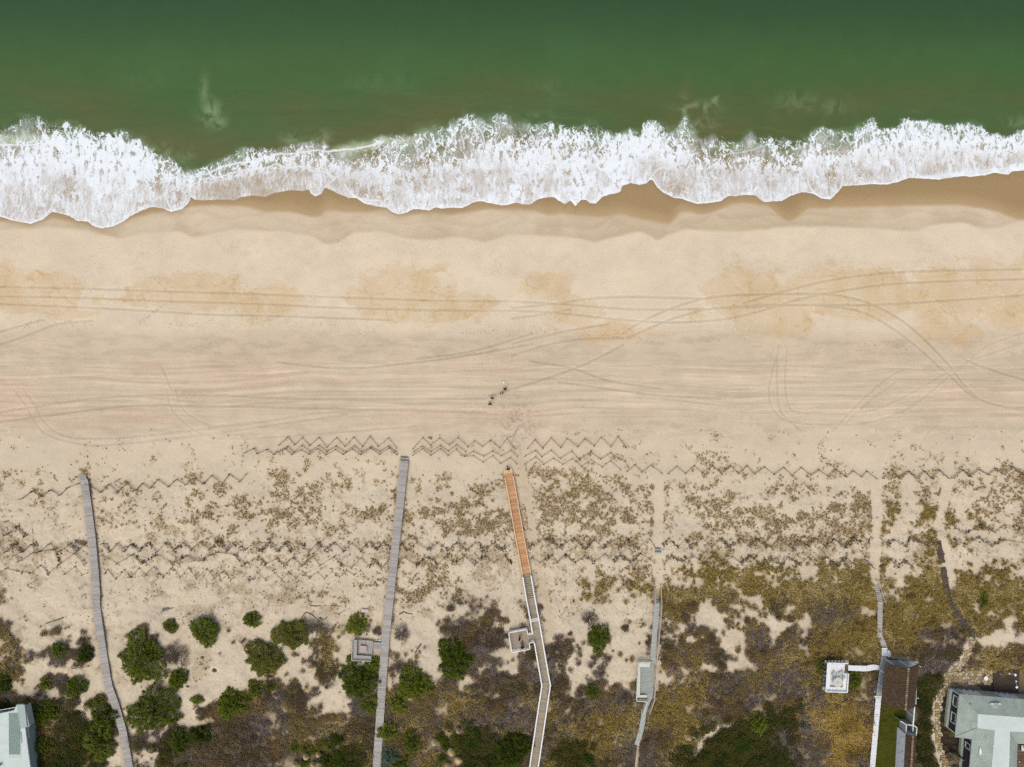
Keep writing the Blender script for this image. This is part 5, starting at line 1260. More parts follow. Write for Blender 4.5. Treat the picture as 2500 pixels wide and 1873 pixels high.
# ================================================================== walkways and decks
def path_samples(pts, step):
    """points every `step` metres along the map path, with direction"""
    out = []; acc = 0.0; st = step / S
    for (x0, y0), (x1, y1) in zip(pts[:-1], pts[1:]):
        L = math.hypot(x1 - x0, y1 - y0); d = ((x1 - x0) / L, (y1 - y0) / L)
        while acc < L:
            out.append((x0 + d[0] * acc, y0 + d[1] * acc, d[0], d[1])); acc += st
        acc -= L
    return out
def smooth_z(samples, lift, win=25):
    g = gz(np.array([s[0] for s in samples]), np.array([s[1] for s in samples]))
    k = np.ones(win) / win; gp = np.pad(g, win // 2, mode='edge')
    z = np.convolve(gp, k, 'valid')[:len(g)]
    return np.maximum(z + lift, g + .12)
def boards(t, pts, width, m, lift=.5, pitch=.2, name='plank', thick=.05, gap=.03, zs=None, jitter=.0, posts=True, mp=None, rnd=None):
    sm = path_samples(pts, pitch); zz = smooth_z(sm, lift) if zs is None else [zs] * len(sm)
    Rb = random.Random(int(pts[0][0]))
    for i, ((px, py, dx, dy), z) in enumerate(zip(sm, zz)):
        # blend direction near bends
        j = min(i + 2, len(sm) - 1); k = max(i - 2, 0)
        ddx, ddy = sm[j][0] - sm[k][0], sm[j][1] - sm[k][1]
        rz = math.atan2(-ddy, ddx) - math.pi / 2
        w = width + (Rb.choice((0, 0, .03, -.03)))
        o = piece(name, (round(w, 2), pitch - gap, thick), m, t, P(px, py, z + Rb.uniform(-.006, .006)), rz + Rb.uniform(-.008, .008))
    # stringers and posts below
    sb = MB()
    L = [(px, py, dx, dy, z) for (px, py, dx, dy), z in zip(sm, zz)][::8]
    for a, b in zip(L[:-1], L[1:]):
        for sd in (-1, 1):
            oa = P(a[0], a[1], a[4] - .055) + Vector((a[3], a[2], 0)) * sd * (width / 2 - .12); ob = P(b[0], b[1], b[4] - .055) + Vector((b[3], b[2], 0)) * sd * (width / 2 - .12)
            sb.beam(oa, ob, .06, .18)
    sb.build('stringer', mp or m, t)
    if posts:
        for a in L[1::2]:
            for sd in (-1, 1):
                q = P(a[0], a[1], a[4] - .06) + Vector((a[3], a[2], 0)) * sd * (width / 2 - .07)
                h = max(.3, q.z - float(gz(a[0], a[1])) + .3)
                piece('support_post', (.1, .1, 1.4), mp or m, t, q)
    return sm, zz
def offset_path(pts, off):
    """map path shifted sideways by off metres (positive = right when heading down the map)"""
    out = []
    for i, p in enumerate(pts):
        a = pts[max(i - 1, 0)]; b = pts[min(i + 1, len(pts) - 1)]
        dx, dy = b[0] - a[0], b[1] - a[1]; L = math.hypot(dx, dy)
        out.append((p[0] - dy / L * off / S * -1 * -1, p[1] + dx / L * off / S))
    return out
def rail(t, pts, zfun, h=1.0, cap=.14, m=None, post_m=None, pn='rail_post', step=2.0, low=True, name='handrail', capt=.05):
    """rail above map path pts; zfun(px, py) is the deck height"""
    m = m or M_WHITE; post_m = post_m or m
    b = MB(); lo = MB(); P3 = []
    for p in pts: P3.append(P(p[0], p[1], zfun(p[0], p[1])) + Vector((0, 0, h)))
    for a, c in zip(P3[:-1], P3[1:]):
        d = (c - a).normalized() * cap * .25
        b.beam(a - d, c + d, cap, capt)
        if low:
            lo.beam(a - Vector((0, 0, h * .45)), c - Vector((0, 0, h * .45)), .04, .1)
            lo.beam(a - Vector((0, 0, h * .8)), c - Vector((0, 0, h * .8)), .04, .1)
    b.build(name, m, t)
    if low: lo.build('lower_rail', m, t)
    for a, c in zip(P3[:-1], P3[1:]):
        n_ = max(1, int((c - a).length / step))
        for i in range(n_ + (1 if c is P3[-1] else 0)):
            q = a.lerp(c, i / n_)
            piece(pn, (.1, .1, round(h - .06, 2)), post_m, t, q - Vector((0, 0, .06)))
def deck(t, quad, n, m, z, thick=.05, name='plank', gap=.12, depth=None):
    """planks between edges quad[0]-quad[3] and quad[1]-quad[2] of a four-cornered map shape"""
    a, b, c, d = [P(q[0], q[1], z) for q in quad]
    for i in range(n):
        u0 = i / n; u1 = (i + 1 - gap) / n
        top = [a.lerp(b, u0), a.lerp(b, u1), d.lerp(c, u1), d.lerp(c, u0)]
        mb = MB(); mb.prism(top, thick); mb.build(name, m, t)
def flat(name, t, pts, z, dz, m, kind=None):
    mb = MB(); mb.prism([P(p[0], p[1], z) for p in pts], dz)
    return mb.build(name, m, t)
def zpath(lift):
    """smoothed deck height along the walkways"""
    def f(px, py):
        s = np.linspace(-36, 36, 25)
        return float(max(gz(np.full(25, px), py + s).mean() + lift, float(gz(px, py)) + .12))
    return f

# leftmost grey walkway
t = thing('boardwalk', G(*W1[0]), 'leftmost long walkway of weathered grey boards with no handrails, kinked below the middle', 'boardwalk', 'beach walkways over the dune')
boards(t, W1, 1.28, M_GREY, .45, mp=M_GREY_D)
# sand-blown first boards
for i in range(5): piece('step', (1.2, .24, .05), M_GREY, t, P(203 - i * .6, 1171.5 - i * 3.0, float(gz(203, 1172)) + .40 - .12 * i), .12)
# middle grey walkway
t = thing('boardwalk', G(*W2[0]), 'long straight pale grey walkway without rails left of the orange one, bench platform attached', 'boardwalk', 'beach walkways over the dune')
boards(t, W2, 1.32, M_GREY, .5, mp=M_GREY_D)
for i in range(4): piece('step', (1.35, .30, .05), M_GREY if i % 2 == 0 else M_GREY_D, t, P(987.3 + i * .1, 1128 - i * 4.0, float(gz(987, 1128)) + .45 - .14 * i), -.09)
hb = MB(); q = P(977, 1120, 2.0); hb.tube([q, q + Vector((0, 0, .9)), q + Vector((.9, .1, .9)), q + Vector((.9, .1, 0))], .03, 5); hb.build('end_hoop', M_GREY_D, t)
# orange and white-railed walkway: one structure
t = thing('boardwalk', G(*W3A[0]), 'walkway with a new bright orange seaward half and a white-railed tan half', 'boardwalk', 'beach walkways over the dune')
sm, zz = boards(t, W3A, 1.36, M_ORANGE, .5, mp=M_ORANGE_R)
zA = zpath(.5)
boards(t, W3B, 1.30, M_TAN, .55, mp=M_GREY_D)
for i in range(3): piece('step', (1.44, .30, .06), M_ORANGE_R, t, P(1241.2 - i * .3, 1154.5 - i * 3.6, float(gz(1241, 1154)) + .42 - .14 * i), .17)
def off(pts, o_m):
    out = []
    for i, p in enumerate(pts):
        a = pts[max(i - 1, 0)]; b = pts[min(i + 1, len(pts) - 1)]
        dx, dy = b[0] - a[0], b[1] - a[1]; L = math.hypot(dx, dy)
        out.append((p[0] + dy / L * o_m / S, p[1] - dx / L * o_m / S))
    return out
rail(t, off([(1243, 1164), (1257, 1243), (1271, 1322), (1285.5, 1400)], .70), zA, .42, .13, M_ORANGE_R, low=False, pn='curb_post')
rail(t, off([(1243, 1164), (1257, 1243), (1271, 1322), (1285.5, 1400)], -.70), zA, .42, .13, M_ORANGE_R, low=False, pn='curb_post')
zB = zpath(.55)
rail(t, off([(1286, 1404), (1295, 1457), (1305, 1511), (1318, 1586), (1332.6, 1668), (1318, 1765), (1302, 1873), (1292, 1945)], .72), zB, .95, .20, M_WHITE)
rail(t, off([(1286, 1404), (1295, 1457), (1305, 1511), (1310, 1541)], -.72), zB, .95, .20, M_WHITE)
rail(t, off([(1314.5, 1564), (1332.6, 1668), (1318, 1765), (1302, 1873), (1292, 1945)], -.72), zB, .95, .20, M_WHITE)
# stair treads with dark risers on the upper white-railed part, and the white gate across it
for i in range(11):
    f = i / 11; px, py = 1287 + 10.5 * f, 1409 + 56 * f
    piece('stair_tread', (1.24, .05, .10), M_DARKPLANK, t, P(px, py, zB(px, py) + .05), .175)
gb = MB(); a = P(1296.5, 1512, zB(1305, 1511) + .95); b_ = P(1314.5, 1509, zB(1305, 1511) + .95)
gb.beam(a, b_, .07, .06); gb.beam(a - Vector((0, .45, .05)), b_ - Vector((0, .45, .05)), .07, .06)
for i in range(9):
    q = a.lerp(b_, (i + .5) / 9); gb.beam(q, q - Vector((0, .45, .05)), .05, .03)
gb.build('gate', M_WHITE, t)
# its side platform
t = thing('viewing_platform', G(1268, 1560), 'small square tan deck with white rails jutting left off the white-railed walkway', 'deck')
zd = zB(1300, 1552) + .01
deck(t, [(1243, 1541), (1286.5, 1533.5), (1293.5, 1579), (1250, 1586.5)], 21, M_TAN, zd)
deck(t, [(1288, 1546), (1288, 1563), (1302.5, 1562), (1302.5, 1545)], 8, M_TAN, zd - .005)
fz = lambda *_: zd
rail(t, [(1288, 1544.5), (1286, 1532), (1242, 1540.5), (1249.5, 1588), (1293.5, 1580), (1291.5, 1565)], fz, .95, .13, M_WHITE, step=1.5)
rail(t, [(1288, 1544.5), (1300, 1542.5)], fz, .95, .13, M_WHITE, step=1.5)
rail(t, [(1291.5, 1565), (1304, 1562.5)], fz, .95, .13, M_WHITE, step=1.5)
for q in ((1244, 1542), (1285, 1535), (1292, 1577), (1251, 1585)): piece('support_post', (.14, .14, 1.2), M_GREY_D, t, P(q[0], q[1], zd - .05))

# grey bench platform beside the long grey walkway
t = thing('bench_platform', G(885, 1585), 'square weathered grey platform with an L-shaped bench and table, left of the long grey walkway', 'deck')
zb = float(gz(885, 1590)) + .62
deck(t, [(866, 1561), (911, 1565), (908, 1611), (862, 1608)], 18, M_GREY, zb)
deck(t, [(911, 1569), (911, 1588), (930, 1588.5), (930, 1569)], 6, M_GREY, zb - .01)
bb = MB()
bb.prism([P(*q, zb + .45) for q in ((861, 1562), (872, 1563), (871, 1603), (860, 1603))], .07); bb.prism([P(*q, zb + .447) for q in ((860, 1599), (906, 1602), (905, 1613), (859, 1611))], .07)
bb.prism([P(*q, zb + .36) for q in ((864, 1566), (866, 1566), (865, 1604), (863, 1604))], .34); bb.prism([P(*q, zb + .36) for q in ((864, 1605), (903, 1607), (903, 1609), (864, 1607))], .34)
bb.build('bench_seat', M_GREY, t)
bb = MB()
bb.beam(P(859.5, 1560, zb + .95), P(858, 1612.5, zb + .95), .10, .12); bb.beam(P(858, 1613, zb + .95), P(906, 1615, zb + .95), .10, .12)
bb.beam(P(859.5, 1560, zb + .75), P(858, 1612.5, zb + .75), .05, .12); bb.beam(P(858, 1613, zb + .75), P(906, 1615, zb + .75), .05, .12)
for q in ((859.5, 1561), (858.5, 1586), (858, 1612), (882, 1614), (905, 1615)): bb.box(P(q[0], q[1], zb), .09, .09, .93)
bb.build('bench_back', M_GREY, t)
for q in ((866, 1562), (909, 1566), (907, 1610), (862, 1610)): piece('support_post', (.12, .12, 1.1), M_GREY_D, t, P(q[0], q[1], zb - .05))
t = thing('low_table', P(887, 1586, zb), 'small square box-like table in the middle of the grey bench platform', 'table')
tb = MB(); tb.box(P(887, 1585, zb + .36), 1.12, 1.12, .05, -.04); tb.build('table_top', mat('bleached_table_wood', (176, 164, 154), amt=.06), t)
tb = MB(); tb.box(P(887, 1585, zb), .95, .95, .357, -.04); tb.build('table_base', M_GREY_D, t)

# small grey beach steps standing alone
t = thing('beach_steps', G(1606, 1343), 'short flight of blue-grey wooden steps standing alone on the first sandy footpath', 'steps')
for i in range(5): piece('step', (1.0, .26, .05), M_BLUEGREY if i % 2 == 0 else M_GREY_D, t, P(1606.5, 1335 + i * 3.9, float(gz(1606, 1343)) + .10 + .13 * i))
sb = MB(); sb.beam(P(1600, 1334, 3.1), P(1600, 1353, 3.6), .05, .2); sb.beam(P(1613.2, 1334, 3.1), P(1613.2, 1353, 3.6), .05, .2); sb.build('stringer', M_GREY_D, t)

# green-grey walkway with its bench terrace
t = thing('boardwalk', G(1600, 1530), 'narrow green-grey walkway with a wide bench terrace, right of the white-railed one', 'boardwalk', 'beach walkways over the dune')
zc = zpath(.55)
for i in range(13):
    px, py = 1604.2 - .02 * i, 1431 + i * 3.5
    piece('stair_tread', (.78, .20, .05), M_GREENGREY, t, P(px, py, float(gz(1604, 1473)) + .55 - .12 * (12 - i)))
boards(t, W4A, .86, M_BLUEGREY, .55, pitch=.24, mp=M_GREY_D)
ze = zc(1578, 1660) + .02
deck(t, [(1559, 1625), (1559, 1705), (1594, 1705), (1597, 1612)], 34, M_GREENGREY, ze)
boards(t, W4B, .80, M_BLUEGREY, .45, pitch=.24, mp=M_GREY_D)
boards(t, W4C, .62, M_DARKPLANK, .4, pitch=.3, posts=False)
bb = MB()
for q in ([(1559, 1619), (1586.5, 1619), (1586.5, 1629), (1559, 1629)], [(1559, 1629.3), (1563.5, 1629.3), (1562, 1697), (1556, 1697)], [(1556, 1697.3), (1579, 1697.3), (1579, 1703), (1556, 1703)]):
    bb.prism([P(a, b, ze + .45) for a, b in q], .08)
for q in ([(1561, 1624), (1584, 1624), (1584, 1626), (1561, 1626)], [(1559.5, 1632), (1561, 1632), (1560, 1696), (1558.5, 1696)]):
    bb.prism([P(a, b, ze + .36) for a, b in q], .34)
bb.build('bench_seat', M_CREAM, t)
fz4 = lambda px, py: max(zc(px, py), 0)
rail(t, [(1611, 1423), (1613.5, 1474), (1609, 1530), (1604.5, 1575), (1600, 1628), (1595.5, 1705), (1582.5, 1738)], lambda px, py: zc(px, max(py, 1470)) - max(0, 1470 - py) * .028, .95, .12, M_RAILTAN, step=1.6)
rail(t, [(1595.5, 1423), (1597.5, 1474)], lambda px, py: zc(px, max(py, 1470)) - max(0, 1470 - py) * .028, .95, .12, M_RAILTAN, step=1.6)
rail(t, [(1586.5, 1611.5), (1557, 1611.5), (1552, 1706), (1578.5, 1707.5), (1568, 1737)], lambda *_: ze, .95, .12, M_CREAM, step=1.6)

# right-hand white and grey walkway system
t = thing('boardwalk', G(2148, 1500), 'right-hand walkway: grey stairs at top, grey boards, then a long bright white path', 'boardwalk', 'beach walkways over the dune')
for i in range(11):
    f = i / 10; px, py = 2137.5 + 10.5 * f, 1421 + 46 * f
    piece('stair_tread', (.76, .22, .05), M_GREY, t, P(px, py, float(gz(2148, 1470)) + .35 - .10 * (10 - i)), .22)
boards(t, W5A, .82, M_GREY, .45, pitch=.24, posts=False)
zw = max(float(gz(a, b)) for a in (2140, 2155, 2200, 2240) for b in (1606, 1640, 1680, 1715)) + .25
zland = max(float(gz(a, b)) for a in (2153, 2160, 2168) for b in (1584, 1593, 1602)) + .62
deck(t, [(2153, 1582), (2153, 1602.5), (2168, 1602.5), (2166, 1582)], 6, M_WHITE_P, zland)
for i in range(3): piece('step', (.22, 1.1 - i * .18, .10), M_WHITE_P, t, P(2169.5 + i * 1.8, 1596 + i * .8, zland - .08 - i * .12))
boards(t, W5B, .88, M_WHITE_P, .62, pitch=.26, posts=False)
rb = MB(); rb.tube([P(2142.7, 1413, float(gz(2142, 1413)) + .9), P(2164, 1475.6, float(gz(2164, 1475)) + 1.1)], .05, 5)
rb.build('handrail', M_RAILTAN, t)
for f in (.1, .5, .9): piece('rail_post', (.08, .08, 1.0), M_GREY_D, t, P(2142.7 + 21.3 * f, 1413 + 62.6 * f, float(gz(2150, 1445)) + .9 + .2 * f))
# blue-grey terrace round the pavilion
t = thing('pavilion_terrace', G(2160, 1650), 'blue-grey painted terrace along the left side and top of the brown-roofed pavilion', 'deck')
deck(t, [(2151.5, 1603.5), (2166.5, 1603.5), (2164, 1703), (2138.5, 1703)], 1, M_BLUEGREY, zw)
deck(t, [(2165, 1611), (2240, 1615), (2238, 1720), (2160, 1716)], 22, M_BLUEGREY, zw - .004)
st = MB(); st.prism([P(*q, zw + .12) for q in ((2136, 1699), (2153, 1699), (2153, 1705), (2136, 1705))], .14); st.build('threshold', M_WHITE_P, t)
for q in ((2151, 1604), (2138.5, 1700), (2240, 1616), (2237, 1718)): piece('support_post', (.12, .12, .9), M_GREY_D, t, P(q[0], q[1], zw - .06))
# the pavilion
M_SHING = NT('brown_roof_shingles', .95, .1); n = M_SHING
p = n.pos(); q1 = n.noise(n.vmath('MULTIPLY', p, (1, 1, 1)), 3.2, 5, .75); q2 = n.noise(n.vmath('MULTIPLY', p, (1, .25, 1)), 7, 3, .7)
n.color(n.scale_c(n.mix(n.mapr(q1, .35, .68), alb((62, 50, 38)), alb((94, 78, 60))), n.math('MULTIPLY_ADD', q2, .7, .68))); n.bump(q1, .5, .05)
M_SHING = n.m
M_RIDGE = mat('pale_ridge_shingles', (168, 146, 122), vary=.35, amt=.25, scale=5, rgb2=(112, 90, 70))
def gable(t, eaves_w, eaves_e, ridge, ze_, zr, courses, m, nm='roof_course'):
    """eaves_w / eaves_e: (north, south) map points; ridge likewise; stepped shingle courses"""
    for side, ev in (('w', eaves_w), ('e', eaves_e)):
        a0 = P(*ev[0], ze_); a1 = P(*ev[1], ze_); r0 = P(*ridge[0], zr); r1 = P(*ridge[1], zr)
        for i in range(courses):
            f0, f1 = i / courses, (i + 1) / courses
            up = Vector((0, 0, .05))
            q0, q1_, q2_, q3 = a0.lerp(r0, f0), a1.lerp(r1, f0), a1.lerp(r1, f1), a0.lerp(r0, f1)
            mb = MB(); mb.hexa([q0 - up, q1_ - up, q2_ - up * 1.6, q3 - up * 1.6], [q0 + up, q1_ + up, q2_ + up * .2, q3 + up * .2])
            mb.build(nm, m, t)
    r0 = P(*ridge[0], zr + .06); r1 = P(*ridge[1], zr + .06)
    k = max(6, int((r1 - r0).length / .35))
    for i in range(k):
        q = r0.lerp(r1, (i + .5) / k); piece('ridge_cap', (.34, .28, .05), M_RIDGE, t, q + Vector((0, 0, .02 + random.random() * .02)), math.atan2((r1 - r0).y, (r1 - r0).x) + math.pi / 2 + random.uniform(-.1, .1))
t = thing('pavilion', P(2190, 1670, zw), 'open pavilion with a brown shingled gable roof and white posts on the blue-grey terrace', 'pavilion')
gable(t, ((2161, 1620), (2151, 1719.5)), ((2243, 1621), (2233, 1727)), ((2218, 1631), (2210.6, 1734.5)), zw + 2.3, zw + 4.2, 12, M_SHING)
gb = MB()
for ev in (((2161, 1621), (2218, 1633), (2242, 1622)), ((2152, 1718), (2210.5, 1732), (2232, 1725.5))):
    zE = zw + 2.22; A_, B_, C_ = P(*ev[0], zE), P(*ev[1], zE + 1.85), P(*ev[2], zE)
    gb.beam(A_, B_, .06, .16); gb.beam(C_, B_, .06, .16)
gb.build('barge_board', M_WHITE, t)
for q in ((2147, 1634), (2146.5, 1670), (2163, 1609.5), (2195.5, 1612.5), (2227, 1614), (2222, 1690)):
    mb = MB(); base_ = P(q[0], q[1], zw); 
    mb.box(base_, .13, .13, 2.25); mb.build('post', M_WHITE, t, None)
gb = MB(); gb.beam(P(2167, 1628, zw + 2.2), P(2158, 1712, zw + 2.2), .1, .16); gb.beam(P(2238, 1628, zw + 2.2), P(2230, 1718, zw + 2.2), .1, .16); gb.build('roof_beam', M_WHITE, t)

# the white lookout deck with its furniture
zl = float(gz(2045, 1655)) + 1.15
t = thing('lookout_deck', G(2045, 1655), 'raised white square lookout deck with built-in benches, left of the brown-roofed pavilion', 'deck')
deck(t, [(2023, 1621), (2068, 1622), (2066, 1688), (2019, 1687)], 1, M_WHITE_P, zl, name='deck_floor')
bb = MB(); bt = M_WHITE
bb.prism([P(*q, zl + .46) for q in ((2021, 1619.5), (2029, 1619.5), (2025, 1688), (2017, 1688))], .07)
bb.prism([P(*q, zl + .462) for q in ((2017, 1677), (2069, 1679), (2068.5, 1690), (2017, 1688.5))], .07)
bb.prism([P(*q, zl + .458) for q in ((2059, 1643), (2071.5, 1646), (2068.5, 1690), (2057, 1690))], .07)
bb.prism([P(*q, zl + .36) for q in ((2027, 1622), (2028, 1622), (2025, 1677), (2024, 1677))], .36)
bb.prism([P(*q, zl + .36) for q in ((2024, 1676), (2058, 1678), (2058, 1679), (2024, 1677.5))], .36)
bb.build('bench_seat', bt, t)
rb = MB()
for a, b in (((2021, 1619), (2071, 1620.5)), ((2021, 1619), (2016.5, 1689)), ((2016.5, 1689), (2068.5, 1691)), ((2068.5, 1691), (2072, 1645))):
    rb.beam(P(*a, zl + .92), P(*b, zl + .92), .16, .06); rb.beam(P(*a, zl + .7), P(*b, zl + .7), .05, .14)
rb.build('rail_cap', M_WHITE, t)
for q in ((2021, 1619), (2045, 1620), (2071, 1620.5), (2016.5, 1689), (2042, 1690), (2068.5, 1691), (2072, 1646), (2019, 1654)): piece('rail_post', (.11, .11, .9), M_WHITE, t, P(q[0], q[1], zl + .88))
lo = MB(); lo.prism([P(*q, zl - .55) for q in ((2014, 1612), (2072, 1613.5), (2072, 1619), (2020, 1618), (2014, 1684), (2008, 1684))], .08); lo.build('lower_tier', M_BLUEGREY, t)
for i in range(6): piece('bracket', (.10, .45, .5), M_GREY_D, t, P(2023 + i * 8, 1617.5, zl - .02), .5)
for i in range(6): piece('bracket', (.45, .10, .5), M_GREY_D, t, P(2017.5 - i * .6, 1628 + i * 9.5, zl - .02), .5)
for q in ((2024, 1625), (2064, 1625), (2064, 1684), (2022, 1684)): piece('support_post', (.16, .16, 1.6), M_GREY_D, t, P(q[0], q[1], zl - .06))
t = thing('footbridge', G(2110, 1632), 'narrow bright white footbridge joining the lookout deck to the pavilion terrace', 'footbridge')
deck(t, [(2071, 1624.5), (2115, 1626), (2115, 1639.5), (2071, 1637.5)], 11, M_WHITE_P, zl - .01, gap=.05)
for i in range(8):
    f = i / 8; f2 = (i + .94) / 8
    mb = MB(); mb.prism([P(2115.3 + 32 * f, 1626 - 1.5 * math.sin(f * 3) * 2, zl - .08 - .09 * i), P(2115.3 + 32 * f2, 1626 - 1.5 * math.sin(f2 * 3) * 2, zl - .08 - .09 * i), P(2115.3 + 32 * f2, 1639.5 - 6 * f2, zl - .08 - .09 * i), P(2115.3 + 32 * f, 1639.5 - 6 * f, zl - .08 - .09 * i)], .1)
    mb.build('step', M_WHITE_P, t)
for q in ((2090, 1627), (2090, 1637), (2113, 1628), (2113, 1638)): piece('support_post', (.12, .12, 1.3), M_GREY_D, t, P(q[0], q[1], zl - .12))
def slat_chair(c, rz, label, m=None):
    m = m or mat('pale_grey_chair_wood', (188, 194, 190), amt=.08)
    t = thing('slatted_chair', c, label, 'chair', 'slatted chairs on the lookout deck')
    def L(x, y, z): ca, sa = math.cos(rz), math.sin(rz); return Vector(c) + Vector((x * ca - y * sa, x * sa + y * ca, z))
    mb = MB()
    for i in range(5): mb.beam(L(-.28, -.25 + i * .12, .36 - i * .02), L(.28, -.25 + i * .12, .36 - i * .02), .09, .025)
    mb.build('seat', m, t); mb = MB()
    for i in range(5): mb.beam(L(-.24 + i * .12, .28, .30), L(-.28 + i * .14, .60, .95), .09, .025)
    mb.build('backrest', m, t)
    for sx in (-1, 1):
        mb = MB(); mb.beam(L(sx * .36, -.35, .56), L(sx * .36, .42, .52), .13, .03); mb.build('armrest', m, t)
        for y in (-.28, .3):
            mb = MB(); mb.beam(L(sx * .31, y, .54), L(sx * .31, y + .01, .0), .06, .05); mb.build('leg', m, t)
slat_chair(P(2035.5, 1644, zl), 2.5, 'pale slatted garden chair, left one of two on the white lookout deck')
slat_chair(P(2051.5, 1642, zl), 3.6, 'pale slatted garden chair, right one of two on the white lookout deck')
t = thing('round_table', P(2045.5, 1666, zl), 'round pale table with a small centre knob on the white lookout deck', 'table')
mb = MB(); mb.lathe(P(2045.5, 1666, zl + .66), [(.78, 0), (.80, .02), (.80, .045), (.76, .05)], 26); mb.build('table_top', mat('pale_table', (196, 196, 184), amt=.06), t)
mb = MB(); mb.lathe(P(2045.5, 1666, zl), [(.30, 0), (.28, .05), (.06, .1), (.06, .655)], 12); mb.build('pedestal', M_GREY_D, t)
mb = MB(); mb.lathe(P(2045.5, 1666, zl + .711), [(.09, 0), (.08, .06), (.03, .09)], 10); mb.build('centre_knob', mat('brass_knob', (150, 128, 84)), t)

# dark stepped walkway at the right
t = thing('stepped_walkway', G(2300, 1400), 'dark brown stepped plank walkway curving down through golden grass at the far right', 'boardwalk')
sm6 = path_samples(smooth_pts(W6, 5), .42); z6 = smooth_z(sm6, .30, 9)
for i, ((px, py, dx, dy), z) in enumerate(zip(sm6, z6)):
    if i in (9, 10): continue
    wd = .85 if i > 6 else .95
    piece('tread', (wd if i % 5 else wd + .22, .39 if i % 5 else .30, .12), M_DARKPLANK, t, P(px + (.8 * math.sin(i * 1.7)), py, z + (0 if i % 5 else .06)), math.atan2(-dy, dx) - math.pi / 2 + .05 * math.sin(i * 2.3))

# ================================================================== stone path, patio, houses
STONE_COLS = [(196, 178, 132), (204, 190, 160), (184, 160, 114), (178, 150, 98), (208, 200, 180), (160, 148, 110)]
M_STONES = [mat('flagstone_%s' % nm, c, amt=.12, rgb2=[v * .88 for v in c], scale=2.5) for nm, c in zip(('sand', 'cream', 'ochre', 'rust', 'pale', 'moss'), STONE_COLS)]
def voronoi_stones(inside, bbox, step, t, z_off=.03, shrink=.10, seed=3):
    """irregular flat stones: cells of a jittered lattice cut by half planes"""
    Rv = random.Random(seed)
    pts = []
    x = bbox[0]
    while x < bbox[2]:
        y = bbox[1]
        while y < bbox[3]:
            pts.append((x + Rv.uniform(-.38, .38) * step, y + Rv.uniform(-.38, .38) * step)); y += step
        x += step
    cnt = 0
    for p in pts:
        if not inside(p): continue
        poly = [(p[0] - step * .8, p[1] - step * .8), (p[0] + step * .8, p[1] - step * .8), (p[0] + step * .8, p[1] + step * .8), (p[0] - step * .8, p[1] + step * .8)]
        for q in pts:
            if q is p or abs(q[0] - p[0]) > 2.3 * step or abs(q[1] - p[1]) > 2.3 * step: continue
            mx, my = (p[0] + q[0]) / 2, (p[1] + q[1]) / 2; nx, ny = q[0] - p[0], q[1] - p[1]
            out = []
            for i in range(len(poly)):
                a = poly[i]; b = poly[(i + 1) % len(poly)]
                da = (a[0] - mx) * nx + (a[1] - my) * ny; db = (b[0] - mx) * nx + (b[1] - my) * ny
                if da <= 0: out.append(a)
                if (da < 0 < db) or (db < 0 < da):
                    f = da / (da - db); out.append((a[0] + (b[0] - a[0]) * f, a[1] + (b[1] - a[1]) * f))
            poly = out
            if len(poly) < 3: break
        if len(poly) < 3: continue
        cx = sum(a[0] for a in poly) / len(poly); cy = sum(a[1] for a in poly) / len(poly)
        poly = [(cx + (a[0] - cx) * (1 - shrink), cy + (a[1] - cy) * (1 - shrink)) for a in poly]
        zt = float(gz(p[0], p[1])) + z_off + Rv.uniform(0, .02)
        mb = MB(); mb.prism([P(a[0], a[1], zt) for a in poly], .10)
        mb.build('stone', Rv.choice(M_STONES), t); cnt += 1
    return cnt
t = thing('stone_patio', G(2380, 1655), 'patio of irregular cream and ochre flagstones between the dark deck and the grass', 'patio')
_pat = PATIO + []
voronoi_stones(lambda p: bool(in_poly(np.array([p[0]]), np.array([p[1]]), [(2318, 1663), (2332, 1643), (2360, 1632), (2426, 1638), (2423, 1673), (2330, 1666)])[0]), (2310, 1628, 2430, 1680), 7.0, t, .16, .12)
t = thing('stone_path', G(2300, 1700), 'winding flagstone path running down past the dark planting bed of the grey-roofed house', 'path')
voronoi_stones(lambda p: bool((poly_dist(np.array([p[0]]), np.array([p[1]]), STONEPATH, 20)[0] < 7.5) and not in_poly(np.array([p[0]]), np.array([p[1]]), [(2318, 1663), (2332, 1643), (2360, 1632), (2426, 1638), (2423, 1673), (2330, 1666)])[0]), (2280, 1560, 2385, 1900), 6.4, t, .14, .16, 5)

# the stained deck
zk = float(gz(2450, 1670)) + .35
t = thing('stained_deck', P(2450, 1670, zk), 'dark stained L-shaped deck wrapped round the top of the grey-roofed house', 'deck')
deck(t, [(2427, 1636), (2427, 1697), (2487, 1700), (2489, 1640)], 26, M_DECKDARK, zk)
deck(t, [(2330, 1668.5), (2330, 1700), (2426.5, 1700), (2426.5, 1675)], 12, M_DECKDARK, zk - .15)
deck(t, [(2316, 1668), (2316, 1684), (2329, 1684), (2329, 1668)], 5, M_DARKPLANK, zk - .27)
mb = MB(); mb.beam(P(2427, 1635.5, zk + .05), P(2489, 1639, zk + .05), .12, .2); mb.beam(P(2426.6, 1636, zk + .05), P(2426.6, 1676, zk + .05), .12, .2); mb.build('edge_board', M_DECKDARK, t)
t = thing('round_patio_table', G(2400, 1652), 'small round white table standing on the flagstone patio', 'table')
c = G(2400, 1652)
mb = MB(); mb.lathe(c + Vector((0, 0, .70)), [(.32, 0), (.34, .02), (.34, .04)], 20); mb.build('table_top', M_STEEL, t)
mb = MB(); mb.lathe(c, [(.2, 0), (.18, .08), (.035, .1), (.035, .699)], 10); mb.build('pedestal', M_STEEL, t)
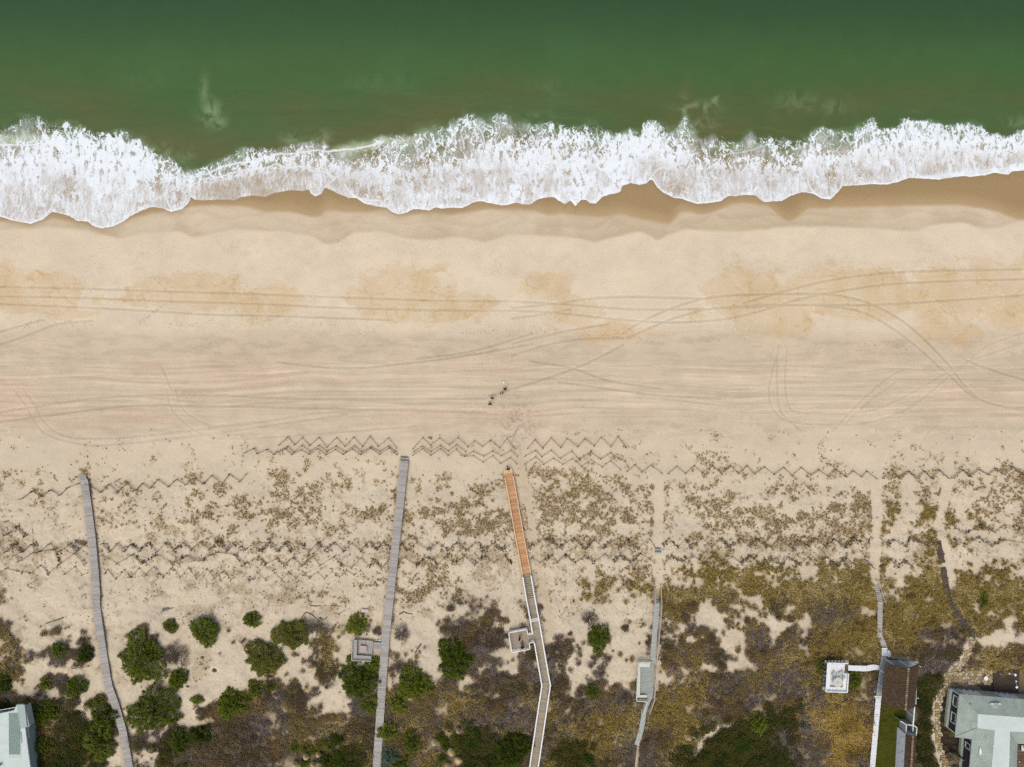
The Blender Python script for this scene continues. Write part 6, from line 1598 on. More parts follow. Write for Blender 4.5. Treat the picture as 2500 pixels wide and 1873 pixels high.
def heater(px, py, tx, ty, label):
    """white post lamp leaning slightly, round flat head"""
    c = P(px, py, zk); t = thing('patio_lamp', c, label, 'patio lamp', 'white patio lamps on the dark deck')
    top = P(tx, ty, zk + 1.9)
    d_ = top - c
    mb = MB(); mb.lathe(c, [(.16, 0), (.16, .04), (.05, .07)], 14); mb.build('base', M_STEEL, t)
    mb = MB(); mb.tube([c + Vector((0, 0, .07)), top], [.045, .035], 8); mb.build('post', M_STEEL, t)
    mb = MB(); mb.lathe(top, [(.20, -.02), (.21, 0), (.16, .08), (.04, .12)], 18); mb.build('head', M_STEEL, t)
heater(2464.5, 1644.5, 2479, 1648, 'white post lamp at the top right corner of the dark deck, head pointing right')
heater(2480.5, 1664, 2482.5, 1678, 'white post lamp at the right side of the dark deck, below the corner one')
c = P(2438, 1643.5, zk); t = thing('hoop_stand', c, 'dark hoop on a pale stand at the top left of the dark deck', 'hoop stand')
mb = MB(); mb.tube([c + Vector((.28 * math.cos(a * .3927), .28 * math.sin(a * .3927), .9)) for a in range(17)], .03, 5, False); mb.build('hoop', M_GREY_D, t)
mb = MB(); mb.tube([P(2447, 1648, zk), P(2441, 1645, zk + .9)], .035, 6); mb.build('stand', M_STEEL, t)

# grey-roofed house
nR = NT('green_grey_roof_shingles', .9, .15)
p = nR.pos(); x_, y_, z_ = nR.sep(p)
tt = nR.noise(p, 9, 4, .8); t2_ = nR.noise(nR.vmath('MULTIPLY', p, (1, 1, 1)), .7, 3, .6)
row = nR.t.nodes.new('ShaderNodeTexBrick'); nR.t.links.new(nR.vmath('MULTIPLY', nR.comb(nR.math('ADD', x_, nR.math('MULTIPLY', y_, .18)), nR.math('ADD', y_, nR.math('MULTIPLY', x_, -.13)), 0.0), (1, 1, 1)), row.inputs['Vector'])
row.inputs['Scale'].default_value = 3.6; row.inputs['Mortar Size'].default_value = .03; row.inputs['Color1'].default_value = (.84, .84, .84, 1); row.inputs['Color2'].default_value = (1.1, 1.1, 1.1, 1); row.inputs['Mortar'].default_value = (.62, .62, .62, 1)
cc = nR.mix(nR.mapr(t2_, .35, .65), alb((162, 176, 164)), alb((176, 190, 178)))
cc = nR.scale_c(cc, nR.math('MULTIPLY_ADD', tt, .5, .75))
cc = nR.mix(1.0, cc, row.outputs['Color'], 'MULTIPLY')
nR.color(cc); M_ROOF = nR.m
M_FLAT = mat('pale_flat_roofing', (206, 218, 210), rough=.7, amt=.025, scale=.6, rgb2=(198, 211, 202))
M_WALLD = mat('dark_brown_shingle_wall', (76, 68, 62), amt=.18, scale=3, stretch=(1, 1, 4), rgb2=(64, 58, 54))
M_SKIRT = mat('pale_green_trim', (168, 178, 160), amt=.05)
M_GLASS = NT('window_glass', .08, .5); M_GLASS.color((.02, .035, .035, 1)); M_GLASS = M_GLASS.m
zg = float(gz(2380, 1760)) - .1; zE = zg + 3.0; zF = zg + 4.3
house = thing('grey_roofed_house', P(2420, 1780, zg), 'house with a hipped green-grey shingle roof round a pale flat top, bottom right corner', 'house')
def face(name, pts, m, thick=.12):
    mb = MB(); mb.prism([P(*q) for q in pts], thick); return mb.build(name, m, house)
A = (2343, 1694.8, zE); B = (2580, 1715, zE); E = (2332, 1799.4, zE); J = (2373.6, 1804, zE); Wd = (2361, 1950, zE)
f1 = (2387.6, 1743.4, zF); f2 = (2580, 1758, zF); f3 = (2580, 1793, zF); f4 = (2466, 1786, zF); f5 = (2462, 1950, zF); f6 = (2415, 1950, zF); f7 = (2428.8, 1783, zF); f8 = (2386, 1778, zF)
face('roof_slope', [A, f1, f2, B], M_ROOF); face('roof_slope', [A, E, f8, f1], M_ROOF); face('roof_slope', [E, J, f7, f8], M_ROOF)
face('roof_slope', [J, Wd, f6, f7], M_ROOF); face('roof_slope', [f4, f5, (2480, 1950, zE + .2), (2484, 1816, zE + .2)], M_ROOF)
face('roof_slope', [f4, (2484, 1816, zE + .2), (2580, 1822, zE + .2), f3], M_ROOF)
mb = MB(); mb.prism([P(*q[:2], zF + .03) for q in (f1, f2, f3, f4, f5, f6, f7, f8)], .10); mb.build('flat_roof', M_FLAT, house)
mb = MB()
for a, b in ((A, B), (A, E), (E, J), (J, Wd)): mb.beam(P(a[0], a[1], zE - .02), P(b[0], b[1], zE - .02), .10, .14)
mb.build('gutter', M_GREENGREY, house)
mb = MB()
for a, b in ((A, f1), (E, f8), (J, f7)): mb.beam(P(*a[:2], a[2] + .03), P(*b[:2], b[2] + .04), .14, .03)
mb.build('hip_flashing', mat('roof_flashing', (150, 162, 148), amt=.08), house)
def ins(q, dx, dy): v = P(q[0], q[1], zE); return Vector((v.x + dx, v.y + dy, zE - .15))
wp = [ins(A, .35, -.35), ins(B, -.1, -.35), ins((2580, 1815, 0), -.1, .3), ins((2484, 1814, 0), -.3, .3), ins((2480, 1950, 0), -.3, 0), ins(Wd, .35, 0), ins(J, .35, .3), ins(E, .35, .35)]
mb = MB(); mb.prism(wp, zE - zg); mb.build('wall', M_WALLD, house)
# pale skirt at the foot of the west walls, windows
def wall_pt(a, b, f, z): v = a.lerp(b, f); return Vector((v.x, v.y, z))
nw, sw_, jw, dw = wp[0], wp[7], wp[6], wp[5]
def west_bits(a, b, wins, skirt_out):
    skirt_out *= .6
    o = Vector((-1, 0, 0))
    mb = MB(); s0 = wall_pt(a, b, 0, zg); s1 = wall_pt(a, b, 1, zg)
    mb.hexa([s0 + o * skirt_out, s1 + o * skirt_out, s1, s0], [s0 + o * (skirt_out * .8) + Vector((0, 0, .5)), s1 + o * (skirt_out * .8) + Vector((0, 0, .5)), s1 + Vector((0, 0, .7)), s0 + Vector((0, 0, .7))])
    mb.build('skirt', M_SKIRT, house)
    for f0, f1_ in wins:
        z0, z1 = zg + 1.15, zg + 2.35
        w0, w1 = wall_pt(a, b, f0, z0), wall_pt(a, b, f1_, z0)
        fr = MB(); e = .13
        d_ = (w1 - w0).normalized()
        def bar(p_, q_, lo_, hi_): fr.hexa([p_ + Vector((0, 0, lo_)) + o * .12, q_ + Vector((0, 0, lo_)) + o * .12, q_ + Vector((0, 0, lo_)) - o * .02, p_ + Vector((0, 0, lo_)) - o * .02], [p_ + Vector((0, 0, hi_)) + o * .12, q_ + Vector((0, 0, hi_)) + o * .12, q_ + Vector((0, 0, hi_)) - o * .02, p_ + Vector((0, 0, hi_)) - o * .02])
        H_ = z1 - z0
        bar(w0, w1, 0, e); bar(w0, w1, H_ - e, H_); bar(w0, w0 + d_ * e, e, H_ - e); bar(w1 - d_ * e, w1, e, H_ - e)
        win = fr.build('window', M_WHITE, house)
        gl = MB(); gl.hexa([w0 + o * .03, w1 + o * .03, w1 - o * .01, w0 - o * .01], [v + Vector((0, 0, H_)) for v in (w0 + o * .03, w1 + o * .03, w1 - o * .01, w0 - o * .01)])
        gl.build('pane', M_GLASS, win)
west_bits(nw, sw_, [(.08, .36), (.52, .80)], .55)
west_bits(jw, dw, [(.02, .09), (.16, .26)], .5)
mb = MB()
for v in (nw, sw_): mb.box(Vector((v.x - .04, v.y, zg)), .16, .16, zE - zg - .1)
mb.build('corner_board', M_WHITE, house)
def nface(f0, f1_, z0, z1, m, nm, out=.06):
    a, b = wp[0], wp[1]; w0, w1 = wall_pt(a, b, f0, z0), wall_pt(a, b, f1_, z0); o = Vector((0, 1, 0)) * out; H_ = Vector((0, 0, z1 - z0))
    mb = MB(); mb.hexa([w0, w1, w1 + o, w0 + o], [w0 + H_, w1 + H_, w1 + o + H_, w0 + o + H_]); return mb.build(nm, m, house)
nface(.0, .99, zg + .05, zg + 2.7, M_SKIRT, 'north_wall_panel', .04)
for f0, f1_ in ((.06, .26), (.47, .66)):
    w = nface(f0, f1_, zg + .3, zg + 2.3, M_WHITE, 'sliding_door', .12)
    a, b = wp[0], wp[1]
    for k in range(3):
        ff0 = f0 + (f1_ - f0) * (k + .25) / 3; ff1 = f0 + (f1_ - f0) * (k + .75) / 3
        w0, w1 = wall_pt(a, b, ff0, zg + .45), wall_pt(a, b, ff1, zg + .45); o = Vector((0, .14, 0)); H_ = Vector((0, 0, .35))
        mb = MB(); mb.hexa([w0, w1, w1 + o, w0 + o], [w0 + H_, w1 + H_, w1 + o + H_, w0 + o + H_]); mb.build('pane', M_GLASS, w)
def dormer(px, py, z, L, horiz, label=None):
    """low pale eyebrow vent with a lens-shaped face"""
    c = P(px, py, z); mb = MB(); n_ = 8; top = []; bot = []
    for i in range(n_ + 1):
        f = i / n_ * 2 - 1; b_ = (1 - f * f)
        x = f * L / 2
        if horiz: top.append(c + Vector((x, b_ * .22, .06 + b_ * .12))); bot.append(c + Vector((x, -b_ * .14, .12 + b_ * .04)))
        else: top.append(c + Vector((b_ * .22, x, .06 + b_ * .12))); bot.append(c + Vector((-b_ * .14, x, .12 + b_ * .04)))
    V = top + bot; F = [(i, i + 1, n_ + 2 + i, n_ + 1 + i) for i in range(n_)]
    mb.add(V, F)
    ap = c + (Vector((0, -1.2, .22)) if horiz else Vector((1.2, 0, .22)))
    k = len(mb.v); ev = mb.build('eyebrow_vent', mat('pale_vent', (220, 232, 222), amt=.02), house)
    mb = MB(); mb.add([ap] + top, [(0, i + 2, i + 1) for i in range(n_)]); mb.build('vent_roof', M_ROOF, ev)
dormer(2430, 1718, zE + .62, 1.9, True); dormer(2391.5, 1834, zE + .52, 1.5, False)
mb = MB(); mb.lathe(P(2366.5, 1717.5, zE + .45), [(.09, 0), (.09, .35), (.05, .36)], 8); mb.build('vent_pipe', M_GREY_D, house)
t = thing('courtyard_deck', P(2520, 1850, zg), 'brown plank courtyard floor enclosed by the roofs at the lower right edge', 'deck')
deck(t, [(2482, 1818), (2482, 1950), (2580, 1950), (2580, 1818)], 20, mat('red_brown_deck', (112, 88, 72), vary=.12, amt=.1), zg + .5)
mb = MB(); mb.lathe(P(2489, 1860, zg + .5), [(.1, 0), (.1, .04), (.03, .06), (.03, 1.4), (.32, 1.42), (.3, 1.5)], 14)
t2 = thing('courtyard_lamp', P(2489, 1860, zg + .5), 'white round-topped lamp in the brown courtyard at the right edge', 'lamp'); mb.build('lamp', M_STEEL, t2)
t2 = thing('lounge_chair', P(2500, 1826, zg + .5), 'pale cushioned seat at the top of the brown courtyard, cut by the right edge', 'chair')
mb = MB(); mb.box(P(2500, 1826, zg + .8), 1.0, .9, .14); mb.build('seat', M_FLAT, t2)
mb = MB(); mb.box(P(2500, 1820, zg + .5), 1.0, .16, .85); mb.build('backrest', M_FLAT, t2)
for dx, dy in ((-.4, -.3), (.4, -.3), (-.4, .3), (.4, .3)): piece('leg', (.06, .06, .3), M_GREY_D, t2, P(2500, 1826, zg + .8) + Vector((dx, dy, 0)))
# side stair well of the house
t2 = thing('side_landing', P(2335, 1862, zg), 'small green-grey fenced landing at the foot of the house wall near the bottom edge', 'landing')
flat('landing_floor', t2, [(2318, 1838), (2360, 1862), (2352, 1950), (2322, 1950)], zg + .3, .3, mat('mossy_grey_deck', (122, 120, 96), amt=.1), None)
mb = MB(); a_, b_ = P(2320, 1838, zg + 1.2), P(2358, 1858, zg + 1.2); mb.beam(a_, b_, .06, .9)
mb.build('side_panel', mat('olive_grey_panel', (110, 108, 86), amt=.1), t2)
mb = MB(); mb.beam(P(2343, 1858, zg + 1.25), P(2344, 1950, zg + 1.25), .06, .06); mb.beam(P(2343, 1857, zg + 1.25), P(2358, 1857, zg + 1.25), .06, .06); mb.build('handrail', M_GREENGREY, t2)
# planting bed with golden clumps
BEDP = [(2311, 1714, 6), (2309, 1729, 7), (2316, 1726, 6), (2306, 1745, 5), (2300, 1763, 8), (2308, 1786, 4), (2320, 1790, 7), (2312, 1806, 6), (2309, 1824, 7), (2330, 1822, 5), (2322, 1697, 6)]
for i, (px, py, r) in enumerate(BEDP):
    Rb = random.Random(i); R = Rb
    where = ['upper left', 'left, third down', 'upper, right of the third', 'left, fourth down', 'left, pale and widest', 'small, below the widest', 'bright yellow-green, close to the wall', 'ochre, lower middle', 'pale, lowest on the left', 'small, lowest on the right', 'topmost, near the dark step'][i]
    t2 = thing('ornamental_grass', G(px, py), 'ochre grass clump in the dark planting bed: ' + where, 'grass clump', 'grass clumps in the dark planting bed')
    b = proto_grass(70, r * S * 1.15, .35, .05)
    b.v = [v + G(px, py) for v in b.v]
    b.build('blades', mat('ochre_clump', (128, 104, 52), vary=.25, amt=.25, rgb2=(98, 78, 48)) if i != 6 else mat('yellow_clump', (122, 112, 30), amt=.2), t2)

# small outbuilding below the pavilion
zo = float(gz(2215, 1800)) + .02
t = thing('outbuilding', P(2215, 1830, zo), 'white-walled shed with a narrow brown shingled gable roof, below the pavilion', 'shed')
gable(t, ((2211.5, 1792), (2203, 1950)), ((2237.5, 1796), (2228, 1950)), ((2229, 1797), (2219.5, 1950)), zo + 2.5, zo + 3.3, 5, M_SHING)
w0, w1, w2, w3 = P(2211.5, 1794, zo + 2.45), P(2203, 1950, zo + 2.45), P(2228, 1950, zo + 2.45), P(2236, 1797, zo + 2.45)
mb = MB(); mb.prism([w0, w1, w2, w3], 2.45); mb.build('wall', M_WHITE, t)
for i, (f, zz_) in enumerate(((.06, 1.9), (.10, 1.2), (.22, .8), (.30, 1.7), (.36, 1.0), (.45, 1.9))):
    q = w0.lerp(w1, f); mb = MB(); mb.box(Vector((q.x - .04, q.y, zo + zz_)), .07, .12, .12); mb.build('wall_hook', M_GREY_D, t)
mb = MB()
a0, a1 = P(2206.5, 1792, zo + .35), P(2198, 1950, zo + .35)
mb.beam(a0.lerp(a1, .15), a0.lerp(a1, .35), .28, .05); mb.beam(a0.lerp(a1, .45), a0.lerp(a1, .62), .28, .05); mb.build('low_bench', M_SKIRT, t)
t = thing('outdoor_shower', P(2212, 1775, zo), 'white-framed roofless shower enclosure at the top end of the shed', 'outdoor shower')
def panel(a, b, h, m, w=.08, nm='panel', z0=0): mb = MB(); mb.beam(P(*a, zo + h), P(*b, zo + h), w, h - z0); mb.build(nm, m, t)
for a, b in (((2199, 1761), (2213, 1770)), ((2213, 1770), (2212, 1792)), ((2213, 1770), (2230, 1771)), ((2230, 1771), (2239, 1777)), ((2239, 1777), (2237, 1796)), ((2230, 1771), (2229, 1786))):
    panel(a, b, 2.0, M_GREENGREY); panel(a, b, 2.06, M_WHITE, .12, 'top_rail', 1.95)
mb = MB(); mb.prism([P(*q, zo + .08) for q in ((2199, 1763), (2212, 1771), (2211, 1792), (2198, 1782))], .1); mb.build('shower_floor', M_GREENGREY, t)
mb = MB(); mb.prism([P(*q, zo + .6) for q in ((2218, 1784), (2231, 1792), (2230, 1796), (2216, 1790))], .08); mb.build('shelf', M_BLUEGREY, t)
t = thing('screen_fence', P(2225, 1750, zo), 'green-grey panel fence with white cap between the pavilion and the shower enclosure', 'fence')
mb = MB(); mb.beam(P(2233, 1727, zo + 2.0), P(2229, 1773, zo + 2.0), .06, 1.9); mb.build('panel', M_GREENGREY, t)
mb = MB(); mb.beam(P(2233.2, 1726, zo + 2.08), P(2229.2, 1774, zo + 2.08), .18, .07); mb.build('cap_rail', M_WHITE, t)
for f in (0, .5, 1): piece('fence_post', (.14, .14, 2.1), M_WHITE, t, P(2233.2, 1726, zo + 2.14).lerp(P(2229.2, 1774, zo + 2.14), f))
mb = MB(); mb.prism([P(*q, zo + .05) for q in ((2214, 1735), (2226, 1728), (2222, 1772), (2211, 1762))], .08)
mb.build('concrete_strip', M_GREENGREY, t)

# flat white-roofed building at the lower left
zh = 4.2; zr = zh + 3.6
t = thing('flat_roofed_house', P(0, 1800, zh), 'building with a flat pale mint-white roof at the lower left corner', 'house')
flat('roof', t, [(-160, 1744), (0, 1742), (34, 1735), (40, 1722), (54, 1721), (84, 1950), (-160, 1950)], zr, .25, M_FLAT)
flat('parapet', t, [(40, 1721), (54, 1720), (60, 1722), (66, 1775), (50, 1780)], zr + .12, .3, mat('grey_parapet', (164, 178, 172), amt=.05))
flat('side_fascia', t, [(62, 1724), (72, 1773), (66.5, 1776), (57, 1726)], zr - .1, 1.2, M_BLUEGREY)
mb = MB(); mb.hexa([P(50, 1789, zr + .02), P(52, 1815, zr + .02), P(72, 1800, zr - .7), P(69, 1773, zr - .7)], [P(50, 1789, zr + .12), P(52, 1815, zr + .12), P(72, 1800, zr - .6), P(69, 1773, zr - .6)]); mb.build('awning', mat('mint_grey_awning', (158, 174, 164), amt=.05), t)
mb = MB(); mb.prism([P(*q, zr - .3) for q in ((-155, 1755), (52, 1752), (72, 1945), (-155, 1945))], zr - .3 - zh); mb.build('wall', M_SKIRT, t)
for i in range(11): piece('grille_slat', (.05, 6.6, .06), mat('roof_grille', (158, 178, 168), amt=.05), t, P(22 + i * 2.5, 1792, zr + .14))
mb = MB(); mb.prism([P(*q, zr + .05) for q in ((19, 1742), (47, 1742), (51, 1850), (22, 1852))], .08); mb.build('roof_panel', mat('roof_panel_mint', (186, 202, 192), amt=.04), t)
mb = MB(); mb.prism([P(*q, zr + .09) for q in ((27, 1788), (47, 1788), (48, 1812), (28, 1812))], .05); mb.build('skylight', mat('green_skylight', (134, 158, 148), rough=.4), t)
mb = MB(); mb.lathe(P(2, 1866, zr), [(.16, 0), (.16, .5), (.26, .52), (.24, .62)], 10); mb.build('roof_vent', M_GREY, t)
mb = MB(); mb.beam(P(0, 1734, zr + .05), P(38, 1727, zr + .05), .07, .06); mb.build('roof_rail', M_WHITE, t)

# ================================================================== people and small things
SKIN = mat('skin', (190, 146, 118), amt=.03, rough=.6)
HAIR = mat('dark_hair', (38, 30, 26), amt=.2, rough=.6); HAIR2 = mat('light_hair', (196, 180, 150), amt=.1)
BLACK = mat('black_cloth', (26, 22, 26), amt=.15); NAVY = mat('navy_cloth', (34, 44, 66), amt=.15); BLUE = mat('blue_denim', (44, 66, 102), amt=.15); BROWN = mat('brown_cloth', (64, 50, 34), amt=.15)
def person(base, yaw, top_m, leg_m, hair_m, label, pose='stand', seed=0):
    """one continuous skinned body posed joint by joint, metres, +Y forward"""
    J = {'pel': (0, 0, .96, .15), 'waist': (0, 0, 1.10, .16), 'chest': (0, .01, 1.32, .20), 'neck': (0, .01, 1.49, .058), 'head': (0, .03, 1.62, .10), 'crown': (0, .02, 1.71, .085), 'nose': (0, .145, 1.62, .018),
         'shL': (-.21, 0, 1.42, .10), 'elL': (-.26, .04, 1.15, .05), 'wrL': (-.25, .16, .95, .032), 'paL': (-.25, .20, .88, .036), 'shR': (.21, 0, 1.42, .10), 'elR': (.26, .04, 1.15, .05), 'wrR': (.25, .16, .95, .032), 'paR': (.25, .20, .88, .036),
         'hiL': (-.10, 0, .90, .105), 'knL': (-.11, .02, .50, .066), 'anL': (-.11, -.02, .09, .045), 'toL': (-.12, .16, .04, .038), 'hiR': (.10, 0, .90, .105), 'knR': (.11, .02, .50, .066), 'anR': (.11, -.02, .09, .045), 'toR': (.12, .16, .04, .038)}
    if pose == 'walk':
        J.update(knL=(-.10, .18, .53, .066), anL=(-.10, .26, .12, .045), toL=(-.10, .42, .08, .038), knR=(.10, -.10, .50, .066), anR=(.10, -.36, .16, .045), toR=(.10, -.24, .05, .038),
                 elL=(-.26, -.12, 1.17, .05), wrL=(-.24, -.10, .96, .032), paL=(-.24, -.08, .88, .036), elR=(.26, .12, 1.17, .05), wrR=(.22, .28, 1.02, .032), paR=(.21, .34, .97, .036))
    if pose == 'sit':
        dz = -.50
        for k in ('pel', 'waist', 'chest', 'neck', 'head', 'crown', 'nose', 'shL', 'elL', 'wrL', 'paL', 'shR', 'elR', 'wrR', 'paR', 'hiL', 'hiR'):
            x, y, z, r = J[k]; J[k] = (x, y, z + dz, r)
        J.update(knL=(-.12, .46, .50, .066), anL=(-.12, .60, .10, .045), toL=(-.12, .78, .05, .038), knR=(.12, .50, .46, .066), anR=(.12, .84, .14, .045), toR=(.12, 1.0, .12, .038),
                 wrL=(-.2, .26, .62, .032), paL=(-.17, .34, .60, .036), wrR=(.2, .26, .62, .032), paR=(.17, .34, .60, .036))
    for s in 'LR':
        px, py, pz, _ = J['pa' + s]; wx, wy, wz, _ = J['wr' + s]; d = Vector((px - wx, py - wy, pz - wz)).normalized(); sd = -1 if s == 'L' else 1
        side = d.cross(Vector((sd, 0, .2))).normalized()
        for i, L_ in enumerate((.075, .085, .080, .062)):
            o_ = side * (i - 1.5) * .020; a = Vector((px, py, pz)) + o_ + d * .02; m_ = a + d * L_ * .55; e = m_ + (d * .8 + Vector((-sd * .5, 0, -.2))).normalized() * L_ * .5
            J['f%d%sa' % (i, s)] = (*m_, .0095); J['f%d%sb' % (i, s)] = (*e, .008)
        th = Vector((px, py, pz)) + side * -.035; J['t%sa' % s] = (*th, .011); J['t%sb' % s] = (*(th + d * .03 - side * .025), .009)
    E = [('pel', 'waist'), ('waist', 'chest'), ('chest', 'neck'), ('neck', 'head'), ('head', 'crown'), ('head', 'nose'), ('pel', 'hiL'), ('pel', 'hiR')]
    for s in 'LR':
        E += [('chest', 'sh' + s), ('sh' + s, 'el' + s), ('el' + s, 'wr' + s), ('wr' + s, 'pa' + s), ('hi' + s, 'kn' + s), ('kn' + s, 'an' + s), ('an' + s, 'to' + s), ('pa' + s, 't%sa' % s), ('t%sa' % s, 't%sb' % s)]
        for i in range(4): E += [('pa' + s, 'f%d%sa' % (i, s)), ('f%d%sa' % (i, s), 'f%d%sb' % (i, s))]
    keys = list(J); me = bpy.data.meshes.new('body'); me.from_pydata([J[k][:3] for k in keys], [(keys.index(a), keys.index(b)) for a, b in E], [])
    tmp = bpy.data.objects.new('body_skeleton', me); COL.objects.link(tmp)
    md = tmp.modifiers.new('Skin', 'SKIN'); md.use_smooth_shade = True
    for i, k in enumerate(keys):
        sv = me.skin_vertices[0].data[i]; sv.radius = (J[k][3], J[k][3]); sv.use_root = (k == 'pel')
    sb_ = tmp.modifiers.new('Sub', 'SUBSURF'); sb_.levels = 1; sb_.render_levels = 1
    bpy.context.view_layer.update()
    dg = bpy.context.evaluated_depsgraph_get()
    bm_ = bpy.data.meshes.new_from_object(tmp.evaluated_get(dg)); bm_.name = 'body'
    bpy.data.objects.remove(tmp)
    bm_.materials.clear()
    for m in (top_m, leg_m, SKIN, mat('dark_shoes', (30, 26, 24))): bm_.materials.append(m)
    hz = J['head'][2]; pz = J['pel'][2]
    for pl in bm_.polygons:
        c = pl.center; idx = 0
        if c.z > J['neck'][2] + .02 and abs(c.x) < .14: idx = 2
        elif c.z < .11 or (pose != 'stand' and min((c - Vector(J['to' + s][:3])).length for s in 'LR') < .13): idx = 3
        elif min((c - Vector(J['pa' + s][:3])).length for s in 'LR') < .13 and min((c - Vector(J['hi' + s][:3])).length for s in 'LR') > .05: idx = 2
        elif c.z < pz + .02 or (pose == 'sit' and c.y > .14 and c.z < pz + .15): idx = 1
        pl.material_index = idx
    # hair cap
    hb_ = MB(); hc = Vector(J['head'][:3]) + Vector((0, -.02, .03))
    prof = [(.115, -.02), (.122, .03), (.105, .08), (.06, .115), (.01, .125)]
    hb_.lathe(hc, prof, 14)
    # eyes and ears
    t = thing('person', base, label, 'person')
    t.rotation_euler = (0, 0, yaw)
    o = bpy.data.objects.new('body', bm_); COL.objects.link(o); o.parent = t; ORG[o] = ORG[t]
    o2 = bpy.data.objects.new('hair', mesh('hair', hb_.v, hb_.f, True)); o2.data.materials.append(hair_m); COL.objects.link(o2); o2.parent = t
    eb = MB()
    for sx in (-1, 1): eb.lathe(Vector(J['head'][:3]) + Vector((sx * .035, .095, .01)), [(.006, -.01), (.012, 0), (.006, .01)], 6)
    o3 = bpy.data.objects.new('eyes', mesh('eyes', eb.v, eb.f)); o3.data.materials.append(HAIR); COL.objects.link(o3); o3.parent = t
    return t
def shadow_ok(): pass
person(G(1233, 950), .5, BLACK, BLACK, HAIR, 'person all in black striding on the open sand, nearest the water of the group', 'walk')
person(G(1225, 961), .2, BROWN, BLACK, HAIR2, 'person with light hair and dark brown clothes, beside the striding one on the sand', 'stand')
person(G(1201.5, 972), -.4, BLACK, BLACK, HAIR, 'person in black on the sand, upper of the left pair of the group', 'stand')
person(G(1196.5, 986), .3, BLACK, NAVY, HAIR, 'person in black on the sand, lowest and furthest left of the group', 'walk')
person(G(1240.5, 1143.5), 0, BLACK, NAVY, HAIR, 'person in black stepping off the tip of the orange walkway', 'walk')
person(P(1268.5, 1554, zd), 1.0, BLACK, BLACK, HAIR, 'person in black standing in the middle of the small white-railed deck', 'stand')
person(P(1275.5, 1577, zd), .15, NAVY, BLUE, HAIR, 'person in blue sitting with legs out at the lower rail of the small deck', 'sit')
# a low stool under the sitting person
tt_ = thing('deck_stool', P(1275.5, 1577, zd), 'low plain stool under the person in blue at the lower rail of the deck', 'stool')
mb = MB(); mb.box(P(1275.5, 1577.5, zd + .28), .42, .36, .05); mb.build('seat', M_TAN, tt_)
for dx, dy in ((-.16, -.13), (.16, -.13), (-.16, .13), (.16, .13)): piece('leg', (.04, .04, .28), M_TAN, tt_, P(1275.5, 1577.5, zd + .28) + Vector((dx, dy, 0)))
# white bag on the sand
c = G(1230, 933)
Rb = random.Random(4)
mb = MB(); prof = [(.20, 0), (.25, .08), (.22, .2), (.12, .3), (.06, .36)]
mb.lathe(c, prof, 12); mb.v = [v + Vector((Rb.uniform(-.03, .03), Rb.uniform(-.03, .03), Rb.uniform(-.02, .02))) for v in mb.v]
t = thing('beach_bag', c, 'small crumpled white bag on the sand above the group of people', 'bag'); mb.build('sack', M_WHITE, t)
mb = MB(); mb.tube([c + Vector((-.15, 0, .3)), c + Vector((-.2, .18, .25)), c + Vector((-.3, .3, .03))], .02, 5); mb.build('strap', M_GREY_D, t)

# tan wrapped cones
M_WRAP = mat('tan_wrap', (216, 194, 138), amt=.10, scale=5, rgb2=(196, 172, 118), vary=.06)
def wrap(px, py, tx, ty, r, label):
    c = G(px, py); h = 1.7; top = P(tx, ty, c.z + h)
    t = thing('wrapped_plant', c, label, 'wrapped shrub', 'tan wrapped shrubs at the bottom')
    mb = MB(); n_ = 14; rr = r * S * 1.15 * 1.15
    lv = [(0, .80), (.15, .98), (.38, 1.0), (.62, .82), (.82, .48), (.94, .22)]
    Rw = random.Random(int(px))
    for f, k in lv:
        cc_ = c.lerp(top, f)
        for i in range(n_):
            a = 2 * math.pi * i / n_; q = rr * k * (1 + Rw.uniform(-.07, .07) + .05 * math.cos(3 * a))
            mb.v.append(cc_ + Vector((math.cos(a) * q, math.sin(a) * q, 0)))
    mb.v.append(top)
    for l in range(len(lv) - 1):
        for i in range(n_): mb.f.append((l * n_ + i, l * n_ + (i + 1) % n_, (l + 1) * n_ + (i + 1) % n_, (l + 1) * n_ + i))
    e = (len(lv) - 1) * n_
    for i in range(n_): mb.f.append((e + i, e + (i + 1) % n_, len(mb.v) - 1))
    mb.build('cover', M_WRAP, t, smooth=True)
    mb = MB()
    for f, k in ((.3, 1.02), (.68, .76)):
        cc_ = c.lerp(top, f); mb.tube([cc_ + Vector((math.cos(a * .524) * rr * k, math.sin(a * .524) * rr * k, 0)) for a in range(13)], .018, 4, False)
    mb.build('twine', M_DRIFT, t)
wrap(749, 1844, 745, 1853, 6.3, 'tan wrapped shrub, left big one of the upper pair in the left cluster')
wrap(779, 1839, 775, 1847, 5.5, 'tan wrapped shrub, right one of the upper pair in the left cluster')
wrap(722, 1862, 717, 1871, 5.0, 'tan wrapped shrub at the far left of the bottom edge cluster')
wrap(766, 1863, 762, 1872, 5.0, 'tan wrapped shrub at the bottom edge, right below the pair in the left cluster')
wrap(1061, 1807, 1059, 1820, 6.2, 'tan wrapped shrub standing alone, leftmost of the right cluster')
wrap(1119, 1780, 1118, 1790, 4.8, 'smallest and highest tan wrapped shrub of the right cluster')
wrap(1101, 1830, 1103, 1845, 6.8, 'tallest tan wrapped shrub, middle of the right cluster')
wrap(1118, 1856, 1120, 1858, 7.2, 'broad blunt tan wrapped shrub, lower right of the right cluster')
wrap(1094, 1866, 1093, 1876, 5.5, 'tan wrapped shrub at the bottom edge of the right cluster')

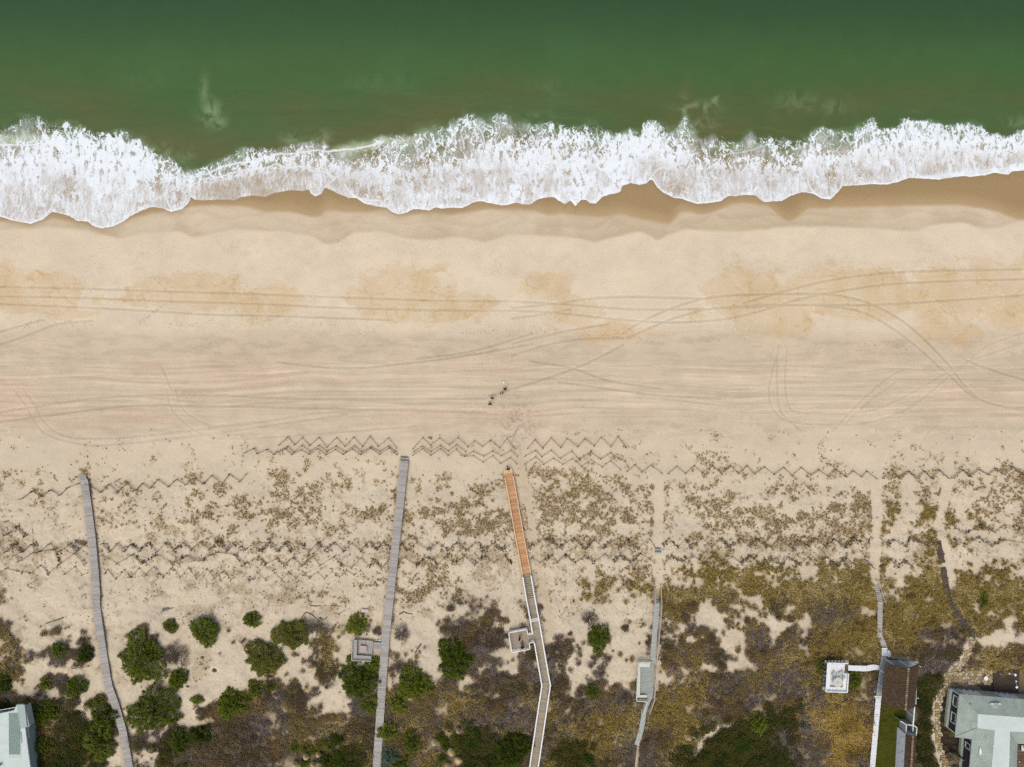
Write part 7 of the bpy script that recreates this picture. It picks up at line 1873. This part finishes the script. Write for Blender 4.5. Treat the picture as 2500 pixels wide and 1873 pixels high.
# driftwood, loose boards, odd things
def log(pts, r, label, name='driftwood_log', m=None, cat='driftwood'):
    P3 = [G(a, b, r) for a, b in pts]
    mb = MB(); n_ = len(P3); mb.tube(P3, [r * (1 - .5 * i / (n_ - 1)) for i in range(n_)], 6)
    Rl = random.Random(int(pts[0][0]))
    if n_ > 2:
        for k in range(2):
            q = P3[1 + k % (n_ - 2)]; mb.tube([q, q + Vector((Rl.uniform(-.6, .6), Rl.uniform(-.5, .5), .1))], [r * .4, r * .15], 4)
    o = mb.build(name, m or M_DRIFT, None, loc=P3[0]); tag(o, label, cat)
log([(820, 1524), (811, 1540), (802, 1560)], .13, 'long driftwood log lying diagonally left of the grey bench platform')
log([(1027, 1573), (1020, 1584), (1013, 1595)], .14, 'short driftwood log on sand left of the biggest bright shrub')
log([(975, 1500), (985, 1494), (996, 1498), (1008, 1500)], .10, 'forked driftwood branch just right of the long grey walkway')
log([(756, 1479), (769, 1480), (781, 1479)], .08, 'straight thin driftwood pole on sand, left of the pale box')
log([(808, 1478), (820, 1479), (836, 1481)], .06, 'thin wavy driftwood stick beside the straight pole')
log([(816, 1498), (830, 1497), (845, 1489)], .05, 'thin bent stick on sand below the wavy driftwood stick')
log([(737, 1508), (747, 1495), (760, 1500), (772, 1510)], .09, 'gnarled dark branch above the grey leafless trailing bush')
log([(780, 1507), (790, 1514), (800, 1506)], .06, 'small forked stick right of the gnarled dark branch')
log([(78, 1276), (80, 1300), (81, 1326)], .035, 'thin straight rod lying upright in the picture, left of the leftmost walkway')
log([(1238, 1292), (1242, 1302)], .05, 'one of two short sticks left of the orange walkway, the right one')
log([(1231, 1294), (1236, 1305)], .05, 'one of two short sticks left of the orange walkway, the left one')
log([(1532, 1804), (1528, 1838)], .06, 'pale thin pole lying near the dark lower end of the green-grey walkway', m=M_RAILTAN, cat='pole')
log([(130, 1166), (137, 1172), (142, 1176)], .05, 'curved dark stick on sand above the leftmost zigzag fence')
t = thing('fallen_board', G(132, 1516), 'long brown board lying askew on sand left of the leftmost walkway', 'board')
mb = MB(); mb.beam(G(111, 1523, .16), G(154, 1509, .22), .16, .12); mb.build('plank', M_DRIFT, t)
mb = MB(); mb.prism([G(118, 1524, .05), G(150, 1514, .05), G(157, 1521, .05), G(124, 1531, .05)], .05); mb.build('grey_sheet', mat('grey_green_sheet', (172, 170, 150), amt=.15), t)
t = thing('broken_boards', G(408, 1487), 'dark broken jagged board fragment on sand above the small round shrub', 'board')
mb = MB(); mb.prism([G(395, 1494, .12), G(396, 1487, .12), G(425, 1484, .12), G(410, 1490, .12)], .08); mb.build('plank', M_GREY_D, t)
for i in range(5): piece('slat', (.10, .22, .05), M_GREY_D, t, G(397 + i * 3, 1486.5 - i * .4, .16))
t = thing('pale_box', G(891, 1490), 'small pale oblong box on sand above the neat round shrub', 'box')
mb = MB(); mb.box(G(891, 1491, 0), 1.15, .42, .28, -.06); mb.build('body', mat('pale_mauve_wood', (196, 186, 176), amt=.08), t)
mb = MB(); mb.box(G(891, 1491, .283), 1.2, .46, .03, -.06); mb.build('lid', mat('pale_mauve_wood', (196, 186, 176), amt=.08), t)
t = thing('beach_toys', P(920, 1563, zb - .3), 'small heap of turquoise and orange things at the step beside the grey bench platform', 'toys')
for i, (dx, c_) in enumerate(((-.45, (200, 130, 80)), (-.1, (190, 178, 96)), (.15, (110, 200, 196)), (.42, (232, 236, 230)))):
    mb = MB(); mb.lathe(G(922, 1562, .02) + Vector((dx, 0, 0)), [(.08, 0), (.12, .18), (.12, .2)], 8); mb.build('pail', mat('toy_%s' % ('orange', 'yellow', 'turquoise', 'white')[i], c_, rough=.5), t)
t = thing('buried_fence_panel', G(197, 1322), 'half-buried grey slatted panel against the left side of the leftmost walkway', 'fence panel')
for i in range(12): piece('slat', (.07, .9, .03), M_FENCE, t, G(183 + i * 2.6, 1323 + .4 * i, .10), .08)
t = thing('twig_cross', G(1051, 1070), 'dark knot of seaweed on bare sand beyond the fences, above the grey walkway tip', 'seaweed')
b = proto_twigs(10, .42, .05); b.v = [v + G(1051, 1070) for v in b.v]; b.build('strands', M_DRIFT, t)
t = thing('beach_twig', G(567, 1094), 'lone upright twig on bare sand left of the crumpled fence tip', 'twig')
b = MB(); g_ = G(567, 1097); b.tube([g_, g_ + Vector((.05, .25, .06)), g_ + Vector((0, .55, .1))], [.07, .045, .02], 5); b.tube([g_ + Vector((0, .5, .1)), g_ + Vector((.18, .72, .1))], [.02, .01], 4); b.tube([g_ + Vector((0, .5, .1)), g_ + Vector((-.14, .75, .1))], [.02, .01], 4); b.build('stem', M_DRIFT, t)
# dark stones / stumps half buried between shrubs
for px, py, r, lb in ((523, 1637, .45, 'dark rotting stump left half-buried between the tall large shrub and the olive pair'), (494, 1606, .34, 'dark stump on sand just above the larger rotting stump'), (458, 1676, .32, 'dark stump on sand right of the shrub below the bare grey bush'),
                      (575, 1661, .14, 'tiny dark stone left of the small dark upright shrub'), (588, 1669, .14, 'tiny dark stone nearer the small dark upright shrub'), (441, 1498, .14, 'small dark stone, upper of three on the sand above the small round shrub'), (456, 1505, .15, 'small dark stone, right of three on the sand above the small round shrub'), (446, 1514, .15, 'small dark stone, lowest of three on the sand above the small round shrub')):
    Rb = random.Random(int(px)); mb = MB(); n_ = 9
    for f, k in ((0, 1.0), (.35, .9), (.7, .55)):
        for i in range(n_):
            a = 2 * math.pi * i / n_; q = r * k * (1 + Rb.uniform(-.25, .25)); mb.v.append(G(px, py, f * r * .7 - .05) + Vector((math.cos(a) * q, math.sin(a) * q * .75, 0)))
    for l in range(2):
        for i in range(n_): mb.f.append((l * n_ + i, l * n_ + (i + 1) % n_, (l + 1) * n_ + (i + 1) % n_, (l + 1) * n_ + i))
    mb.f.append(tuple(2 * n_ + i for i in range(n_)))
    o = mb.build('weathered_stump' if r > .2 else 'beach_stone', mat('dark_stump', (112, 102, 88), amt=.35, scale=4, rgb2=(66, 58, 48)), None, loc=G(px, py)); tag(o, lb, 'stump' if r > .2 else 'stone')
